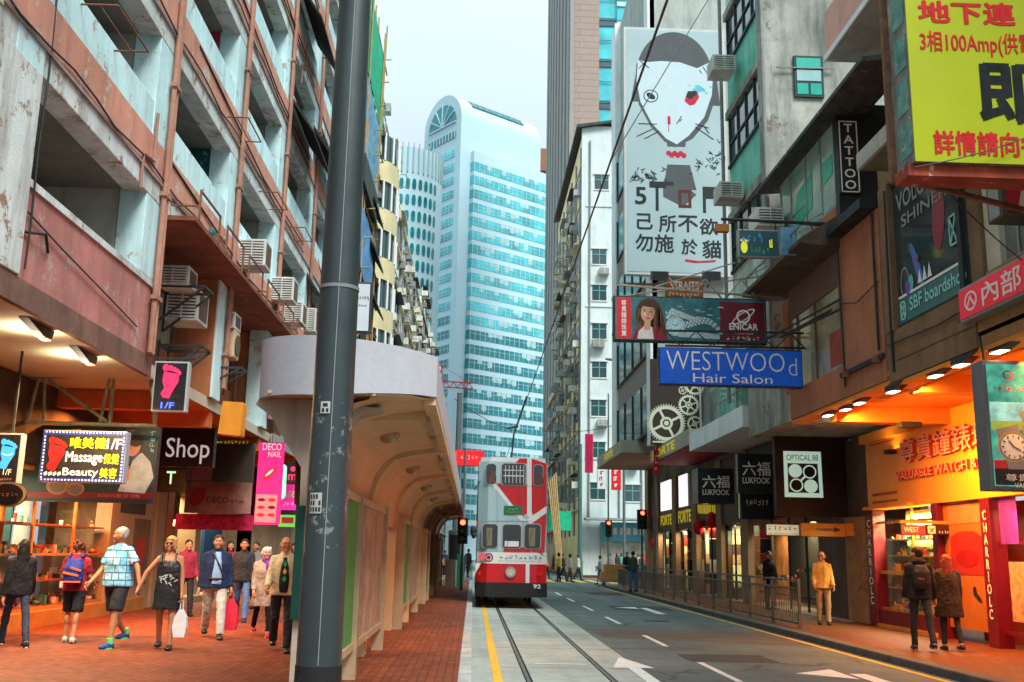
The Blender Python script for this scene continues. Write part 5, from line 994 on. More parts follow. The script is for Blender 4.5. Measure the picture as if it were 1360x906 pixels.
q = MB(); q.prism([(tx2(633), tz(762)), (tx2(640), tz(749)), (tx2(633), tz(749))], 'Y', YF - .06, YF - .05); q.build('white_stripe', TW, tr)
def twin(px0, py0, px1, py1, seat=None):
    w = MB(); X0, X1, Z0, Z1 = tx2(px0), tx2(px1), tz(py1), tz(py0); c = .06
    pts = [(X0 + c, Z0), (X1 - c, Z0), (X1, Z0 + c), (X1, Z1 - c), (X1 - c, Z1), (X0 + c, Z1), (X0, Z1 - c), (X0, Z0 + c)]
    w.prism([((x - (X0 + X1) / 2) * 1.09 + (X0 + X1) / 2, (z - (Z0 + Z1) / 2) * 1.06 + (Z0 + Z1) / 2) for x, z in pts], 'Y', YF - .022, YF - .012); o = w.build('window', mat('tram_window_frame', (.40, .42, .41), .5), tr)
    g = MB(); g.prism(pts, 'Y', YF - .03, YF - .0225); g.build('pane', TG, o); return o, X0, X1, Z0, Z1
for r_ in ((644, 617, 657, 643), (665, 616, 697, 644), (708, 617, 720, 644), (641, 697, 661, 728), (668, 697, 692, 728), (697, 696, 718, 728)):
    o, X0, X1, Z0, Z1 = twin(*r_)
    if r_[0] == 665:
        b = MB(); b.box(X0 + .05, X1 - .05, YF - .034, YF - .031, Z0 + .25, Z0 + .28); b.box(X0 + .05, X1 - .05, YF - .034, YF - .031, Z0 + .42, Z0 + .44)
        for i in range(6): b.box(X0 + .1 + i * .11, X0 + .115 + i * .11, YF - .034, YF - .031, Z0 + .05, Z1 - .05)
        b.build('window_rail', TW, o)
    if r_[1] > 690: q = MB(); q.bar((X0 + .1, YF - .04, Z0 - .02), ((X0 + X1) / 2, YF - .04, Z1 - .15), .014); q.build('wiper', MT['black'], o)
    if r_[0] in (644, 708): q = MB(); q.ell(((X0 + X1) / 2 + .05, YF - .033, Z0 + .3), .07, .002, .09, 10, 6); q.box((X0 + X1) / 2 - .06, (X0 + X1) / 2 + .16, YF - .034, YF - .0315, Z0 + .03, Z0 + .22); q.build('passenger_silhouette', mat('passenger_tone', (.14, .07, .05), .8, .4, 9), o)
    if r_[0] == 668: B('dash_cloth', TW, o, (X0 + .06, X1 - .06, YF - .034, YF - .031, Z0 + .04, Z0 + .2))
    if r_[0] in (641, 697): B('interior_panel', mat('tram_interior', (.22, .20, .12), .6, .2), o, (X0 + .12, X1 - .16, YF - .034, YF - .031, Z0 + .06, Z1 - .1))
o = B('destination_blind', mat('blind_green', (.01, .16, .06), .4), tr, (tx2(669), tx2(693), YF - .03, YF - .012, tz(683), tz(672)))
marks(o, tx2(675), tx2(688), tz(677.5), tz(673.5), YF - .032, mat('blind_text', (.45, .6, .35), .5), 3, 8); marks(o, tx2(672), tx2(690), tz(681), tz(679), YF - .032, mat('blind_text', (.45, .6, .35)), 9, 9)
c_ = (tx2(679), YF - .09, tz(760)); q = MB(); q.cyl((c_[0], YF - .04, c_[2]), (c_[0], YF - .11, c_[2]), .17, .155, 24); h_ = q.build('headlight', mat('chrome', (.45, .45, .43), .25, .1, metal=.8), tr)
b = MB(); disc(b, c_[0], c_[2], .10, YF - .111, .003, 20); b.build('lens', mat('headlight_lens', (.55, .5, .38), .15), h_)
ty(tr, '92', tx2(709), tx2(719), tz(781), tz(775.5), YF - .094, TW, .03)
for px in (638.5, 717): q = MB(); q.cyl((tx2(px), YF - .04, tz(762)), (tx2(px), YF - .06, tz(762)), .05, n=10); q.build('tail_lamp', mat('lamp_red', (.5, .01, .01), .2), tr)
for s in (-1, 1):
    for k in range(7):
        xx = x0 - .006 if s < 0 else x1 + .001
        for z0_, z1_ in ((tz(644), tz(617)), (tz(728), tz(697))): B('side_window', TG, tr, (xx, xx + .005, YF + .7 + k * 1.2, YF + 1.65 + k * 1.2, z0_, z1_))
B('side_band', TR, tr, (x0 - .012, x0 - .007, YF + .3, TL - .3, tz(695), tz(655)), (x1 + .007, x1 + .012, YF + .3, TL - .3, tz(695), tz(655)))
q = MB(); q.bar((x0 + .05, YF + .1, tz(640)), (x0 - .12, YF + .1, tz(652)), .03); q.ell((x0 - .12, YF + .05, tz(706)), .09, .05, .16); q.ell((x0 - .1, YF + .05, tz(712)), .07, .05, .1); q.bar((x0, YF + .2, tz(706)), (x0 - .1, YF + .1, tz(706)), .03); q.build('mirror', MT['black'], tr)
q = MB(); q.bar((xm, YF + 2.5, zr), (xm + .05, YF + 1.5, tz(568)), .05); q.bar((xm + .05, YF + 1.5, tz(568)), (xm + .3, YF - 1.2, tz(534)), .035); q.bar((xm - .2, YF + .6, tz(566)), (xm + .15, YF + .6, tz(563)), .05); q.build('trolley_pole', MT['dark'], tr)
for s in (x0 + .35, x1 - .35):
    for y in (YF + 3, YF + 5.6): q = MB(); q.cyl((s - .05, y, .33), (s + .05, y, .33), .33, n=18); q.build('wheel', MT['dark'], tr)
sb = B('side_advert', mat('tram_side_advert', (.6, .05, .05), .4, .5, 1.5), tr, (x1 + .0125, x1 + .04, YF + 1, YF + 7, tz(672), tz(650)))
# ================================================================== HANGING SIGNS
def sign(name, label, x0, y0, x1, y1, Y, depth, face, frame, fw=.04, group=None, cat='sign'):
    X0, X1, Z0, Z1 = RY(x0, y0, x1, y1, Y); t = thing(name, label, cat, ((X0 + X1) / 2, Y, Z0), group)
    B('sign_box', frame, t, (X0, X1, Y, Y + depth, Z0, Z1), bev=.01)
    o = B('sign_face', face, t, (X0 + fw, X1 - fw, Y - .012, Y - .001, Z0 + fw, Z1 - fw))
    return t, o, (lambda px: P(px, (y0 + y1) / 2, Y=Y).x), (lambda py: P((x0 + x1) / 2, py, Y=Y).z)
def pz(t, name, m, pts, Y, off, X_, Z_):
    b = MB(); flat(b, [(X_(x), Z_(y)) for x, y in pts], Y, off); return b.build(name, m, t)
def pell(t, name, m, cx, cy, rx, ry, Y, off, X_, Z_, a0=0, a1=360, ang=0):
    pts = []
    for i in range(25):
        a = R(a0 + (a1 - a0) * i / 24); u, v = rx * math.cos(a), ry * math.sin(a); pts.append((cx + u * math.cos(ang) - v * math.sin(ang), cy + u * math.sin(ang) + v * math.cos(ang)))
    if a1 - a0 == 360: pts = pts[:-1]
    return pz(t, name, m, pts[::-1], Y, off, X_, Z_)
skin = mat('skin_print', (.55, .30, .19), .5, .03); hairp = mat('hair_print', (.07, .035, .02), .5, .1)
def led(n, c, e_=.6): return mat(n, c, .4, 0, emit=e_)
# ---- yellow board
YB = 9.0; t, o, X_, Z_ = sign('billboard', 'huge lime yellow billboard with red and black Chinese characters at the upper right', 1206, -70, 1500, 219, YB, .42, mat('lime_yellow_vinyl', (.34, .39, .0015), .6, .05, 1.2, bump=.12, bscale=3), mat('peeling_frame', (.20, .22, .20), .7, .4, 5, wear=.35, wcol=(.5, .42, .34), wscale=5), .0)
rv = mat('red_vinyl', (.50, .010, .015), .7, .03); bv = mat('black_vinyl', (.008, .012, .012), .8)
def tyb(s, x0, x1, y0, y1, m, bold=.02): ty(o, s, X_(x0), X_(x1), Z_(y1), Z_(y0), YB - .014, m, bold, .003)
tyb('地下連', 1222, 1352, 6, 36, rv, .04); tyb('3相100Amp(供電', 1222, 1373, 46, 78, rv, .012); tyb('即', 1294, 1377, 86, 166, bv, .045); tyb('詳情請向各', 1231, 1372, 177, 210, rv, .03)
B('frame_rail', mat('rust_red_rail', (.35, .06, .03), .7, .4, 3, wear=.15), t, (X_(1200), X_(1500), YB + .05, YB + .36, Z_(219) - .12, Z_(219) - .002)); q = MB()
for i in range(4): q.bar((X_(1213) + .1, YB + .5, Z_(219) + .4 * i), (6.6, YB + 1.6, Z_(219) + .4 * i), .05)
q.bar((X_(1203), YB + .46, Z_(225)), (X_(1203), YB + .46, Z_(-60)), .06); q.build('support_arm', MT['rust'], t)
for i in range(4): B('peeling_strip', mat('turquoise_peel', (.12, .32, .28), .7, .4, 6, wear=.4, wcol=(.55, .40, .30), wscale=8), t, (X_(1206) - .006, X_(1206) - .001, YB + .05, YB + .3, Z_(205 - 58 * i), Z_(160 - 58 * i)))
# ---- watch light box lower right
t, o, X_, Z_ = sign('light_box', 'framed watch light box hanging at the right edge below the orange soffit', 1310, 480, 1420, 652, 12.6, .3, mat('emerald_scene', (.010, .060, .042), .35, .7, 3.5, emit=2.2), mat('grey_alu_frame', (.15, .155, .155), .4, .2), .05)
Yb = 12.6; pz(o, 'poster_band', mat('yellow_green_band', (.06, .065, .01), .5, .2, 5, emit=2), [(1316, 572), (1400, 572), (1400, 560), (1316, 560)], Yb, .014, X_, Z_); pz(o, 'poster_band', mat('pale_aqua', (.06, .12, .10), .4, .5, 4, emit=2), [(1316, 560), (1400, 560), (1400, 535), (1316, 535)], Yb, .014, X_, Z_); pz(o, 'poster_band', MT['red'], [(1316, 624), (1400, 624), (1400, 612), (1316, 612)], Yb, .014, X_, Z_); pz(o, 'poster_band', MT['black'], [(1316, 645), (1400, 645), (1400, 623), (1316, 623)], Yb, .015, X_, Z_)
for cx, cy, r in ((1343, 594, 21), (1376, 570, 20)):
    pz(o, 'watch_strap', MT['steel'], [(cx - 9, cy + 30), (cx + 13, cy + 30), (cx + 8, cy - 30), (cx - 22, cy - 22)], Yb, .018, X_, Z_)
    for k, (m, f_) in enumerate(((MT['gold'], 1), (MT['steel'], .9), (mat('watch_dial', (.72, .74, .70), .4), .8), )): pell(o, 'watch_dial', m, cx, cy, r * f_, r * f_, Yb, .02 + .002 * k, X_, Z_)
    b = MB()
    for i in range(12):
        a = 2 * math.pi * i / 12; u0, v0, u1, v1 = cx + r * .6 * math.cos(a), cy + r * .6 * math.sin(a), cx + r * .74 * math.cos(a), cy + r * .74 * math.sin(a); b.bar((X_(u0), Yb - .027, Z_(v0)), (X_(u1), Yb - .027, Z_(v1)), .004, .012)
    b.bar((X_(cx), Yb - .028, Z_(cy)), (X_(cx - 6), Yb - .028, Z_(cy - 8)), .004, .012); b.bar((X_(cx), Yb - .028, Z_(cy)), (X_(cx + 9), Yb - .028, Z_(cy + 5)), .004, .01); b.build('watch_hands', MT['black'], o)
pell(o, 'emblem', rv, 1343, 499, 7, 6, Yb, .016, X_, Z_); pell(o, 'emblem', mat('emerald_scene', (.1, .32, .2)), 1343, 499, 5, 4.2, Yb, .018, X_, Z_); marks(o, X_(1322), X_(1366), Z_(521), Z_(511), Yb - .014, rv, 7, 3); ty(o, 'VALUABLE', X_(1340), X_(1378), Z_(649), Z_(642), Yb - .02, wl, .01); ty(o, '尊貴', X_(1329), X_(1360), Z_(640), Z_(630), Yb - .02, wl, .01)
q = MB(); q.cyl((X_(1322), Yb + .15, Z_(480)), (X_(1318), Yb + .15, 4.5), .015, n=6); q.build('hanger', MT['dark'], t)
# ---- red 內部 sign on the facade
t = thing('sign', 'red sign with white characters 內部 along the wall of the right corner building', 'sign', (6.45, 12, 4.7)); q = MB(); q.box(6.4, 6.58, 9, 12.95, 4.68, 5.14); q.build('sign_box', MT['steel'], t, .01); o = B('sign_face', mat('sign_red', (.52, .012, .03), .35, .05, 1, emit=.15), t, (6.385, 6.399, 9.02, 12.92, 4.72, 5.10))
tx(o, '內部', 12.3, 11.35, 4.76, 5.06, 6.383, wl, .02); q = MB(); k = 24
V = [(6.379, 12.6 + .17 * math.cos(2 * math.pi * i / k), 4.91 + .13 * math.sin(2 * math.pi * i / k)) for i in range(k)] + [(6.379, 12.6 + .13 * math.cos(2 * math.pi * i / k), 4.91 + .10 * math.sin(2 * math.pi * i / k)) for i in range(k)]
q.add(V, [(i, (i + 1) % k, (i + 1) % k + k, i + k) for i in range(k)]); q.bar((6.379, 12.6, 4.98), (6.379, 12.7, 4.84), .006, .03); q.bar((6.379, 12.61, 4.95), (6.379, 12.5, 4.84), .006, .03); q.build('emblem', wl, t)
t, o, X_, Z_ = sign('sign', 'dark framed red sign box hanging just under the yellow billboard', 1330, 238, 1420, 288, 11.3, .35, mat('sign_red2', (.45, .01, .02), .4), mat('brown_box_frame', (.10, .07, .05), .6), .06); B('side_grille', MT['steel'], t, (X_(1330) - .006, X_(1330) - .001, 11.36, 11.6, Z_(285), Z_(242))); pz(o, 'decal', mat('skin_tone_decal', (.6, .4, .3), .5), [(1350, 280), (1370, 280), (1370, 245), (1356, 255)], 11.3, .014, X_, Z_)
# ---- teal foot sign on its long pipe
t, o, X_, Z_ = sign('sign', 'small teal sign with a yellow footprint hung from a long black pipe', 980, 305, 1036, 342, 17.9, .12, mat('teal_board', (.02, .10, .11), .4, .3, 3), MT['steel'], .03)
yf = mat('yellow_foot', (.7, .68, .05), .5, 0, emit=.2); pell(o, 'footprint', yf, 988, 329, 4.5, 8, 17.9, .014, X_, Z_); 
for i in range(4): pell(o, 'footprint', yf, 984.5 + i * 2.6, 319 + abs(i - 1), 1.4, 1.6, 17.9, .015, X_, Z_)
bl = mat('blue_mark', (.05, .22, .45), .5, .2, 6, emit=.1); marks(o, X_(984), X_(1014), Z_(324), Z_(309), 17.886, bl, 4, 21); marks(o, X_(996), X_(1022), Z_(338), Z_(327), 17.886, mat('green_mark', (.05, .3, .15), .5, emit=.1), 5, 22); marks(o, X_(1020), X_(1032), Z_(330), Z_(312), 17.886, yf, 1, 23)
q = MB(); q.cyl(P(958, 291, Y=17.9), P(1158, 300, Y=17.9), .03); q.cyl(P(1062, 297, Y=17.9), P(1158, 306, Y=17.9), .02); 
for px in (986, 1030): q.cyl(P(px, 293, Y=17.9), P(px, 306, Y=17.9), .012)
for px in (1075, 1095, 1115, 1135): q.cyl(P(px, 296, Y=17.9), P(px + 4, 305, Y=17.9), .012)
q.build('support_arm', MT['dark'], t)
p = P(959, 300, Y=17.9); q = MB(); q.box(p.x - .12, p.x + .12, 17.85, 17.97, p.z - .12, p.z + .02); q.build('lamp_box', mat('rust_box', (.35, .14, .04), .6), t)
t = B('blue_panel', mat('pale_blue_panel', (.18, .40, .58), .5, .35, 4), None, (P(1038, 320, Y=18.4).x, P(1057, 320, Y=18.4).x, 18.4, 18.46, P(1045, 338, Y=18.4).z, P(1045, 302, Y=18.4).z)); tag(t, 'pale blue panel standing beside the teal foot sign', 'panel')
# ---- watch advert and hair salon over the road
YE_ = 21.0; t, o, X_, Z_ = sign('billboard', 'wide watch billboard with a brunette portrait hanging over the road above the blue salon sign', 815, 395, 1018, 455, YE_, .18, mat('petrol_scene', (.03, .15, .17), .35, .5, 2.2), MT['dark'], .03)
pz(o, 'red_strip', mat('sign_red3', (.66, .01, .012), .35), [(819, 452), (838, 452), (838, 398), (819, 398)], YE_, .014, X_, Z_); ty(o, '尊\n貴\n鐘\n錶\n珠\n寶', X_(825), X_(832), Z_(449), Z_(401), YE_ - .017, wl, .02, .003, 'lettering', 1.0)
mar = mat('maroon', (.16, .008, .018), .4); pz(o, 'maroon_panel', mar, [(956, 452), (1015, 452), (1015, 400), (956, 400)], YE_, .014, X_, Z_)
b = MB(); cx, cz = X_(987), Z_(419); disc(b, cx, cz, .15, YE_, .018, 24, 0, .115)
k = 28; V = []
for rr in (1, .86):
    for i in range(k):
        a = 2 * math.pi * i / k; u, v = .30 * rr * math.cos(a), .085 * rr ** 2 * math.sin(a); V.append((cx + u * .83 - v * .55, YE_ - .019, cz + u * .55 + v * .83))
b.add(V, [(i, (i + 1) % k, (i + 1) % k + k, i + k) for i in range(k)]); b.build('planet_emblem', wl, o); ty(o, 'ENICAR', X_(968), X_(1006), Z_(437), Z_(428), YE_ - .018, wl, .03); marks(o, X_(964), X_(1010), Z_(451), Z_(445), YE_ - .018, wl, 7, 31); marks(o, X_(976), X_(1000), Z_(443), Z_(439.5), YE_ - .018, wl, 8, 32)
Y_ = YE_; pell(o, 'hair_print', hairp, 862, 420, 18, 22, Y_, .014, X_, Z_); pz(o, 'hair_print', hairp, [(846, 452), (886, 452), (880, 415), (848, 412)], Y_, .0145, X_, Z_); pz(o, 'jacket_print', mat('wine_jacket', (.25, .012, .04), .5), [(840, 452), (886, 452), (876, 437), (868, 432), (852, 433), (844, 440)], Y_, .016, X_, Z_)
pz(o, 'blouse_print', mat('pale_print', (.62, .58, .52), .5), [(846, 452), (868, 452), (866, 436), (856, 434), (848, 442)], Y_, .017, X_, Z_); pz(o, 'neck_print', skin, [(855, 440), (863, 440), (864, 425), (856, 425)], Y_, .018, X_, Z_); pell(o, 'face_print', skin, 860, 417, 9, 13, Y_, .0185, X_, Z_, ang=.1)
pz(o, 'hair_print', hairp, [(850, 408), (871, 411), (870, 404), (861, 401), (852, 403)], Y_, .019, X_, Z_)
for ex, ey in ((856, 415), (864, 416)): pell(o, 'eye_print', MT['black'], ex, ey, 1.7, .9, Y_, .0195, X_, Z_)
pell(o, 'lip_print', mat('lip_print', (.55, .03, .04), .4), 860.5, 424.5, 3, 1.1, Y_, .0195, X_, Z_)
rh = random.Random(17); b = MB()
for k in range(26):   # strands of lighter and darker hair
    x0_ = 862 + rh.uniform(-16, 17); b.bar((X_(x0_), Y_ - .0155, Z_(404 + abs(x0_ - 862) * .55)), (X_(x0_ + rh.uniform(-3, 5)), Y_ - .0155, Z_(rh.uniform(436, 451))), .003, rh.uniform(.008, .022), k % 2)
b.build('hair_print', [mat('chestnut_print', (.20, .085, .035), .5, .2), mat('dark_hair_print', (.03, .014, .009), .5)], o)
pz(o, 'face_print', mat('skin_shade_print', (.42, .20, .12), .5), [(865, 424), (868, 418), (868, 410), (865.5, 412), (864.5, 420)], Y_, .0187, X_, Z_); pz(o, 'face_print', mat('skin_light_print', (.70, .44, .31), .5), [(854, 421), (858, 422), (858, 414), (854, 413)], Y_, .0187, X_, Z_); pz(o, 'face_print', mat('skin_shade_print', (.42, .20, .12)), [(859.6, 421), (862, 421), (861.2, 415), (860.4, 415)], Y_, .0189, X_, Z_)
for ex in (853.8, 862): pz(o, 'eye_print', hairp, [(ex, 413), (ex + 4.6, 412.6), (ex + 4.4, 411.9), (ex, 412.2)], Y_, .0196, X_, Z_)
b = MB(); ln = [mat('link_light', (.62, .72, .72), .3), mat('link_dark', (.12, .20, .22), .3), mat('link_mid', (.35, .48, .5), .3)]
for k in range(46):
    a = k / 45; u, v = 884 + 70 * a, 415 + 10 * math.sin(a * 5.5) + 26 * a * a; 
    for j in (0, 1, 2): flat(b, [(X_(u), Z_(v + j * 3 + 2.6)), (X_(u + 1.6), Z_(v + j * 3 + 2.6)), (X_(u + 1.6), Z_(v + j * 3)), (X_(u), Z_(v + j * 3))], Y_, .0149, (k + j) % 3)
for k in range(40): u, v = rh.uniform(890, 954), rh.uniform(402, 450); flat(b, [(X_(u), Z_(v + 1)), (X_(u + rh.uniform(2, 9)), Z_(v + 1 + rh.uniform(-1, 1))), (X_(u + 6), Z_(v)), (X_(u), Z_(v))], Y_, .0141, k % 3)
b.build('bracelet_print', ln, o)
for cx, cy, r in ((897, 434, 13),):
    pz(o, 'strap_print', mat('silver_print', (.42, .55, .56), .4, .4, 20), [(886, 418), (892, 410), (930, 424), (928, 430), (904, 422)], Y_, .0145, X_, Z_); pz(o, 'strap_print', mat('silver_print', (.42, .55, .56)), [(900, 448), (955, 450), (955, 444), (925, 440), (908, 440)], Y_, .0146, X_, Z_)
    pell(o, 'watch_print', mat('silver_print', (.42, .55, .56)), cx, cy, r, r, Y_, .016, X_, Z_); pell(o, 'watch_print', mat('ice_dial', (.45, .72, .76), .3), cx, cy, r * .72, r * .72, Y_, .0165, X_, Z_); b = MB()
    for k in range(12): a = 2 * math.pi * k / 12; b.bar((X_(cx + r * .5 * math.cos(a)), Y_ - .0172, Z_(cy + r * .5 * math.sin(a))), (X_(cx + r * .66 * math.cos(a)), Y_ - .0172, Z_(cy + r * .66 * math.sin(a))), .002, .012)
    b.bar((X_(cx), Y_ - .0175, Z_(cy)), (X_(cx + 4), Y_ - .0175, Z_(cy - 4)), .002, .014); b.bar((X_(cx), Y_ - .0175, Z_(cy)), (X_(cx - 5), Y_ - .0175, Z_(cy - 3)), .002, .012); b.build('watch_print', MT['dark'], o)
q = MB()
for zz in (P(1010, 398, Y=21.1).z, P(1010, 447, Y=21.1).z): q.bar((X_(815), 21.3, zz), (6.65, 21.3, zz + .05), .05)
for i in range(5): q.bar((X_(1016) - .4 * i, 21.32, P(1010, 398, Y=21.1).z + (.5 if i % 2 else 0)), (X_(1016) - .4 * i - .4, 21.32, P(1010, 398, Y=21.1).z + (0 if i % 2 else .5)), .03)
q.bar((X_(815), 21.3, Z_(398)), (X_(822), 21.3, Z_(376)), .03); q.bar((X_(822), 21.3, Z_(376)), (6.6, 21.3, Z_(388)), .04); q.bar((X_(820), 21.5, Z_(390)), (6.6, 21.5, Z_(352)), .03); q.bar((X_(870), 21.5, Z_(376)), (X_(985), 21.4, Z_(340)), .025)
q.bar((X_(995), 21.35, Z_(400)), (6.6, 21.35, Z_(360)), .03); q.build('support_truss', mat('pale_rust', (.32, .27, .22), .7, .3, 5), t)
YW = 19.9; t, o, X_, Z_ = sign('sign', 'wide royal blue hair salon sign reading WESTWOOd hanging over the road', 875, 463, 1066, 513, YW, .2, mat('royal_blue', (.005, .07, .40), .3, .06, 1.2, emit=.12), mat('navy_frame', (.01, .02, .06), .4), .025)
ty(o, 'WESTWOO', X_(885), X_(1042), Z_(493), Z_(468), YW - .014, wl, -.012); ty(o, 'd', X_(1047), X_(1058), Z_(497), Z_(474), YW - .014, wl, -.012); ty(o, 'Hair Salon', X_(920), X_(1025), Z_(509), Z_(497), YW - .014, wl, .0)
q = MB(); 
for zz in (Z_(460), Z_(440)):
    q.bar((X_(885), YW + .1, zz), (6.62, YW + .1, zz + .02), .04)
for i in range(9): x = X_(885) + i * .32; q.bar((x, YW + .1, Z_(460)), (x + .32, YW + .1, Z_(440)), .022) if i % 2 else q.bar((x, YW + .1, Z_(440)), (x + .32, YW + .1, Z_(460)), .022)
for y0_, py in ((17.5, 438), (18.3, 430)): q.bar((X_(1040), YW + .1, Z_(445)), (6.7, y0_, Z_(py)), .035)
q.bar((X_(1000), YW + .1, Z_(460)), (6.7, 17.6, Z_(425)), .03); q.build('support_truss', MT['dark'], t)
# ---- small orange sign
t, o, X_, Z_ = sign('sign', 'weathered orange sign reading STRAITS in front of the foot of the cat mural', 884, 371, 934, 395, 30, .15, mat('orange_sign', (.50, .12, .02), .6, .3, 2), MT['rust'], .03); ty(o, 'STRAITS', X_(890), X_(928), Z_(385), Z_(374), 29.985, wl, .02); marks(o, X_(888), X_(930), Z_(394), Z_(388), 29.985, wl, 9, 41); q = MB(); q.bar((X_(830), 30.1, Z_(378)), (6.9, 30.1, Z_(378)), .06); q.bar((X_(830), 30.3, Z_(393)), (7.2, 30.3, Z_(393)), .06); q.build('support_arm', MT['rust'], t)
# ---- cat mural
YM = 39.8; t, o, X_, Z_ = sign('mural', 'tall pale mural of a white cat face with a dark bob and the word STOP', 829, 38, 966, 366, YM, .3, mat('mural_ground', (.36, .47, .49), .7, .08, .3, streak=False), mat('pale_frame', (.50, .53, .52), .6, .1), .12)
dg_ = mat('mural_charcoal', (.085, .095, .10), .7, .08, 1); md = mat('mural_dark', (.025, .03, .03), .7); wh = mat('mural_white', (.50, .62, .66), .7, .03); mr_ = mat('mural_red', (.50, .015, .05), .6); cy_ = mat('mural_cyan', (.12, .48, .58), .6)
pell(o, 'painted_hair', dg_, 897, 100, 51, 57, YM, .014, X_, Z_, 180, 360); pz(o, 'painted_hair', dg_, [(838, 137), (856, 137), (862, 85), (846, 95)], YM, .0142, X_, Z_); pz(o, 'painted_hair', dg_, [(939, 139), (958, 139), (953, 90), (935, 85)], YM, .0143, X_, Z_)
face = [(848, 82), (862, 84), (880, 82), (905, 83), (928, 90), (948, 80), (949, 100), (947, 125), (936, 155), (915, 180), (899, 192), (885, 185), (866, 165), (851, 137), (846, 110)]
pz(o, 'painted_hair', dg_, [(x + (5 if x > 899 else -2), y + 4) for x, y in face], YM, .0144, X_, Z_); pz(o, 'painted_face', wh, face[::-1], YM, .016, X_, Z_)
pell(o, 'painted_eye', md, 865, 129, 10, 8.5, YM, .018, X_, Z_); pell(o, 'painted_eye', wh, 865, 129, 8.7, 7.2, YM, .019, X_, Z_); pell(o, 'painted_eye', md, 865, 129, 6.5, 3.6, YM, .020, X_, Z_, ang=.5)
rnd = random.Random(3); b = MB()
for k in range(26): a, d = rnd.uniform(0, 6.3), rnd.gauss(0, 6); rr = rnd.uniform(1, 4.5); pts = [(924 + 6 + d * 1.6 * math.cos(a) + rr * rnd.uniform(.5, 1.3) * math.cos(i), 118 + d * .7 * math.sin(a) + rr * rnd.uniform(.5, 1.3) * math.sin(i) * .8) for i in (0, 1, 2, 3, 4, 5)]; flat(b, [(X_(x), Z_(y)) for x, y in pts[::-1]], YM, .018 + k * .0001)
b.build('painted_splash', cy_, o); pz(o, 'painted_eye', mr_, [(910, 134), (917, 140), (924, 138), (930, 128), (927, 121), (914, 123)], YM, .0215, X_, Z_); pz(o, 'painted_eye', md, [(912, 128), (918, 132), (928, 124), (926, 120), (915, 121)], YM, .022, X_, Z_); pz(o, 'painted_nose', mr_, [(887, 166), (891, 166), (891, 155), (887, 155)], YM, .018, X_, Z_); pz(o, 'painted_nose', mr_, [(888, 176), (889, 176), (889, 166), (888, 166)], YM, .018, X_, Z_); pz(o, 'painted_neck', dg_, [(886, 195), (910, 195), (911, 189), (899, 193), (886, 189)], YM, .017, X_, Z_)
b = MB()
for x0_, y0_, x1_, y1_ in ((848, 166, 873, 166), (846, 183, 868, 172), (856, 186, 876, 175), (924, 164, 942, 169), (924, 168, 948, 184), (935, 166, 942, 176), (851, 83, 863, 92), (860, 82, 849, 93), (899, 165, 906, 154), (931, 92, 934, 97), (936, 88, 941, 96), (941, 86, 946, 92), (903, 162, 906, 158)): b.bar((X_(x0_), YM - .02, Z_(y0_)), (X_(x1_), YM - .02, Z_(y1_)), .006, .035)
b.build('painted_whiskers', md, o)
b = MB(); rnd = random.Random(8)
for k in range(46):
    cx = rnd.uniform(838, 884) if k % 2 else rnd.uniform(918, 962); cy = rnd.gauss(236, 5) if k % 2 else rnd.gauss(222 - (cx - 918) * .35, 9); pts = [(cx + rnd.uniform(-5, 5), cy + rnd.uniform(-4, 4)) for _ in range(4)]
    for a, c in zip(pts, pts[1:] + pts[:1]): b.bar((X_(a[0]), YM - .018, Z_(a[1])), (X_(c[0]), YM - .018, Z_(c[1])), .005, .018)
b.build('painted_crowd', md, o)
for k in range(6): pell(o, 'painted_bow', mr_, 888 + k * 4, 204 + (k % 2) * 2.5, 3.5, 3.4, YM, .0165 + k * .0002, X_, Z_)
pz(o, 'painted_dress', dg_, [(880, 252), (924, 252), (916, 219), (886, 219)], YM, .016, X_, Z_); pz(o, 'painted_table', md, [(862, 247), (894, 247), (894, 242), (862, 242)], YM, .018, X_, Z_); pz(o, 'painted_table', dg_, [(906, 275), (924, 258), (916, 252), (880, 252), (880, 262)][::-1], YM, .0155, X_, Z_)
def mt(s, x0, x1, y0, y1, m, bold=0.02): ty(o, s, X_(x0), X_(x1), Z_(y1), Z_(y0), YM - .019, m, bold, .004)
mt('5', 843, 858, 250, 273, md, .02)
for r_, m in (((870, 874, 250, 281), md), ((862, 884, 247, 250.5), md), ((932, 936, 247, 282), md), ((936, 952, 247, 263), md)): pz(o, 'painted_letter', m, [(r_[0], r_[3]), (r_[1], r_[3]), (r_[1], r_[2]), (r_[0], r_[2])], YM, .0185, X_, Z_)
for r_ in ((900, 904, 252, 276), (913, 917, 252, 276), (904, 913, 252, 256), (904, 913, 272, 276)): pz(o, 'painted_letter', mat('mural_brown', (.10, .03, .02), .7), [(r_[0], r_[3]), (r_[1], r_[3]), (r_[1], r_[2]), (r_[0], r_[2])], YM, .0195, X_, Z_)
mt('己', 845, 866, 285, 306, md, .02); mt('所', 874, 897, 286, 309, md, .02); mt('不', 899, 925, 286, 308, md, .02); mt('欲', 927, 951, 289, 311, md, .02); mt('勿', 843, 866, 312, 335, md, .02); mt('施', 868, 893, 312, 336, md, .02); mt('於', 903, 924, 317, 338, md, .02); mt('貓', 930, 955, 318, 342, md, .02)
pz(o, 'painted_underline', mr_, [(907, 347), (920, 349), (946, 347), (948, 344), (925, 346), (908, 344)], YM, .018, X_, Z_)
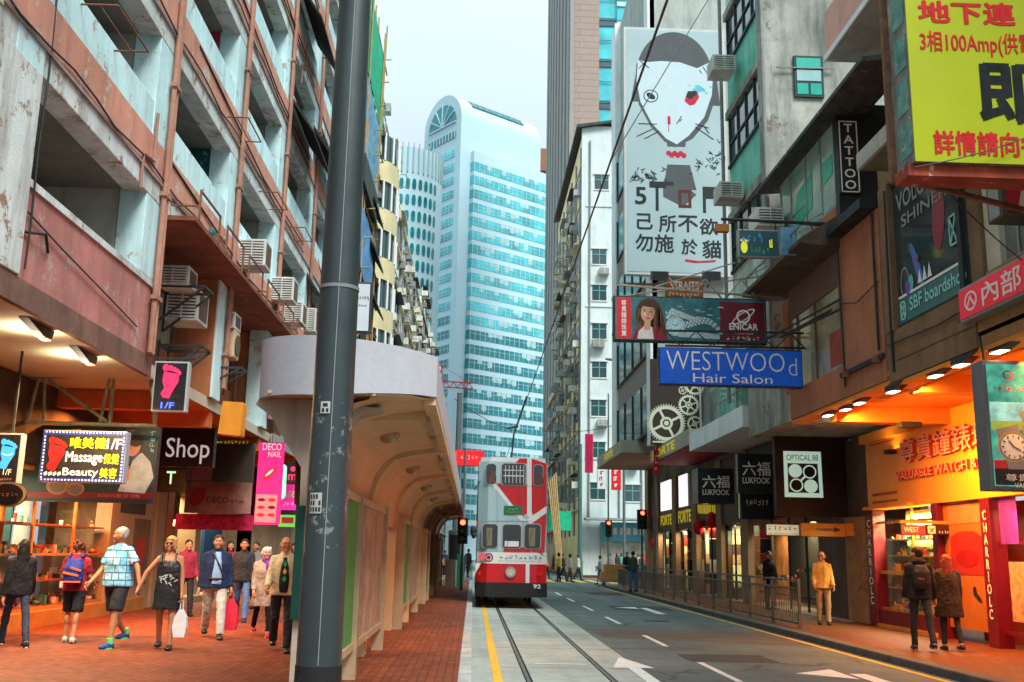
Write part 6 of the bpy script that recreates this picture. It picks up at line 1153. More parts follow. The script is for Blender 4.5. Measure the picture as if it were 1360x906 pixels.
for px, n in ((876, 'left'), (945, 'right')):
    l_ = thing('floodlight', f'black floodlight at the {n} of the mural foot', 'lamp', P(px, 366, Y=39.0), 'floodlights below the mural'); p = P(px, 366, Y=39.0); q = MB(); q.prism([(38.8, p.z - .25), (39.3, p.z - .1), (39.25, p.z + .25), (38.75, p.z + .1)], 'X', p.x - .32, p.x + .32); q.build('floodlight_body', MT['black'], l_); q = MB(); q.bar((p.x, 39.1, p.z), (p.x, 39.75, p.z - .3), .05); q.build('bracket_arm', MT['dark'], l_)
# ---- black signs of the brown shops
YO = 25.3; t, o, X_, Z_ = sign('sign', 'big black box sign with four linked circles reading OPTICAL 88', 1030, 576, 1129, 686, YO, .22, mat('brown_black_face', (.022, .014, .012), .5, .2, 1.5), blk, .0)
mint = mat('mint_face', (.45, .66, .54), .4, .03, emit=.22); pz(o, 'white_panel', mint, [(1041, 661), (1092, 661), (1091, 600), (1041, 600)], YO, .016, X_, Z_); pz(o, 'panel_inset', MT['black'], [(1046, 655), (1087, 655), (1086, 616), (1046, 616)], YO, .019, X_, Z_); ty(o, 'OPTICAL 88', X_(1045), X_(1087), Z_(612), Z_(604.5), YO - .018, MT['black'], .0)
for cx, cy, hol in ((1056, 626, 0), (1075, 627, 1), (1057, 645, 1), (1076, 646, 0)):
    pell(o, 'emblem', mint, cx, cy, 9, 9, YO, .022, X_, Z_)
    if hol: pell(o, 'emblem', mat('brown_black_face', (.022, .014, .012)), cx, cy, 7.2, 7.2, YO, .024, X_, Z_)
q = MB(); q.bar((X_(1063), YO - .0225, Z_(639)), (X_(1069), YO - .0225, Z_(633)), .004, .05); q.build('emblem', mint, o)
def lf(px, Y, label, dep):
    t, o, X_, Z_ = sign('sign', label, *px, Y, dep, blk, mat('gloss_black', (.012, .012, .013), .15, .1), .0, 'black jewellery signs'); x0, y0, x1, y1 = px; w, h = x1 - x0, y1 - y0
    ty(o, '六福', X_(x0 + w * .12), X_(x1 - w * .12), Z_(y0 + h * .56), Z_(y0 + h * .2), Y - .014, wl, .015); ty(o, 'LUKFOOK', X_(x0 + w * .12), X_(x1 - w * .14), Z_(y0 + h * .76), Z_(y0 + h * .6), Y - .014, wl, .02); return t
lf((980, 603, 1029, 655), 29.3, 'larger black sign with 六福 in white beside the black optical sign', .25); lf((927, 622, 975, 669), 33.0, 'smaller black sign with 六福 hung farther along the brown shops', .9)
t = thing('sign', 'tilted white lettering on the dark fascia under the larger black jewellery sign', 'sign', (8.9, 31, 3.5)); marks(t, *RY(990, 660, 1022, 673, 30.8)[:2], *RY(990, 660, 1022, 673, 30.8)[2:], 30.8, wl, 6, 51); B('sign_board', blk, t, (*RY(984, 656, 1029, 690, 30.85)[:2], 30.82, 31.0, *RY(984, 656, 1029, 690, 30.85)[2:]))
for px in ((980, 655, 991, 689), (1023, 655, 1030, 682)):
    t, o, X_, Z_ = sign('sign', ('wider' if px[0] == 980 else 'narrower') + ' yellow-green vertical strip sign below the larger black jewellery sign', *px, 31.6, .1, mat('pale_lime', (.5, .52, .2), .5, .1, emit=.1), MT['dark'], .02, 'vertical strip signs'); marks(o, X_(px[0] + 2), X_(px[2] - 2), Z_(px[3] - 2), Z_(px[1] + 2), 31.585, MT['black'], 4, 52, vert=True)
t, o, X_, Z_ = sign('sign', 'cream clinic sign next to the orange arrow boards', 1017, 696, 1063, 712, 24.9, .1, mat('cream_sign', (.62, .64, .45), .5, .05, emit=.15), MT['dark'], .02); marks(o, X_(1020), X_(1060), Z_(705), Z_(698), 24.885, mat('dark_green_ink', (.02, .12, .06), .5), 6, 61); marks(o, X_(1020), X_(1060), Z_(711), Z_(707), 24.885, mat('teal_ink', (.03, .3, .28), .5), 13, 62)
for i, (a, c) in enumerate(((1063, 1123), (1123, 1162))):
    t, o, X_, Z_ = sign('sign', ('longer' if i == 0 else 'shorter') + ' orange board with a black arrow pointing right to the watch shop', a, 695, c, 713, 24.7, .12, mat('arrow_orange', (.62, .25, .04), .5, .1, 2), MT['rust'], .01, 'orange arrow boards')
    xa, xb = (1082, 1117) if i == 0 else (1143, 1160); zc = 703.5; pz(o, 'arrow', MT['black'], [(xa, zc + 1.5), (xb - 10, zc + 1.5), (xb - 10, zc + 4), (xb, zc), (xb - 10, zc - 4), (xb - 10, zc - 1.5), (xa, zc - 1.5), (xa + 3, zc)], 24.7, .014, X_, Z_); marks(o, X_(a + 4), X_(xa - 3), Z_(706), Z_(702), 24.685, mat('brown_ink', (.25, .08, .02), .5), 3, 63)
t = B('graffiti_panel', mat('graffiti_ground', (.34, .20, .10), .8, .25, 3, wear=.1, wcol=(.1, .05, .04)), None, (9.2, 9.29, 23.9, 25.3, .13, 2.6)); tag(t, 'scrawled brown wall panel between the black doorway and the crimson pillar', 'wall panel'); g_ = MB(); rnd = random.Random(2)
for k in range(30): y, z = rnd.uniform(24.05, 25.2), rnd.choice((rnd.uniform(.9, 1.3), rnd.uniform(1.5, 2.4))); g_.bar((9.195, y, z), (9.195, y + rnd.uniform(-.15, .15), z + rnd.uniform(-.12, .12)), .004, .02)
g_.build('graffiti', MT['black'], t)
# ---- strip of small signs across the watch shop window
YS = 19.9
for px, m, s, lab in (((1197, 697, 1229, 711), led('led_red', (.75, .03, .02), .5), 'WEST', 'small red illuminated sign starting WEST across the shop window'), ((1229, 697, 1281, 711), mat('dark_plum', (.06, .015, .02), .5), None, 'dark plum strip sign with a white emblem and arrow'), ((1281, 699, 1312, 724), mat('dark_navy', (.01, .03, .06), .4), '2', 'small navy sign with blue shapes and a number 2 by the red pillar')):
    t, o, X_, Z_ = sign('sign', lab, *px, YS, .08, m, MT['dark'], .01, 'small signs across the watch shop'); 
    if s == 'WEST': ty(o, s, X_(1200), X_(1220), Z_(707), Z_(700), YS - .014, wl, .02)
    elif s == '2': ty(o, s, X_(1305), X_(1310), Z_(708), Z_(702), YS - .014, wl, .02); marks(o, X_(1284), X_(1304), Z_(712), Z_(702), YS - .014, led('led_blue', (.05, .3, .8), .5), 3, 71); marks(o, X_(1285), X_(1310), Z_(722), Z_(716), YS - .014, wl, 8, 72)
    else: pz(o, 'emblem', wl, [(1232, 709), (1242, 709), (1242, 699), (1232, 699)], YS, .014, X_, Z_); pz(o, 'emblem', MT['black'], [(1233.5, 707.5), (1240.5, 700.5), (1240.5, 702.5), (1235, 707.5)], YS, .016, X_, Z_); pz(o, 'emblem', MT['black'], [(1240.5, 707.5), (1239, 707.5), (1233.5, 702), (1233.5, 700.5)][::-1], YS, .017, X_, Z_); marks(o, X_(1246), X_(1278), Z_(709), Z_(704.5), YS - .014, wl, 9, 73); pz(o, 'arrow', wl, [(1262, 698), (1268, 698), (1273, 703), (1270, 704)][::-1], YS, .014, X_, Z_)
t = B('sign_rail', mat('orange_rail', (.55, .25, .05), .5), None, (P(1197, 693, Y=YS).x, P(1312, 693, Y=YS).x, YS + .02, YS + .06, P(1250, 696, Y=YS).z, P(1250, 692, Y=YS).z)); tag(t, 'thin orange rail above the row of small signs at the watch shop', 'rail')
# ---- banners on the white tenement and far signs
for px, m, n, lab in (((777, 576, 788, 628), mat('crimson_banner', (.42, .008, .05), .5), 7, 'tall crimson vertical banner on the white end wall beyond the crossing'), ((812, 619, 825, 651), mat('scarlet_banner', (.65, .015, .02), .5), 3, 'short scarlet banner right of the crimson one'), ((793, 620, 806, 650), mat('white_banner', (.62, .62, .62), .5), 3, 'white banner between the crimson and the scarlet ones')):
    t, o, X_, Z_ = sign('banner', lab, *px, 74.5, .15, m, MT['steel'], .03, 'banners on the white tenement', 'banner'); marks(o, X_(px[0] + 2), X_(px[2] - 2), Z_(px[3] - 3), Z_(px[1] + 3), 74.485, mat('plum_ink', (.25, .02, .06), .5) if n != 3 or px[0] == 793 else wl, n, 80 + n, vert=True)
t, o, X_, Z_ = sign('banner', 'small red hanging banner on the pole before the pale glazed building', 868, 585, 875, 630, 41, .06, mat('scarlet_banner', (.65, .015, .02)), MT['red'], .0, None, 'banner'); marks(o, X_(869), X_(874), Z_(626), Z_(590), 40.985, wl, 4, 88, vert=True)
YH = 46.0; t, o, X_, Z_ = sign('sign', 'bright red road-spanning sign with white characters left of the tram roof', 596, 598, 643, 619, YH, .2, mat('hot_red', (.72, .01, .015), .35, .05, emit=.25), MT['red'], .02); marks(o, X_(611), X_(636), Z_(611), Z_(603), YH - .014, wl, 5, 90); pz(o, 'emblem', mat('pink_emblem', (.75, .25, .25), .5), [(599, 617), (606, 617), (606, 600), (599, 600)], YH, .014, X_, Z_); q = MB(); q.bar((X_(600), YH + .1, Z_(600)), (-5.3, YH + .1, Z_(592)), .06); q.bar((X_(600), YH + .1, Z_(617)), (-5.3, YH + .1, Z_(617)), .06); q.build('support_arm', MT['dark'], t)
# ---- left side signs
def foot(o, m, cx, cy, s, Y, off, X_, Z_, flip=1):
    pz(o, 'footprint', m, [(cx - 7 * s * flip, cy + 18 * s), (cx + 1 * s * flip, cy + 19 * s), (cx + 5 * s * flip, cy + 9 * s), (cx + 11 * s * flip, cy - 2 * s), (cx + 11 * s * flip, cy - 11 * s), (cx - 8 * s * flip, cy - 14 * s), (cx - 9 * s * flip, cy - 2 * s), (cx - 6 * s * flip, cy + 6 * s), (cx - 10 * s * flip, cy + 13 * s)][::1 if flip > 0 else -1], Y, off, X_, Z_)
    for i, (u, v, r) in enumerate(((-6, -19, 4), (0, -18.5, 3.2), (4.5, -17, 2.8), (8.5, -15, 2.5), (11.5, -12.5, 2.2))): pell(o, 'footprint', m, cx + u * s * flip, cy + v * s, r * s, r * s * 1.15, Y, off + .0005 * (i + 1), X_, Z_)
neonp = mat('led_pink', (.8, .03, .12), .4, .25, 40, emit=.25); bluel = led('led_cobalt', (.06, .15, .9), .7)
Yf = 17.0; t, o, X_, Z_ = sign('sign', 'lit sign with a pink footprint and blue 1/F hung below the tenement corner', 203, 480, 249, 547, Yf, .16, mat('sign_black', (.012, .012, .014), .35), mat('alu_frame', (.40, .42, .42), .35, .1), .03); foot(o, neonp, 225, 509, 1.08, Yf, .014, X_, Z_); ty(o, '1/F', X_(216), X_(234), Z_(543), Z_(534.5), Yf - .014, bluel, .02); q = MB(); q.bar((X_(225), Yf + .08, Z_(480)), (X_(240), Yf + .6, Z_(462)), .03); q.bar((X_(245), Yf + .08, Z_(480)), (X_(250), Yf + .6, Z_(462)), .03); q.bar((X_(203), Yf + .08, Z_(475)), (X_(255), Yf + .08, Z_(475)), .03); q.build('support_arm', MT['dark'], t)
Yf = 15.0; t, o, X_, Z_ = sign('sign', 'lit sign with a blue footprint and 1/F cut by the left edge', -26, 575, 27, 642, Yf, .14, mat('sign_black', (.012, .012, .014)), mat('alu_frame', (.40, .42, .42)), .025); foot(o, mat('led_azure', (.03, .25, .8), .4, 0, emit=.5), 9, 605, .95, Yf, .014, X_, Z_); b = MB(); k = 8
for i in range(k):
    a0, a1 = R(200 + 140 * i / k), R(200 + 140 * (i + 1) / k); b.bar((X_(10 + 7 * math.cos(a0)), Yf - .02, Z_(600 - 5 * math.sin(a0))), (X_(10 + 7 * math.cos(a1)), Yf - .02, Z_(600 - 5 * math.sin(a1))), .004, .012)
b.build('smile_line', mat('led_lilac', (.5, .35, .9), .4, 0, emit=.5), o); ty(o, '1/F', X_(7), X_(18), Z_(631), Z_(623), Yf - .014, wl, .01); marks(o, X_(2), X_(20), Z_(639), Z_(634), Yf - .014, mat('rust_ink', (.6, .2, .1), .5), 5, 95); q = MB(); q.bar((X_(10), Yf + .07, Z_(575)), (X_(10), Yf + .07, 4.38), .03); q.build('support_arm', MT['dark'], t)
Yg = 16.6; t, o, X_, Z_ = sign('sign', 'bright massage and beauty sign with a red footprint and blue border', 54, 572, 166, 641, Yg, .2, mat('led_navy', (.01, .03, .22), .4, emit=.15), mat('alu_frame', (.40, .42, .42)), .012); pz(o, 'inner_face', mat('sign_black', (.012, .012, .014)), [(60, 635), (161, 635), (161, 578), (60, 578)], Yg, .016, X_, Z_)
redf = mat('led_red_foot', (.75, .01, .01), .4, 0, emit=.15); foot(o, redf, 74, 606, 1.05, Yg, .019, X_, Z_); ly = mat('led_yellow', (.7, .75, .01), .4, 0, emit=.12); lw = mat('led_white', (.7, .75, .75), .4, 0, emit=.15)
def tg_(s, x0, x1, y0, y1, m, b_=.012): ty(o, s, X_(x0), X_(x1), Z_(y1), Z_(y0), Yg - .019, m, b_, .003)
tg_('唯美健', 92, 140, 581, 596, ly, .012); tg_('1/F', 141, 161, 582, 596, lw, .02); tg_('Massage', 88, 137, 600, 618, lw, .014); tg_('保健', 138, 159, 602, 616, ly, .012); tg_('Beauty', 86, 133, 622, 635, lw, .012); tg_('美容', 135, 158, 621, 635, ly, .012); b = MB()
for i in range(24): x = 58 + i * 4.5; flat(b, [(X_(x), Z_(575.5)), (X_(x + 2), Z_(575.5)), (X_(x + 2), Z_(573.8)), (X_(x), Z_(573.8))], Yg, .02); flat(b, [(X_(x), Z_(639)), (X_(x + 2), Z_(639)), (X_(x + 2), Z_(637)), (X_(x), Z_(637))], Yg, .02)
for i in range(13): y = 580 + i * 4.5; flat(b, [(X_(57), Z_(y + 2)), (X_(59), Z_(y + 2)), (X_(59), Z_(y)), (X_(57), Z_(y))], Yg, .02); flat(b, [(X_(162), Z_(y + 2)), (X_(164), Z_(y + 2)), (X_(164), Z_(y)), (X_(162), Z_(y))], Yg, .02)
for i in range(4): pz(o, 'toe_print', lw, [(62 + i * 6, 633), (66 + i * 6, 631), (65 + i * 6, 627), (61 + i * 6, 629)], Yg, .019, X_, Z_)
b.build('border_bulbs', lw, o); q = MB(); q.bar((X_(70), Yg + .1, Z_(572)), (X_(70), 17.6, Z_(562)), .03); q.bar((X_(150), Yg + .1, Z_(572)), (X_(150), 17.6, Z_(562)), .03); q.build('support_arm', MT['dark'], t)
Yd = 18.3; t, o, X_, Z_ = sign('billboard', 'dark watch advertisement with a man in a white jacket behind the massage sign', 28, 566, 208, 667, Yd, .15, mat('dark_green_scene', (.012, .04, .035), .4, .4, 1.5), mat('dark_frame', (.02, .02, .02), .4), .0)
pz(o, 'red_strip', mat('dark_red_strip', (.22, .006, .012), .4), [(29, 662), (207, 662), (207, 652), (29, 656)], Yd, .014, X_, Z_); ty(o, 'SIGNATURE OF TIME', X_(134), X_(190), Z_(660), Z_(655.5), Yd - .016, mat('salmon_ink', (.6, .2, .15), .5), .015)
pz(o, 'jacket_print', mat('white_jacket_print', (.50, .52, .50), .6, .25, 6), [(160, 652), (196, 654), (206, 632), (200, 612), (188, 600), (178, 604), (172, 625), (164, 640)], Yd, .016, X_, Z_); pz(o, 'scarf_print', mat('blue_scarf_print', (.08, .11, .25), .6, .3, 8), [(166, 622), (184, 602), (188, 598), (176, 600), (168, 612)], Yd, .018, X_, Z_); pell(o, 'face_print', mat('face_print', (.62, .27, .16), .5, .1), 176, 592, 9, 13, Yd, .02, X_, Z_, ang=.2); pell(o, 'hair_print', MT['black'], 178, 583, 11, 9, Yd, .022, X_, Z_); pz(o, 'hand_print', mat('face_print', (.42, .13, .07)), [(164, 640), (174, 636), (172, 618), (166, 612), (163, 625)], Yd, .021, X_, Z_)
for cx, cy, rx, ry in ((80, 646, 15, 12), (104, 650, 12, 9)): pell(o, 'watch_print', mat('rose_gold_print', (.40, .20, .10), .4, .2, 10), cx, cy, rx, ry, Yd, .016, X_, Z_); pell(o, 'watch_print', mat('dark_dial', (.16, .12, .09), .4), cx, cy, rx * .75, ry * .75, Yd, .018, X_, Z_)
marks(o, X_(196), X_(206), Z_(600), Z_(570), Yd - .016, mat('pale_green_ink', (.25, .45, .38), .5), 4, 97, vert=True)
q = MB(); q.lathe((0, 0, 0), [(0, -.02), (.42, -.02), (.42, .02), (0, .02)], 28); 
t = thing('sign', 'dark oval shop sign with a gold rim at the left edge', 'sign', P(10, 657, Y=15.6)); p = P(10, 657, Y=15.6); b = MB(); disc(b, p.x, p.z, .185, 15.6, .004, 28, 0, 0, 1.45); b.build('sign_rim', MT['gold'], t); b = MB(); disc(b, p.x, p.z, .16, 15.6, .01, 28, 0, 0, 1.45); o = b.build('sign_face', mat('sign_black', (.012, .012, .014)), t); marks(o, p.x - .15, p.x + .17, p.z - .03, p.z + .05, 15.588, MT['gold'], 5, 99); b = MB(); b.prism([(p.x + .26 * math.cos(2 * math.pi * i / 28), p.z + .18 * math.sin(2 * math.pi * i / 28)) for i in range(28)], 'Y', 15.6, 15.68); b.build('sign_back', MT['dark'], t); q = MB(); q.cyl((p.x, 15.64, p.z + .17), (p.x, 15.64, P(10, 642, Y=15.6).z), .015, n=6); q.build('hanger', MT['dark'], t)
Yh = 24.0; t, o, X_, Z_ = sign('sign', 'black shop sign with the white serif word Shop', 214, 568, 284, 620, Yh, .25, mat('brown_black', (.02, .012, .01), .5), mat('dark_frame', (.02, .02, .02)), .0); ty(o, 'Shop', X_(221), X_(279), Z_(616), Z_(582), Yh - .014, lw, .005); q = MB(); q.bar((X_(240), Yh + .1, Z_(568)), (X_(240), Yh + .1, 4.38), .04); q.build('support_arm', MT['dark'], t)
t, o, X_, Z_ = sign('sign', 'small dark sign with a pale green letter T under the Shop sign', 210, 621, 246, 654, Yh + .3, .15, mat('sign_black', (.012, .012, .014)), mat('dark_frame', (.02, .02, .02)), .0); ty(o, 'T', X_(221), X_(233), Z_(643), Z_(626), Yh + .286, mat('led_palegreen', (.5, .85, .5), .4, 0, emit=.4), .015)
t, o, X_, Z_ = sign('sign', 'plain dark shop panel with a thin arc right of the Shop sign', 283, 588, 336, 640, 26.0, .2, mat('olive_black', (.035, .032, .022), .5, .2, 2), mat('dark_frame', (.02, .02, .02)), .0); marks(o, X_(285), X_(330), Z_(590), Z_(585), 25.98, mat('led_yellow', (.85, .9, .02)), 9, 101)
t, o, X_, Z_ = sign('banner', 'hanging translucent dusty pink banner with dark lettering', 246, 640, 334, 682, 27.0, .03, mat('dusty_banner', (.34, .17, .14), .6, .3, 3), mat('dusty_banner', (.34, .17, .14)), .0, None, 'banner'); ty(o, 'DECO', X_(275), X_(304), Z_(668), Z_(660), 26.985, mat('brown_black', (.02, .012, .01)), .0); marks(o, X_(307), X_(326), Z_(668), Z_(662), 26.985, mat('brown_black', (.02, .012, .01)), 4, 103)
pell(o, 'lip_print', mat('dim_red_print', (.35, .03, .03), .5), 262, 660, 10, 14, 27.0, .014, X_, Z_, ang=.5); q = MB(); q.cyl((X_(246), 27.02, Z_(640)), (X_(334), 27.02, Z_(640)), .02, n=6); q.cyl((X_(250), 27.02, Z_(640)), (X_(250), 27.02, 4.38), .01, n=5); q.cyl((X_(330), 27.02, Z_(640)), (X_(330), 27.02, 4.38), .01, n=5); q.build('hanger', MT['dark'], t)
t, o, X_, Z_ = sign('banner', 'crimson patterned valance under the dusty pink banner', 233, 683, 336, 704, 27.4, .03, mat('crimson_pattern', (.48, .015, .08), .5, .5, 9), mat('crimson_pattern', (.48, .015, .08)), .0, None, 'banner')
hot = mat('hot_pink', (.7, .01, .24), .45, .06, 3, emit=.05)
Yn = 22.0; t, o, X_, Z_ = sign('banner', 'hot pink vertical nail banner with eye and lip pictures', 341, 588, 375, 697, Yn, .03, hot, hot, .0, None, 'banner'); ty(o, 'DECO', X_(346), X_(371), Z_(598), Z_(589), Yn - .014, wl, .0); ty(o, 'NAIL', X_(354), X_(371), Z_(607), Z_(600), Yn - .014, wl, .0)
pell(o, 'lip_print', mat('lip_red_print', (.6, .01, .03), .3), 357, 629, 11, 4.5, Yn, .016, X_, Z_, ang=-.75); pell(o, 'lip_print', wl, 357, 628, 7, 1.6, Yn, .018, X_, Z_, ang=-.75)
pz(o, 'picture_panel', mat('pale_pink_print', (.75, .25, .30), .5), [(341, 694), (369, 694), (370, 657), (342, 657)], Yn, .015, X_, Z_)
for i in range(2):
    for j in range(3): pell(o, 'eye_print' if j < 2 else 'lip_print', mat('brow_ink', (.06, .02, .03), .5) if (i + j) % 2 == 0 and j < 2 else mat('lip_red_print', (.6, .01, .03)), 349 + i * 14, 664 + j * 10, 5, 2.2, Yn, .018, X_, Z_)
q = MB(); q.cyl((X_(341), Yn + .02, Z_(588)), (X_(375), Yn + .02, Z_(588)), .015, n=6); q.cyl((X_(358), Yn + .02, Z_(588)), (X_(358), Yn + .02, 4.38), .01, n=5); q.build('hanger', MT['dark'], t)
t, o, X_, Z_ = sign('sign', 'pink shop sign with white lettering seen between the pink banner and the shelter column', 369, 643, 394, 678, 26, .12, mat('neon_pink_face', (.9, .02, .4), .4, .05, emit=.15), MT['dark'], .01); ty(o, 'ase', X_(376), X_(393), Z_(661), Z_(652), 25.985, wl, .02); marks(o, X_(376), X_(392), Z_(672), Z_(664), 25.985, wl, 3, 107)
t, o, X_, Z_ = sign('sign', 'small black sign with a glowing pink letter m by the shelter column', 381, 614, 396, 642, 25.6, .12, mat('sign_black', (.012, .012, .014)), MT['dark'], .0); ty(o, 'm', X_(383), X_(394), Z_(638), Z_(630), 25.585, neonp, .03); pell(o, 'emblem', neonp, 389, 623, 3.5, 3.5, 25.6, .016, X_, Z_)
t = thing('sign', 'pale green glowing pill-shaped sign beside the pink banner', 'sign', P(376, 640, Y=24.6)); b = MB(); pa, pb = P(376, 622, Y=24.6), P(374, 658, Y=24.6); b.cyl(pa, pb, .09, n=14); b.ell(pa, .09, .09, .09); b.ell(pb, .09, .09, .09); b.build('sign_body', mat('mint_glow', (.25, .85, .5), .4, 0, emit=.5), t); q = MB(); q.cyl(pa, (pa.x, pa.y, 4.38), .012, n=5); q.build('hanger', MT['dark'], t)
t, o, X_, Z_ = sign('sign', 'green rimmed board with a dark red picture low beside the shelter column', 370, 684, 392, 700, 27.5, .1, mat('leaf_green', (.15, .55, .08), .5, .1, emit=.15), MT['dark'], .0); pz(o, 'picture_panel', mat('dim_red_print', (.35, .03, .03)), [(374, 695), (390, 695), (390, 687), (374, 687)], 27.5, .015, X_, Z_)
p = P(308, 578, Y=19.4); t = thing('lantern', 'plain orange box lantern hung under the ledge left of the shelter', 'lantern', p); q = MB(); q.prism([(p.x - .22, p.z), (p.x + .2, p.z - .03), (p.x + .22, p.z + .6), (p.x - .17, p.z + .62)], 'Y', 19.2, 19.55); q.build('lantern_body', mat('amber_box', (.70, .28, .03), .5, .12, 4), t, .02); q = MB(); q.cyl((p.x, 19.4, p.z + .6), (p.x, 19.4, 4.9), .012, n=5); q.build('hanger', MT['dark'], t)
t, o, X_, Z_ = sign('sign', 'white notice board in a black frame behind the lamp post above the shelter roof', 462, 374, 494, 443, 11.2, .06, mat('notice_white', (.50, .54, .56), .5, .08, 3), MT['black'], .03); marks(o, X_(474), X_(490), Z_(400), Z_(393), 11.187, MT['black'], 5, 111); marks(o, X_(474), X_(488), Z_(408), Z_(404), 11.187, MT['black'], 6, 112); q = MB(); q.bar((X_(484), 11.23, Z_(443)), (X_(484), 11.23, 3.4), .06); q.build('support_arm', MT['black'], t)
# ================================================================== STREET FURNITURE
rail_m = mat('railing_steel', (.12, .125, .12), .45, .25, 6, metal=.4, grime=.3)
fy0, fy1, npan = 22.3, 50.3, 14; pw = (fy1 - fy0) / npan
ordn = ['nearest', 'second', 'third', 'fourth', 'fifth', 'sixth', 'seventh', 'eighth', 'ninth', 'tenth', 'eleventh', 'twelfth', 'thirteenth', 'farthest']
proto = None
for i in range(npan):
    y = fy0 + i * pw
    if proto is None:
        f_ = proto = thing('railing', 'x', 'railing', (7.05, y, .12), 'kerbside railing panels')
        q = MB(); q.bar((7.05, y + .03, .12), (7.05, y + .03, 1.16), .06); q.build('post', rail_m, f_); q = MB()
        for z in (.22, .95, 1.12): q.bar((7.05, y + .06, z), (7.05, y + pw, z), .04)
        q.build('handrail', rail_m, f_); q = MB()
        for k in range(1, 15): q.bar((7.05, y + k * pw / 15, .22), (7.05, y + k * pw / 15, .95), .016)
        q.build('baluster', rail_m, f_); q = MB(); q.add([(7.055, y + .1, .24), (7.055, y + pw - .06, .24), (7.055, y + pw - .06, .93), (7.055, y + .1, .93)], [(0, 1, 2, 3)])
    else: f_ = copy_tree(proto); f_.location = (7.05, y, .12)
    f_['label'] = ordn[i] + ' grey steel railing panel along the right kerb counted from the camera'
def pole(name, label, px, py0, py1, Y, r, m, arm=None, cat='pole'):
    b_ = P(px, py1, Y=Y); a = P(px, py0, Y=Y); t = thing(name, label, cat, (b_.x, Y, .12)); q = MB(); q.cyl((b_.x, Y, .05), (b_.x, Y, 1.2), r * 1.3, r * 1.3, 12); q.cyl((b_.x, Y, 1.2), (b_.x, Y, a.z), r, r * .7, 12); q.build('shaft', m, t); return t, b_.x, a.z
gpm = mat('grey_pole', (.13, .16, .16), .5, .15, 3)
def sig_head(t, x, y, z, lit=True, w=.16):
    q = MB(); q.box(x - w, x + w, y, y + .2, z - .5, z + .5); h = q.build('signal_head', MT['black'], t, .02)
    for k, (m, zz) in enumerate(((mat('signal_red', (1, .04, .015), .3, 0, emit=6) if lit else mat('signal_red_off', (.15, .01, .01), .3), z + .31), (mat('signal_amber_off', (.12, .06, .01), .3), z), (mat('signal_green_off', (.01, .08, .04), .3), z - .31))):
        b = MB(); disc(b, x, zz, .105, y - .004, .004, 14); b.build('lens', m, h); q = MB(); q.cyl((x, y - .16, zz + .03), (x, y, zz + .01), .125, .125, 10, cap=False); q.build('visor', MT['black'], h)
    return h
t, x, z = pole('traffic_light', 'traffic light showing red beside the right kerb at the crossing', 853, 676, 775, 53, .06, gpm, cat='traffic light'); p = P(853, 690, Y=52.8); sig_head(t, x, 52.8, p.z, w=.26)
t, x, z = pole('traffic_light', 'slim tall pole with a small red traffic light left of the nearer signal', 808, 523, 765, 62, .06, gpm, cat='traffic light'); p = P(808, 702, Y=61.8); sig_head(t, x, 61.8, p.z, w=.2)
t, x, z = pole('lamp_post', 'grey street lamp post right of the crossing before the pale glazed building', 871, 560, 780, 45, .09, gpm, cat='lamp post')
t, x, z = pole('street_lamp', 'far street lamp with a long arm reaching left in front of the white tenement', 829, 478, 740, 66, .1, gpm, cat='street lamp'); q = MB(); q.tube([(x, 66, z), (x - .6, 66, z + .1), (x - .9, 66, z + .1)], .04); q.build('arm', gpm, t); p = P(814, 477, Y=66); q = MB(); q.ell((p.x, 66, p.z), .55, .2, .13, 12, 6); q.build('lamp_head', MT['steel'], t)
t, x, z = pole('lamp_post', 'green tinted pole at the far left edge of the white tenement', 770, 590, 765, 70, .16, mat('green_pole', (.08, .17, .15), .5, .1), cat='lamp post')
t, x, z = pole('pole', 'tall grey tramway pole on the left behind the shelter roof', 604, 522, 745, 47, .17, gpm); t, x, z = pole('pole', 'thin pale pole left of the tram roof', 614, 598, 745, 46, .07, gpm)
t, x, z = pole('traffic_light', 'traffic light facing the tram with its red lamp lit beside the shelter end', 613, 688, 760, 40.5, .05, gpm, cat='traffic light'); p = P(613, 705, Y=40.3); sig_head(t, x, 40.3, p.z, w=.2)
# booth at the platform end
p = P(597, 700, Y=43.5); t = thing('booth', 'narrow pale kiosk with a dark window at the end of the tram platform', 'kiosk', (-1.1, 44, .15)); B('kiosk_body', mat('pale_kiosk', (.42, .48, .48), .5, .1), t, (p.x - .05, p.x + .55, 44.2, 45.4, .15, 2.5), bev=.02); B('window', MT['glassd'], t, (p.x + .02, p.x + .48, 44.17, 44.199, 1.3, 2.3)); B('base_post', mat('brown_post', (.16, .11, .08), .7), t, (p.x - .1, p.x + .3, 43.3, 43.7, .15, 1.25)); B('green_post', mat('green_post', (.02, .22, .12), .5), t, (p.x + .36, p.x + .56, 43.4, 43.6, .15, 1.5))
# bamboo poles leaning at the ochre tenement
t = thing('bamboo_pole_stack', 'bundle of long bamboo poles leaning at the ochre tenement right of the tram', 'bamboo poles', (6.5, 75, 0)); q = MB()
for k in range(5): q.cyl(P(741 + k * 1.5, 755, Y=74), P(728 + k * 2.5, 640 - 3 * k, Y=75), .06, n=6)
q.build('bamboo_pole', mat('bamboo', (.40, .27, .12)), t)
q = MB(); p = P(736, 690, Y=76); q.box(p.x - .8, p.x + 1.2, 75.5, 76.5, p.z - .8, p.z + .6); tag(q.build('tarpaulin', mat('green_net', (.02, .42, .22))), 'green tarpaulin at the foot of the ochre tenement behind the bamboo', 'tarpaulin')
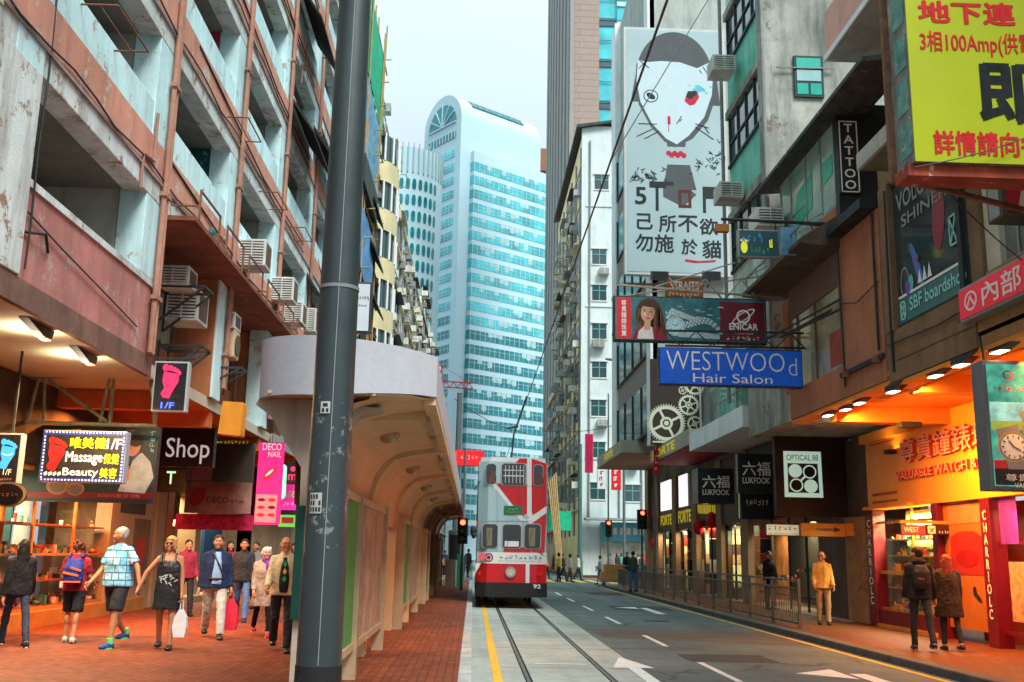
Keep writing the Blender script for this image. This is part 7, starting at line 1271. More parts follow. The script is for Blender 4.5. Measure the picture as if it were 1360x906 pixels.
# cart with cardboard boxes
c0 = P(816, 779, Z=.0); t = thing('hand_cart', 'low flat hand cart with small wheels carrying cardboard boxes over the crossing', 'cart', (c0.x, c0.y, 0)); B('deck', MT['steel'], t, (c0.x - .75, c0.x + .6, c0.y - .4, c0.y + .4, .22, .3)); 
for dx in (-.55, .45):
    for dy in (-.3, .3): q = MB(); q.cyl((c0.x + dx - .03, c0.y + dy, .11), (c0.x + dx + .03, c0.y + dy, .11), .11, n=12); q.build('wheel', MT['black'], t)
q = MB(); q.tube([(c0.x - .75, c0.y - .3, .28), (c0.x - .95, c0.y - .3, 1.0), (c0.x - .95, c0.y + .3, 1.0), (c0.x - .75, c0.y + .3, .28)], .02); q.build('handle', MT['steel'], t)
cb = mat('cardboard', (.62, .34, .11), .85, .15, 3)
for k, (x, z, w, h, lab) in enumerate(((-.42, .302, .6, .45, 'cardboard box on the left of the cart deck'), (.22, .302, .66, .5, 'cardboard box on the right of the cart deck'), (-.3, .76, .5, .36, 'cardboard box stacked on the upper left of the cart'), (.22, .81, .55, .3, 'cardboard box stacked on the upper right of the cart'))):
    b_ = thing('cardboard_box', lab, 'box', (c0.x + x, c0.y, z), 'boxes on the hand cart'); B('carton', cb, b_, (c0.x + x - w / 2, c0.x + x + w / 2, c0.y - .33, c0.y + .33, z, z + h), bev=.01); B('tape', mat('packing_tape', (.35, .22, .10), .3), b_, (c0.x + x - .04, c0.x + x + .04, c0.y - .333, c0.y + .333, z + h - .08, z + h + .003))
# overhead wires
def wire(name, label, pts, r=.018, sag=0):
    q = MB(); a, b_ = Vector(pts[0]), Vector(pts[-1]); n = 14; P_ = [a.lerp(b_, i / n) - Vector((0, 0, sag * 4 * (i / n) * (1 - i / n))) for i in range(n + 1)]; q.tube(P_, r, 5); return tag(q.build(name, MT['black']), label, 'wire', 'overhead wires')
wire('trolley_wire', 'thick overhead tram wire running from the top of the picture down to the tram', [(1.31, 2, 5.55), (1.31, 120, 5.55)], .011); wire('span_wire', 'span wire crossing from the tram wire up to the right', [(1.31, 9.9, 5.56), (6.6, 19, 16.5)], .007)
wire('span_wire', 'thin span wire between the left pole and the tower foot', [P(604, 530, Y=47), P(700, 575, Y=60)], .02, .3); wire('span_wire', 'thin wire sagging from the yellow billboard to the terracotta pillar', [P(1218, 212, Y=9.3), P(1360, 348, Y=11.4)], .008, .05)
wire('span_wire', 'drooping wire from the lamp post to the right-hand tenement over the crossing', [P(720, 572, Y=62), P(832, 560, Y=62)], .02, .3)
wire('span_wire', 'long wire rising from the yellow billboard corner across its lower edge', [P(1215, 222, Y=8.9), P(1362, 183, Y=8.9)], .006, .03)
# tower crane far away
t = thing('tower_crane', 'red lattice jib of a far tower crane in front of the blue tower', 'crane', P(584, 512, Y=190)); q = MB(); a, b_ = P(582, 506, Y=190), P(628, 509, Y=190); dz = Vector((0, 0, 1.1))
q.bar(a, b_, .22); q.bar(a + dz * 0 - dz, b_ - dz, .22)
for i in range(9): q.bar(a.lerp(b_, i / 9) - (dz if i % 2 else dz * 0), a.lerp(b_, (i + 1) / 9) - (dz * 0 if i % 2 else dz), .16)
q.build('jib', mat('crane_red', (.40, .04, .05), .6), t); q = MB(); q.bar(a + Vector((.5, 0, 3)), b_ + Vector((-1, 0, .3)), .08); q.bar(a + Vector((.5, 0, -20)), a + Vector((.5, 0, 3)), .5); q.build('mast', mat('crane_red', (.40, .04, .05)), t)
# ================================================================== PEOPLE
def remesh(b, vox, smooth=2, name='m'):
    me = bpy.data.meshes.new(name); me.from_pydata(b.v, [], b.f); ob = bpy.data.objects.new(name, me)
    m = ob.modifiers.new('r', 'REMESH'); m.mode = 'VOXEL'; m.voxel_size = vox
    if smooth: s = ob.modifiers.new('s', 'SMOOTH'); s.iterations = smooth; s.factor = .5
    out = evaluated(ob); bpy.data.objects.remove(ob); bpy.data.meshes.remove(me)
    return out
def cap(b, p0, p1, r0, r1, n=12): b.cyl(p0, p1, r0, r1, n); b.ell(p0, r0, r0, r0, n, 8); b.ell(p1, r1, r1, r1, n, 8)
def ring_loft(b, rings, n=18, capb=True):
    # rings: (x, y, z, rx, ry)
    V = []
    for cx, cy, cz, rx, ry in rings:
        for i in range(n):
            a = 2 * math.pi * i / n; V.append((cx + rx * math.copysign(abs(math.cos(a)) ** .85, math.cos(a)), cy + ry * math.copysign(abs(math.sin(a)) ** .85, math.sin(a)), cz))
    k = len(rings); b.add(V, [(j * n + i, j * n + (i + 1) % n, (j + 1) * n + (i + 1) % n, (j + 1) * n + i) for j in range(k - 1) for i in range(n)] + [list(range(n - 1, -1, -1)), list(range((k - 1) * n, k * n))], 0, True)
def rotx(v, a): return Vector((v[0], v[1] * math.cos(a) - v[2] * math.sin(a), v[1] * math.sin(a) + v[2] * math.cos(a)))
eye_w, eye_d, lipm = mat('eye_white', (.6, .58, .55), .3, 0), mat('eye_dark', (.02, .015, .012), .2, 0), mat('lip', (.35, .10, .08), .5, 0)
SKINS = dict(fair=mat('skin_fair', (.56, .30, .20), .5, .08, 9), tan=mat('skin_tan', (.42, .19, .10), .5, .08, 9), mid=mat('skin_mid', (.48, .24, .15), .5, .08, 9))
def person(label, loc, face_deg, H=1.7, sk='mid', hair=('short', (.02, .015, .012)), top=None, bottom=None, shoes=None, legs=((0, 0), (0, 0)), arms=((0, 8, 10), (0, 8, 10)), head=0, lean=0, fat=1.0, det=True, group=None, extra=None, fingers=True):
    """local frame: the person faces -Y, +X is its left hand; legs (swing forward, knee bend) left/right; arms (swing forward, spread, elbow bend)"""
    s = H / 1.79; vox = (.0095 if det else .024); t = thing('person', label, 'person', loc, group); t.rotation_euler.z = R(face_deg)
    L0 = Vector(loc); J = {}
    if det: legs = tuple((a * 1.5 if abs(a) >= 8 else a, k_ * 1.35) for a, k_ in legs)
    for i, sx in ((0, 1), (1, -1)):
        sw, kb = R(legs[i][0]), R(legs[i][1]); hip = Vector((.085 * sx * fat ** .5, 0, .90)); th = rotx(Vector((.012 * sx, 0, -.42)), -sw); knee = hip + th; sh = rotx(Vector((.0, 0, -.41)), -(sw - kb)); an = knee + sh
        J['hip', i], J['knee', i], J['ank', i] = hip, knee, an
        sw, sp, eb = R(arms[i][0]), R(arms[i][1]), R(arms[i][2]); sho = Vector((.158 * sx * (.5 + .5 * fat), 0.005, 1.362)); ua = rotx(Vector((math.sin(sp) * .28 * sx, 0, -math.cos(sp) * .28)), -sw); el = sho + ua
        fa = rotx(Vector((math.sin(sp * .55) * .25 * sx, 0, -math.cos(sp * .55) * .25)), -(sw + eb)); wr = el + fa; J['sho', i], J['elb', i], J['wri', i] = sho, el, wr
    low = min(J['ank', 0].z, J['ank', 1].z) - .075; dz = -low
    for k in J: J[k] = J[k] + Vector((0, 0, dz))
    ln = R(lean)
    def UP(v):  # lean of the upper body about the hips
        v = Vector(v) + Vector((0, 0, dz)); h = Vector((0, 0, .92 + dz)); return h + rotx(v - h, ln)
    for i in (0, 1):
        h = Vector((0, 0, .92 + dz))
        for k in ('sho', 'elb', 'wri'): J[k, i] = h + rotx(J[k, i] - h, ln)
    S_ = lambda b: setattr(b, 'v', [(x * s, y * s, z * s) for x, y, z in b.v])
    # ---- body
    b = MB(); f = fat
    ring_loft(b, [(*UP((0, 0.0, .86)), .10 * f, .085 * f), (*UP((0, 0, .93)), .155 * f, .105 * f), (*UP((0, 0, 1.02)), .14 * f, .10 * f), (*UP((0, -.005, 1.12)), .13 * f, .098 * f), (*UP((0, -.005, 1.25)), .155 * f, .108 * f), (*UP((0, .005, 1.34)), .150, .095), (*UP((0, .01, 1.40)), .10, .07), (*UP((0, .012, 1.45)), .055, .055)])
    cap(b, UP((0, .012, 1.40)), UP((0, -.005, 1.52)), .055, .05)
    hc = UP((0, -.015, 1.582)); hb = MB()
    # head: shaped ellipsoid
    hb.ell((0, 0, 0), .074, .094, .112, 22, 16)
    hv = []
    for x, y, z in hb.v:
        if z < 0: k = 1 - .30 * min(1, (-z / .112)) ** 1.6; x *= k; y = y * (1 - .16 * (-z / .112)) - .008 * (-z / .112)
        if y < -.04 and -.02 < z < .03: y += .006
        hv.append((x, y, z))
    hb.v = hv
    if det:
        hb.ell((0, -.094, -.016), .013, .018, .016, 8, 6); hb.cyl((0, -.088, .022), (0, -.098, -.014), .007, .011, 8); hb.ell((0, -.078, -.082), .026, .018, .018, 8, 6); hb.ell((0, -.088, .034), .05, .012, .009, 10, 6); hb.ell((0, -.088, -.052), .022, .010, .010, 8, 6)
        for sx in (1, -1): hb.ell((.076 * sx, .008, -.008), .011, .024, .034, 8, 6); hb.ell((.035 * sx, -.07, -.02), .026, .022, .026, 8, 6)
    ha = R(head); rot = lambda v: Vector((v[0] * math.cos(ha) - v[1] * math.sin(ha), v[0] * math.sin(ha) + v[1] * math.cos(ha), v[2]))
    b.add([rot(v) * 1.06 + hc for v in hb.v], hb.f, 0, True)
    barelow = bottom and bottom[0] in ('shorts', 'skirt'); bare = top and top[0] in ('dress', 'tee')
    for i, sx in ((0, 1), (1, -1)):
        lr = .8 if bottom and bottom[0] in ('trousers', 'leggings') else 1.0; cap(b, J['hip', i], J['knee', i], .078 * f ** .5 * lr, .052 * lr); cap(b, J['knee', i], J['ank', i], .052 * lr, .036)
        if barelow: m_ = J['knee', i].lerp(J['ank', i], .3); b.ell(m_ + Vector((0, .02, 0)), .05, .052, .10, 10, 8)
        ank = J['ank', i]; cap(b, ank + Vector((0, .02, -.035)), ank + Vector((.0, -.13, -.05)), .036, .028)
        b.cyl(UP((.05 * sx, .008, 1.40)), J['sho', i], .045, .042, 12); cap(b, J['sho', i], J['elb', i], .043, .037); cap(b, J['elb', i], J['wri', i], .038, .026)
        d = (J['wri', i] - J['elb', i]).normalized(); w = J['wri', i]
        if det and fingers:
            side = Vector((0, 1, 0)) - d * d.y; side = side.normalized() if side.length > .1 else Vector((0, 0, 1)); nrm = d.cross(side).normalized() * (-sx); pc = w + d * .055
            b.ell(tuple(pc), .022, .034, .05, 10, 8) if False else cap(b, w + d * .01, w + d * .075, .024, .026)
            cap(b, w + d * .04 + side * .02, w + d * .085 + side * .026, .016, .014); cap(b, w + d * .04 - side * .02, w + d * .085 - side * .026, .016, .014)
            for q, (o, l) in enumerate(((-.033, .062), (-.012, .074), (.010, .070), (.031, .055))):
                k0 = w + d * .088 + side * o; k1 = k0 + (d * .9 + nrm * .35).normalized() * l * .55; k2 = k1 + (d * .45 + nrm * .85).normalized() * l * .5; cap(b, k0, k1, .0105, .0098, 8); cap(b, k1, k2, .0098, .0088, 8)
            k0 = w + d * .03 - side * .026; k1 = k0 + (d * .7 - side * .65).normalized() * .04; k2 = k1 + (d * .95 - side * .1 + nrm * .25).normalized() * .032; cap(b, k0, k1, .0135, .0115, 8); cap(b, k1, k2, .0115, .0095, 8)
        else: cap(b, w, w + d * .09, .028, .026)
    S_(b); me = remesh(b, vox * s, 1); me.name = 'body'; 
    e = MB()
    if det:
        for sx in (1, -1): e.ell(rot((.031 * sx, -.0835, .006)) + hc, .0125, .008, .0075, 8, 6, 1); e.ell(rot((.031 * sx, -.0885, .006)) + hc, .0065, .005, .0065, 8, 6, 2); e.ell(rot((.032 * sx, -.091, .027)) + hc, .018, .006, .004, 8, 5, 2)
        e.ell(rot((0, -.094, -.047)) + hc, .021, .008, .006, 8, 5, 3); S_(e)
    V = [tuple(v.co) for v in me.vertices] + e.v; F_ = [list(p.vertices) for p in me.polygons]; n0 = len(me.vertices); mi = [0] * len(F_) + e.mi; F_ += [[k + n0 for k in q] for q in e.f]
    m2 = bpy.data.meshes.new('body'); m2.from_pydata(V, [], F_)
    for m in (SKINS[sk], eye_w, eye_d, lipm): m2.materials.append(m)
    m2.polygons.foreach_set('material_index', mi); m2.polygons.foreach_set('use_smooth', [True] * len(F_)); bpy.data.meshes.remove(me)
    ob = bpy.data.objects.new('body', m2); COL.objects.link(ob); ob.parent = t
    def cloth(name, b, m, v=None, fold=.010, sm=2, fs=11):
        S_(b); me = remesh(b, (v or vox * 1.35) * s, sm, name)
        if det:
            nv = len(me.vertices); buf = [0.0] * (3 * nv); nb = [0.0] * (3 * nv); me.vertices.foreach_get('co', buf); me.vertices.foreach_get('normal', nb)
            for vi in range(nv):
                c = Vector(buf[3 * vi:3 * vi + 3]); k = noise.noise(Vector((c.x * fs + len(label), c.y * fs, c.z * fs * .55))) + .9 * abs(noise.noise(Vector((c.x * fs * .9 + c.z * fs * 1.1, c.y * fs, c.z * fs * 1.3 - c.x * fs)))) - .3 + .5 * noise.noise(Vector((c.x * fs * 2.3, c.y * fs * 2.3, c.z * fs * 1.6))); buf[3 * vi] += nb[3 * vi] * fold * k; buf[3 * vi + 1] += nb[3 * vi + 1] * fold * k; buf[3 * vi + 2] += nb[3 * vi + 2] * fold * k
            me.vertices.foreach_set('co', buf)
        me.materials.append(m) if not isinstance(m, list) else [me.materials.append(q) for q in m]
        me.polygons.foreach_set('use_smooth', [True] * len(me.polygons)); o = bpy.data.objects.new(name, me); COL.objects.link(o); o.parent = t; return o
    # ---- bottoms
    if bottom:
        kind, m = bottom[0], bottom[1]; b = MB(); loose = bottom[2] if len(bottom) > 2 else 1.0
        if kind in ('trousers', 'shorts', 'leggings'):
            ring_loft(b, [(*UP((0, 0, .82)), .12 * f, .10 * f), (*UP((0, 0, .92)), .175 * f, .122 * f), (*UP((0, 0, 1.03)), .155 * f, .112 * f)])
            for i in (0, 1):
                e1 = 1.0 if kind != 'shorts' else .92; h, k, a = J['hip', i], J['knee', i], J['ank', i]; ex = (1.0 if kind != 'leggings' else .82) * loose
                b.cyl(h + Vector((0, 0, .03)), h.lerp(k, e1), .092 * ex * f ** .5, .072 * ex * (1.22 if kind == 'shorts' else 1), 14)
                if kind != 'shorts': b.ell(k, .071 * ex, .071 * ex, .071 * ex, 12, 8); b.cyl(k, k.lerp(a, 1.0 if kind == 'trousers' else .93), .071 * ex, .06 * ex if kind == 'trousers' else .048, 14)
        elif kind == 'skirt': ring_loft(b, [(*UP((0, 0, .60)), .20 * f, .16 * f), (*UP((0, 0, .75)), .19 * f, .145 * f), (*UP((0, 0, .92)), .175 * f, .125 * f), (*UP((0, 0, 1.05)), .15 * f, .112 * f)])
        cloth(kind if kind != 'leggings' else 'leggings', b, m)
    # ---- tops
    if top:
        kind, m = top[0], top[1]; b = MB(); g = 1.0 + (.10 if kind in ('jacket', 'coat') else .02); hem = {'jacket': .84, 'tee': .86, 'dress': .80, 'coat': .58, 'sweater': .86}[kind]
        rings = [(*UP((0, 0, hem)), (.185 if hem > .7 else .215) * f * g, (.130 if hem > .7 else .155) * f * g), (*UP((0, 0, .95)), .178 * f * g, .128 * f * g), (*UP((0, -.003, 1.08)), .165 * f * g, .122 * f * g), (*UP((0, -.005, 1.24)), .172 * f ** .7 * g, .122 * f * g), (*UP((0, .005, 1.34)), .158 * g, .106 * g)]
        if kind != 'dress': rings += [(*UP((0, .008, 1.385)), .132 * g, .092), (*UP((0, .01, 1.425)), .088 * g, .075), (*UP((0, .012, 1.47)), .062, .064)]
        else: rings = rings[:-1] + [(*UP((0, .0, 1.33)), .150, .108)]
        ring_loft(b, rings)
        for i in (0, 1):
            if kind == 'dress':
                sx = 1 - 2 * i; b.cyl(UP((.085 * sx, -.085, 1.31)), UP((.095 * sx, -.02, 1.45)), .02, .02, 8); b.cyl(UP((.095 * sx, -.02, 1.45)), UP((.085 * sx, .09, 1.30)), .02, .02, 8)
            else:
                sh, el, wr = J['sho', i], J['elb', i], J['wri', i]; r0 = .060 * g
                b.ell(sh, r0, r0, r0 * 1.02, 12, 8); b.cyl(UP((.05 * (1 - 2 * i), .008, 1.405)), sh, .058, r0 * .97, 12)
                if kind == 'tee': b.cyl(sh, sh.lerp(el, .75), r0, .066, 12)
                else: b.cyl(sh, el, r0, .052 * g, 12); b.ell(el, .052 * g, .052 * g, .052 * g, 12, 8); b.cyl(el, el.lerp(wr, .95), .052 * g, .042 * g, 12)
        if kind == 'jacket': b.cyl(UP((0, .012, 1.42)), UP((0, .01, 1.49)), .075, .07, 14)
        cloth({'tee': 'shirt', 'dress': 'dress'}.get(kind, kind), b, m, fold=.011)
    # ---- shoes
    if shoes:
        for i in (0, 1):
            ank = J['ank', i]; b = MB(); hi = .02; b.ell(ank + Vector((0, .02, -.032)), .049, .058, .052, 12, 8); b.ell(ank + Vector((0, -.11, -.045)), .051, .085, .038, 12, 8); b.ell(ank + Vector((0, -.04, -.036)), .047, .075, .046, 12, 8); b.box(-.04 + ank.x, .04 + ank.x, ank.y - .15, ank.y + .06, ank.z - .076, ank.z - .055)
            cloth('shoe', b, shoes[0], .010 if det else .02, fold=0.0, sm=1)
            if len(shoes) > 1:
                b = MB(); b.prism([(ank.x + .047 * math.cos(a) * 1.0, ank.y - .05 + .125 * math.sin(a)) for a in [2 * math.pi * k / 16 for k in range(16)]], 'Z', ank.z - .079, ank.z - .058); S_(b); o = b.build('sole', shoes[1]); o.parent = t
            if len(shoes) > 2: b = MB(); b.cyl(ank + Vector((0, .01, -.01)), ank + Vector((0, .0, .07)), .044, .047, 12); S_(b); o = b.build('sock', shoes[2]); o.parent = t
    # ---- hair
    hk, hcx = hair[0], hair[1]; hm = mat('hair_%d_%d_%d' % tuple(int(c * 999) for c in hcx), hcx, .55, .35, 25); b = MB()
    if hk == 'cap': pass
    else:
        b.ell((0, .012, .030), .088, .102, .101, 16, 12)
        if hk == 'bald': b.v = [(x, y, z) for x, y, z in b.v]; b = MB(); [b.ell((.066 * sx, .03, .0), .018, .055, .045, 10, 8) for sx in (1, -1)]; b.ell((0, .085, -.01), .05, .02, .05, 10, 8); b.ell((0, .03, .09), .05, .06, .022, 12, 8)
        if hk == 'bob': b.ell((0, .035, -.03), .086, .078, .085, 14, 10); [b.ell((.07 * sx, -.01, -.02), .022, .05, .075, 10, 8) for sx in (1, -1)]; b.ell((0, -.06, .075), .065, .035, .03, 12, 8)
        if hk == 'curly':
            rn = random.Random(4)
            for k in range(40):
                a, z = rn.uniform(0, 6.28), rn.uniform(-.03, .11); b.ell((.08 * math.cos(a), .02 + .09 * abs(math.sin(a)) if math.sin(a) > 0 else .02 + .06 * math.sin(a), max(z, .05 if math.sin(a) < -.4 else z)), .026, .026, .026, 7, 5)
        if hk == 'long': b.ell((0, .045, -.04), .088, .07, .11, 14, 10); ring_loft(b, [(0, .085, -.30, .075, .028), (.004, .082, -.24, .098, .042), (-.004, .075, -.16, .096, .05), (0, .06, -.06, .090, .06), (0, .04, .03, .088, .07)], 14); b.ell((.03, .09, -.29), .05, .03, .05, 10, 6); b.ell((-.035, .088, -.31), .045, .03, .05, 10, 6); [b.ell((.068 * sx, .0, -.05), .026, .055, .12, 10, 8) for sx in (1, -1)]
        if hk == 'short': b.ell((0, .05, -.005), .078, .055, .06, 12, 8)
        # clear the face
        b.v = [(x, y, z) if not (y < -.04 and z < .05) else (x, max(y, -.04), z) for x, y, z in b.v]
        b.v = [rot(v) + hc for v in b.v]; b.v = [tuple(v) for v in b.v]
        cloth('hair', b, hm, .009 if det else .02, fold=.006, sm=1, fs=30)
    if extra: extra(t, J, UP, S_, cloth, s, rot, hc)
    return t
def addpart(t, name, b, m, S_=None, bev=0):
    if S_: S_(b)
    o = b.build(name, m); o.parent = t
    if bev: q = o.modifiers.new('bevel', 'BEVEL'); q.width = bev; q.segments = 2
    return o
def world_pt(t, v, s): # local joint to world
    a = t.rotation_euler.z; return Vector((v[0] * s * math.cos(a) - v[1] * s * math.sin(a) + t.location.x, v[0] * s * math.sin(a) + v[1] * s * math.cos(a) + t.location.y, v[2] * s + t.location.z))
def bag(name, label, p, w, h, m, cat='bag', m2=None):
    """carrier bag hanging from the hand at p"""
    t = thing(name, label, cat, (p.x, p.y, p.z - h)); q = MB()
    prof = [(-w / 2 * .75, 0), (w / 2 * .8, .0), (w / 2, h * .35), (w / 2 * .85, h * .72), (w * .12, h * .98), (-w * .12, h * .98), (-w / 2 * .8, h * .72), (-w / 2, h * .35)]
    q.prism([(p.x + x, p.z - h - .12 + z) for x, z in prof], 'Y', p.y - .05, p.y + .05); q.build('bag_body', m, t, .02); q = MB(); q.tube([(p.x - w * .1, p.y, p.z - .14), (p.x - .02, p.y, p.z + .0), (p.x + .02, p.y, p.z + .0), (p.x + w * .1, p.y, p.z - .14)], .008, 5); q.build('handle', m2 or m, t); return t
fab = lambda n, c, v=.12, sc=8, **k: mat('fabric_' + n, c, .85, v, sc, **k)
blackf = fab('black', (.014, .014, .016)); denim = fab('dark_denim', (.025, .035, .06), .2); jean = fab('blue_denim', (.07, .15, .32), .25); grey = fab('stone_grey', (.42, .40, .36)); navy = fab('navy', (.012, .022, .06)); beige = fab('beige', (.60, .47, .27), .08); charcoal = fab('charcoal', (.03, .03, .035)); leath = mat('black_leather', (.015, .014, .013), .35, .2, 8); wsole = mat('white_sole', (.6, .6, .58), .6)
def gz(x, y, Z=.15): return P(x, y, Z=Z)
# 1 young woman with long black hair at the left edge, seen from behind
p = gz(17, 858); person('person with long black hair, black top and dark jeans walking away from the camera', (p.x, p.y, .15), 215, 1.66, 'fair', ('long', (.012, .010, .010)), ('sweater', blackf), ('trousers', denim, .85), (blackf, wsole), ((22, 8), (-16, 6)), ((-8, 8, 12), (10, 8, 20)))
# 2 short-haired person with the blue backpack
def ex2(t, J, UP, S_, cloth, s, rot, hc):
    b = MB(); ring_loft(b, [(*UP((0, .19, .98)), .14, .07), (*UP((0, .205, 1.05)), .165, .10), (*UP((0, .205, 1.25)), .16, .10), (*UP((0, .18, 1.40)), .11, .065)], 16); o = cloth('backpack', b, mat('backpack_blue', (.015, .03, .22), .6, .3, 6), .012, .006)
    q = MB()
    for z, x in ((1.12, .1), (1.20, -.02)): q.bar(UP((-.13 + x * .3, .305, z)), UP((.05 + x, .305, z + .05)), .02, .035)
    q.bar(UP((-.14, .285, 1.02)), UP((.14, .285, 1.02)), .02, .03); addpart(t, 'backpack_trim', q, mat('trim_orange', (.65, .14, .03), .6), S_)
    q = MB()
    for sx in (1, -1): q.tube([UP((.10 * sx, .15, 1.42)), UP((.115 * sx, .03, 1.475)), UP((.115 * sx, -.13, 1.38)), UP((.13 * sx, -.12, 1.12))], .02, 6)
    addpart(t, 'strap', q, mat('backpack_blue', (.015, .03, .22)), S_); q = MB(); q.box(.10, .24, -.02, .06, .88, .99); addpart(t, 'hip_pouch', q, mat('pouch_white', (.6, .6, .56), .6, .3, 20), S_, .01)
p = gz(92, 853); person('person with a blue backpack, short auburn hair and black knee shorts seen from behind', (p.x, p.y, .15), 188, 1.60, 'tan', ('curly', (.10, .022, .012)), ('tee', fab('red_black', (.30, .02, .03), .8, 7)), ('shorts', blackf, 1.1), (mat('shoe_pale', (.5, .46, .4), .6), leath), ((14, 18), (-10, 4)), ((10, 12, 40), (12, 12, 50)), fat=1.08, extra=ex2)
# 3 man in the patterned shirt
def plaid(name):
    if name in MATS: return MATS[name]
    m = mat(name, (.3, .6, .75), .8); t = m.node_tree; n = t.nodes; L = t.links.new; b = n['Principled BSDF']; co = n.new('ShaderNodeTexCoord'); sp = n.new('ShaderNodeSeparateXYZ'); L(co.outputs['Object'], sp.inputs[0]); cb = n.new('ShaderNodeCombineXYZ'); ad = n.new('ShaderNodeMath'); L(sp.outputs[0], ad.inputs[0]); L(sp.outputs[1], ad.inputs[1]); L(ad.outputs[0], cb.inputs[0]); L(sp.outputs[2], cb.inputs[1])
    q = n.new('ShaderNodeTexBrick'); L(cb.outputs[0], q.inputs['Vector']); q.inputs['Scale'].default_value = 1; q.inputs['Brick Width'].default_value = .13; q.inputs['Row Height'].default_value = .105; q.inputs['Mortar Size'].default_value = .009; q.inputs['Color1'].default_value = (.14, .45, .66, 1); q.inputs['Color2'].default_value = (.50, .68, .74, 1); q.inputs['Mortar'].default_value = (.05, .13, .20, 1); q.inputs['Bias'].default_value = -.1; q.offset = .37; q.squash = 1.7; q.squash_frequency = 2; L(q.outputs['Color'], b.inputs['Base Color']); return m
p3 = gz(148, 860); sh3 = mat('shoe_blue', (.02, .07, .22), .5); m3 = person('person in a light blue patterned shirt, black shorts and bright green and blue running shoes', (p3.x, p3.y, .15), -25, 1.80, 'tan', ('short', (.30, .28, .26)), ('tee', plaid('patterned_shirt')), ('shorts', charcoal, 1.12), (sh3, mat('neon_green', (.15, .75, .25), .5), mat('neon_green', (.15, .75, .25))), ((10, 6), (-8, 22)), ((2, 36, 4), (14, 14, 30)), head=-55, fat=1.28)
# 4 woman in the black dress
def ex4(t, J, UP, S_, cloth, s, rot, hc):
    q = MB(); rn = random.Random(6)
    for k in range(26): x, z = rn.uniform(-.11, .11), rn.uniform(.98, 1.12); q.bar(UP((x, -.148, z)), UP((x + rn.uniform(-.05, .05), -.15, z + rn.uniform(-.03, .04))), .004, .012)
    addpart(t, 'print', q, mat('print_white', (.5, .52, .52), .5), S_); q = MB(); q.tube([UP((-.12, -.12, 1.30)), UP((-.13, -.02, 1.43)), UP((-.12, .10, 1.30))], .018, 6); addpart(t, 'strap', q, leath, S_); b = MB(); b.ell(UP((-.14, .17, 1.15)), .08, .09, .16); cloth('shoulder_bag', b, leath, .015)
    q = MB(); q.box(-.055, .055, 0, .01, -.012, .012); q.v = [tuple(rot((x, y - .1, z + .006)) + hc) for x, y, z in q.v]; addpart(t, 'sunglasses', q, MT['black'], S_)
p = gz(216, 863); t4 = person('person with blonde hair in a short black dress holding a white carrier bag', (p.x, p.y, .15), 8, 1.66, 'tan', ('bob', (.50, .26, .08)), ('dress', mat('fabric_gloss_black', (.014, .014, .016), .4, .2, 8)), ('skirt', blackf), (leath, leath), ((7, 4), (-7, 12)), ((4, 8, 8), (2, 38, 4)), fat=1.05, head=-12, extra=ex4)
p = world_pt(t4, (.22, -.07, .78), 1.0); bag('carrier_bag', 'white plastic carrier bag with faint print held by the blonde person', Vector((p.x, p.y, .83)), .2, .38, mat('white_bag', (.62, .64, .64), .4, .12, 9))
# 5 man in the navy jacket
def ex5(t, J, UP, S_, cloth, s, rot, hc):
    b = MB(); ring_loft(b, [(*UP((0, -.065, .90)), .105, .115), (*UP((0, -.07, 1.05)), .105, .118), (*UP((0, -.065, 1.25)), .085, .108), (*UP((0, -.03, 1.43)), .05, .06)], 14); cloth('shirt', b, fab('sky_blue', (.22, .34, .55), .08), .014, .006); q = MB(); q.tube([UP((-.08, -.10, 1.42)), UP((.0, -.178, 1.25)), UP((.1, -.185, 1.05))], .014, 6); addpart(t, 'strap', q, leath, S_); q = MB(); q.tube([UP((-.13, -.13, 1.0)), UP((0, -.19, .99)), UP((.13, -.13, 1.0))], .018, 6); addpart(t, 'belt', q, leath, S_)
p = gz(281, 848); t5 = person('person in an open navy jacket and light grey trousers carrying a red bag', (p.x, p.y, .15), 18, 1.76, 'tan', ('short', (.03, .022, .018)), ('jacket', navy), ('trousers', grey, 1.08), (leath, mat('brown_sole', (.10, .07, .05), .7)), ((14, 4), (-14, 10)), ((6, 10, 12), (-6, 12, 14)), fat=1.14, head=-8, extra=ex5)
p = world_pt(t5, (.25, -.06, .86), 1.03); bag('carrier_bag', 'bright red carrier bag hanging from the hand of the navy-jacketed person', Vector((p.x, p.y, .90)), .26, .50, mat('red_bag', (.70, .02, .05), .45, .08, 6))
# 6 man behind, 7 old woman, 8 old man, 9 passer-by
p = gz(318, 826); person('person in a dark jacket and blue jeans walking behind the red bag', (p.x, p.y, .15), 10, 1.72, 'tan', ('short', (.015, .012, .010)), ('jacket', fab('dark_slate', (.025, .028, .03))), ('trousers', jean, .95), (charcoal, wsole), ((12, 4), (-14, 12)), ((8, 8, 12), (-8, 8, 12)))
def ex7(t, J, UP, S_, cloth, s, rot, hc):
    b = MB(); b.cyl(UP((.03, -.10, 1.42)), UP((.06, -.15, 1.05)), .04, .05, 10); b.cyl(UP((0, -.02, 1.42)), UP((0, -.02, 1.49)), .085, .08, 12); cloth('scarf', b, fab('purple', (.22, .05, .30), .3), .013)
p = gz(346, 846); person('person with white hair and a purple scarf, black leggings and red shoes', (p.x, p.y, .15), 20, 1.54, 'fair', ('curly', (.62, .60, .56)), ('coat', fab('rose_beige', (.45, .30, .22), .2)), ('leggings', blackf), (mat('red_shoe', (.42, .02, .03), .5), wsole), ((8, 4), (-10, 16)), ((8, 8, 30), (6, 8, 30)), lean=4, extra=ex7)
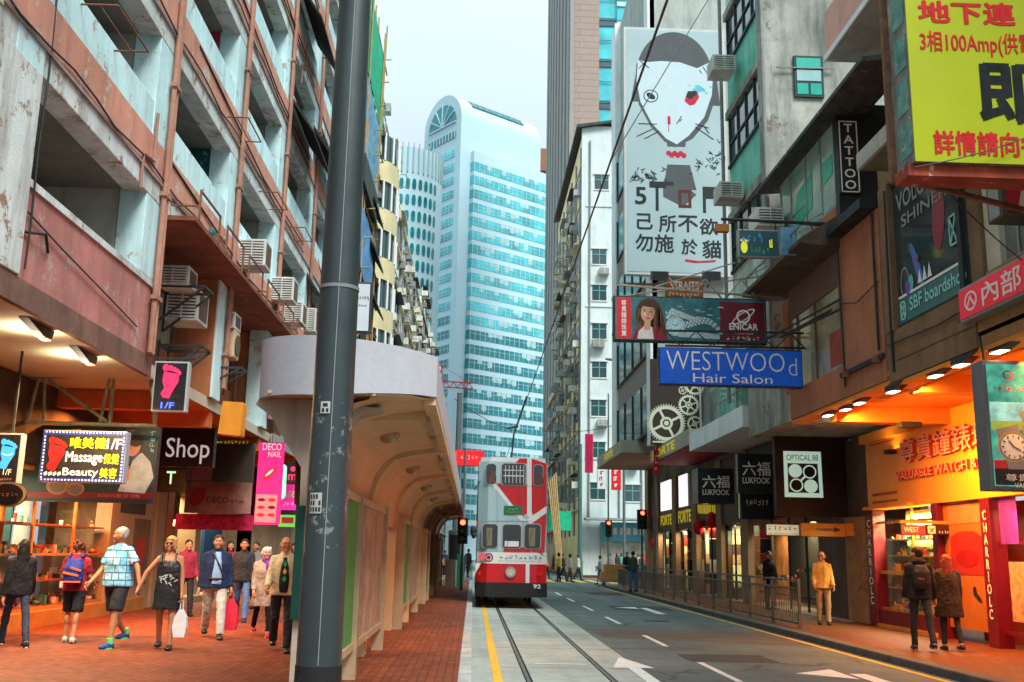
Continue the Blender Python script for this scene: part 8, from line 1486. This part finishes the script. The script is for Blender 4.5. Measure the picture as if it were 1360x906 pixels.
def ex8(t, J, UP, S_, cloth, s, rot, hc):
    b = MB(); ring_loft(b, [(*UP((0, -.06, .88)), .085, .105), (*UP((0, -.065, 1.05)), .09, .112), (*UP((0, -.06, 1.25)), .08, .104), (*UP((0, -.035, 1.40)), .045, .05)], 14); cloth('jumper', b, fab('black_jumper', (.02, .02, .022)), .014, .004); q = MB()
    for k, z in enumerate((1.30, 1.19, 1.08)): q.add([UP((x, -.186 if z < 1.28 else -.176, z + dz_)) for x, dz_ in ((0, .05), (.03, 0), (0, -.05), (-.03, 0))], [(0, 3, 2, 1)], k % 2)
    addpart(t, 'argyle_diamond', q, [mat('argyle_green', (.03, .40, .15), .7), mat('argyle_yellow', (.65, .50, .06), .7)], S_); q = MB(); q.box(-.05, .05, -.006, 0, .004, .007)
    for sx in (1, -1): q.tube([(.033 * sx + .022 * math.cos(a), -.105, .006 + .018 * math.sin(a)) for a in [2 * math.pi * k / 10 for k in range(11)]], .0025, 5)
    q.v = [tuple(rot((x, y, z)) + hc) for x, y, z in q.v]; addpart(t, 'spectacles', q, mat('spectacle_rim', (.06, .05, .04), .3), S_)
p = gz(371, 866); person('person in a beige jacket over a black jumper with green and yellow diamonds', (p.x, p.y, .15), 12, 1.70, 'tan', ('bald', (.05, .045, .04)), ('jacket', beige), ('trousers', charcoal), (leath, leath), ((10, 4), (-12, 12)), ((-6, 10, 14), (16, 12, 40)), head=6, extra=ex8)
p = gz(262, 815); person('person with dark hair in a purple top half hidden in the arcade behind the shoppers', (p.x + 1.9, p.y + 3, .15), 160, 1.62, 'mid', ('long', (.012, .01, .01)), ('sweater', fab('plum', (.20, .02, .16), .2)), ('trousers', blackf), (blackf,), ((8, 4), (-8, 6)), ((6, 8, 40), (6, 8, 40)), fingers=False)
for i, (px, py, fd, lab, c1, c2, hk) in enumerate(((300, 812, 20, 'person in a dark red top farther back beside the red valance', (.25, .03, .04), (.03, .03, .04), 'long'), (335, 808, 350, 'person in a grey jacket far back between the dark jacket and the white hair', (.2, .2, .21), (.04, .05, .08), 'short'), (386, 806, 10, 'person in a teal top far back seen beside the shelter column', (.04, .2, .22), (.03, .03, .03), 'bob'), (243, 818, 30, 'person in a maroon jacket half hidden behind the blonde person', (.2, .02, .05), (.02, .02, .03), 'short'))):
    p = gz(px, py); person(lab, (p.x, p.y, .15), fd, 1.68, 'mid', (hk, (.015, .012, .01)), ('jacket', fab('arc%d' % i, c1)), ('trousers', fab('arcb%d' % i, c2)), (blackf,), ((10, 4), (-10, 8)), ((8, 8, 20), (-4, 8, 14)), fingers=False)
# right pavement
def exb(t, J, UP, S_, cloth, s, rot, hc):
    b = MB(); ring_loft(b, [(*UP((0, .19, 1.0)), .12, .06), (*UP((0, .20, 1.1)), .14, .085), (*UP((0, .20, 1.28)), .135, .085), (*UP((0, .18, 1.40)), .09, .05)], 16); cloth('backpack', b, mat('backpack_charcoal', (.022, .02, .022), .6, .3, 6), .012, .006); q = MB(); q.bar(UP((-.02, .292, 1.17)), UP((.08, .292, 1.18)), .01, .03); addpart(t, 'backpack_badge', q, mat('badge_red', (.3, .05, .04), .5), S_)
    b = MB(); b.ell(UP((0, .07, 1.45)), .12, .07, .06); cloth('hood', b, blackf, .013)
p = gz(1226, 864, .12); person('person in black with a charcoal backpack standing at the watch shop window', (p.x, p.y, .12), 170, 1.80, 'tan', ('short', (.03, .012, .01)), ('jacket', blackf), ('trousers', charcoal, .88), (leath, mat('grey_sole', (.3, .3, .3), .6)), ((8, 4), (-14, 4)), ((4, 12, 8), (2, 14, 12)), head=25, extra=exb)
p = gz(1264, 864, .12); person('person with reddish hair in a long dark brown coat standing right of the backpacker', (p.x, p.y, .12), 176, 1.66, 'fair', ('long', (.20, .035, .02)), ('coat', fab('umber', (.035, .022, .015), .2)), ('leggings', charcoal), (leath, mat('brown_sole', (.10, .07, .05))), ((4, 2), (-8, 6)), ((6, 8, 12), (4, 10, 14)), fat=1.12)
def exy(t, J, UP, S_, cloth, s, rot, hc):
    q = MB(); q.box(-.055, .055, -.006, 0, -.010, .012); q.v = [tuple(rot((x, y - .098, z + .006)) + hc) for x, y, z in q.v]; addpart(t, 'sunglasses', q, MT['black'], S_); q = MB(); q.bar(UP((0, -.148, .86)), UP((0, -.142, 1.38)), .006, .02); addpart(t, 'zip', q, mat('zip_brown', (.25, .12, .03), .5), S_)
p = gz(1095, 830, .12); person('person in a golden tan jacket and khaki trousers standing past the end of the railing', (p.x, p.y, .12), -12, 1.72, 'tan', ('bald', (.05, .03, .02)), ('jacket', fab('golden_tan', (.55, .30, .08), .12)), ('trousers', fab('khaki', (.30, .20, .11), .12)), (leath, leath), ((4, 2), (-4, 4)), ((8, 8, 30), (8, 8, 34)), head=-25, fat=1.05, extra=exy)
p = P(1021, 742, X=8.75); person('person in a black suit standing in the dark jewellery doorway behind the railing', (8.75, p.y, .12), 20, 1.74, 'mid', ('short', (.015, .012, .01)), ('jacket', blackf), ('trousers', blackf), (leath,), ((0, 0), (0, 0)), ((6, 8, 10), (6, 8, 10)), fingers=False)
# the crossing and beyond: smaller figures
rnd = random.Random(21); walk = [((18, 6), (-18, 14)), ((-14, 10), (16, 4)), ((10, 2), (-12, 10)), ((3, 0), (-3, 3))]
far = [(725, 768, 70, 'person in an orange brown jacket walking left just beside the tram', (.50, .20, .04), (.02, .02, .02), 'short', (.02, .015, .01)),
 (748, 769, 80, 'person in black striding across the crossing, first of three abreast', (.03, .03, .035), (.02, .02, .025), 'short', (.02, .015, .01)),
 (757, 773, 100, 'person in a pale patterned top and grey trousers, middle of three abreast on the crossing', (.5, .42, .42), (.06, .07, .07), 'bob', (.03, .02, .02)),
 (768, 770, 95, 'person in a white shirt and dark trousers, last of three abreast on the crossing', (.6, .62, .62), (.02, .03, .04), 'short', (.02, .015, .01)),
 (797, 776, 250, 'person in a grey shirt and dark shorts pulling the cart of cardboard boxes', (.42, .40, .36), (.03, .035, .05), 'short', (.02, .015, .01)),
 (833, 775, 10, 'person in a black suit standing on the pavement right of the cart', (.015, .015, .02), (.015, .015, .02), 'short', (.02, .015, .01)),
 (841, 786, 200, 'person in a dark green jacket and blue jeans at the end of the railing', (.03, .07, .06), (.06, .14, .30), 'short', (.02, .015, .01)),
 (820, 768, 30, 'person in dark clothes behind the cart boxes', (.04, .03, .04), (.03, .03, .03), 'long', (.02, .015, .01)),
 (811, 766, 20, 'person in a grey brown coat waiting behind the cart', (.20, .15, .12), (.05, .05, .06), 'bob', (.03, .02, .02)),
 (856, 766, 15, 'person in a red top behind the far end of the railing', (.55, .04, .03), (.03, .03, .04), 'short', (.02, .015, .01)),
 (866, 768, 160, 'person in a blue jacket behind the far railing by the lamp post', (.03, .08, .30), (.03, .03, .04), 'short', (.02, .015, .01)),
 (848, 765, 340, 'person in a white top seen between the traffic light and the railing', (.6, .6, .58), (.06, .06, .08), 'bob', (.03, .02, .02)),
 (876, 772, 200, 'person in a dark coat close to the sandstone corner', (.05, .045, .05), (.03, .03, .04), 'short', (.02, .015, .01)),
 (735, 757, 60, 'small far person in a brown top at the kerb right of the tram', (.18, .10, .06), (.03, .03, .03), 'short', (.02, .015, .01)),
 (830, 762, 200, 'small far person in a maroon coat beyond the black suit', (.22, .03, .05), (.03, .03, .04), 'short', (.02, .015, .01)),
 (843, 763, 330, 'small far person in an olive top beyond the traffic light pole', (.14, .14, .06), (.03, .03, .04), 'bob', (.02, .015, .01)),
 (781, 758, 60, 'small far person in a sky blue top on the far side of the crossing', (.15, .3, .5), (.03, .03, .05), 'short', (.02, .015, .01)),
 (790, 757, 250, 'small far person in a black top on the far side of the crossing', (.02, .02, .02), (.1, .1, .1), 'long', (.02, .015, .01)),
 (742, 772, 250, 'person in a mustard top and black trousers at the near edge of the crossing', (.45, .30, .05), (.02, .02, .02), 'bob', (.02, .015, .01)),
 (774, 762, 110, 'person in a rust red jacket behind the white shirt on the crossing', (.35, .07, .03), (.04, .05, .08), 'short', (.02, .015, .01)),
 (862, 761, 30, 'person in an orange top in the far crowd behind the railing', (.55, .20, .04), (.03, .03, .04), 'short', (.02, .015, .01)),
 (826, 765, 40, 'person in a sea green top in the crowd between the cart and the black suit', (.08, .30, .26), (.05, .06, .1), 'long', (.02, .015, .01)),
 (852, 770, 20, 'person in a charcoal jacket close to the near traffic light', (.05, .05, .055), (.06, .08, .14), 'short', (.02, .015, .01)),
 (763, 757, 300, 'small far person in a pale jacket behind the three walkers', (.45, .45, .42), (.04, .05, .08), 'long', (.02, .015, .01))]
for i, (px, py, fd, lab, c1, c2, hk, hcol) in enumerate(far):
    p = gz(px, py, .02 if px < 805 else .12); person(lab, (p.x, p.y, 0 if px < 805 else .12), fd, rnd.uniform(1.62, 1.76), 'mid', (hk, hcol), ('sweater', fab('far%d' % i, c1)), ('shorts' if 'shorts' in lab else 'trousers', fab('farb%d' % i, c2)), (blackf,), walk[i % 3] if i < 5 else walk[3], ((14, 8, 20), (-12, 8, 14)) if i < 5 else ((6, 8, 30), (4, 8, 20)), det=False, group='pedestrians by the crossing')
lf_ = [(582, 768, 20, 'person in a white and red top on the platform beside the shelter end', (.6, .5, .5), (.03, .05, .12), 'bob', (.03, .02, .02)), (614, 768, 190, 'person in a dark jacket and jeans waiting at the far end of the platform', (.06, .06, .08), (.05, .10, .2), 'short', (.02, .015, .01)), (624, 767, 150, 'person in black leaning out by the left side of the tram', (.02, .02, .025), (.02, .02, .02), 'short', (.02, .015, .01)), (606, 766, 10, 'person in a grey top beyond the kiosk on the platform', (.25, .28, .3), (.03, .03, .04), 'long', (.02, .015, .01)), (590, 764, 170, 'person in a dark blue coat behind the orange shoulder bag', (.03, .05, .12), (.02, .02, .03), 'short', (.02, .015, .01))]
for i, (px, py, fd, lab, c1, c2, hk, hcol) in enumerate(lf_):
    p = gz(px, py, .15); t = person(lab, (p.x if px != 624 else min(p.x, -.25), p.y, .15), fd, rnd.uniform(1.62, 1.74), 'mid', (hk, hcol), ('sweater', fab('plat%d' % i, c1)), ('trousers', fab('platb%d' % i, c2)), (blackf,), walk[i % 4], ((8, 8, 20), (-6, 8, 14)), det=False, group='people on the platform')
    if i == 0: q = MB(); wq = world_pt(t, (.22, .02, .95), 1); q.prism([(wq.x - .16, .85), (wq.x + .16, .85), (wq.x + .14, 1.25), (wq.x - .14, 1.25)], 'Y', wq.y - .08, wq.y + .08); tag(q.build('shoulder_bag', mat('orange_bag', (.50, .20, .05), .6, .2, 4), None, .03), 'orange shoulder bag carried by the person at the shelter end', 'bag')
bpy.data.scenes.remove(TMP)
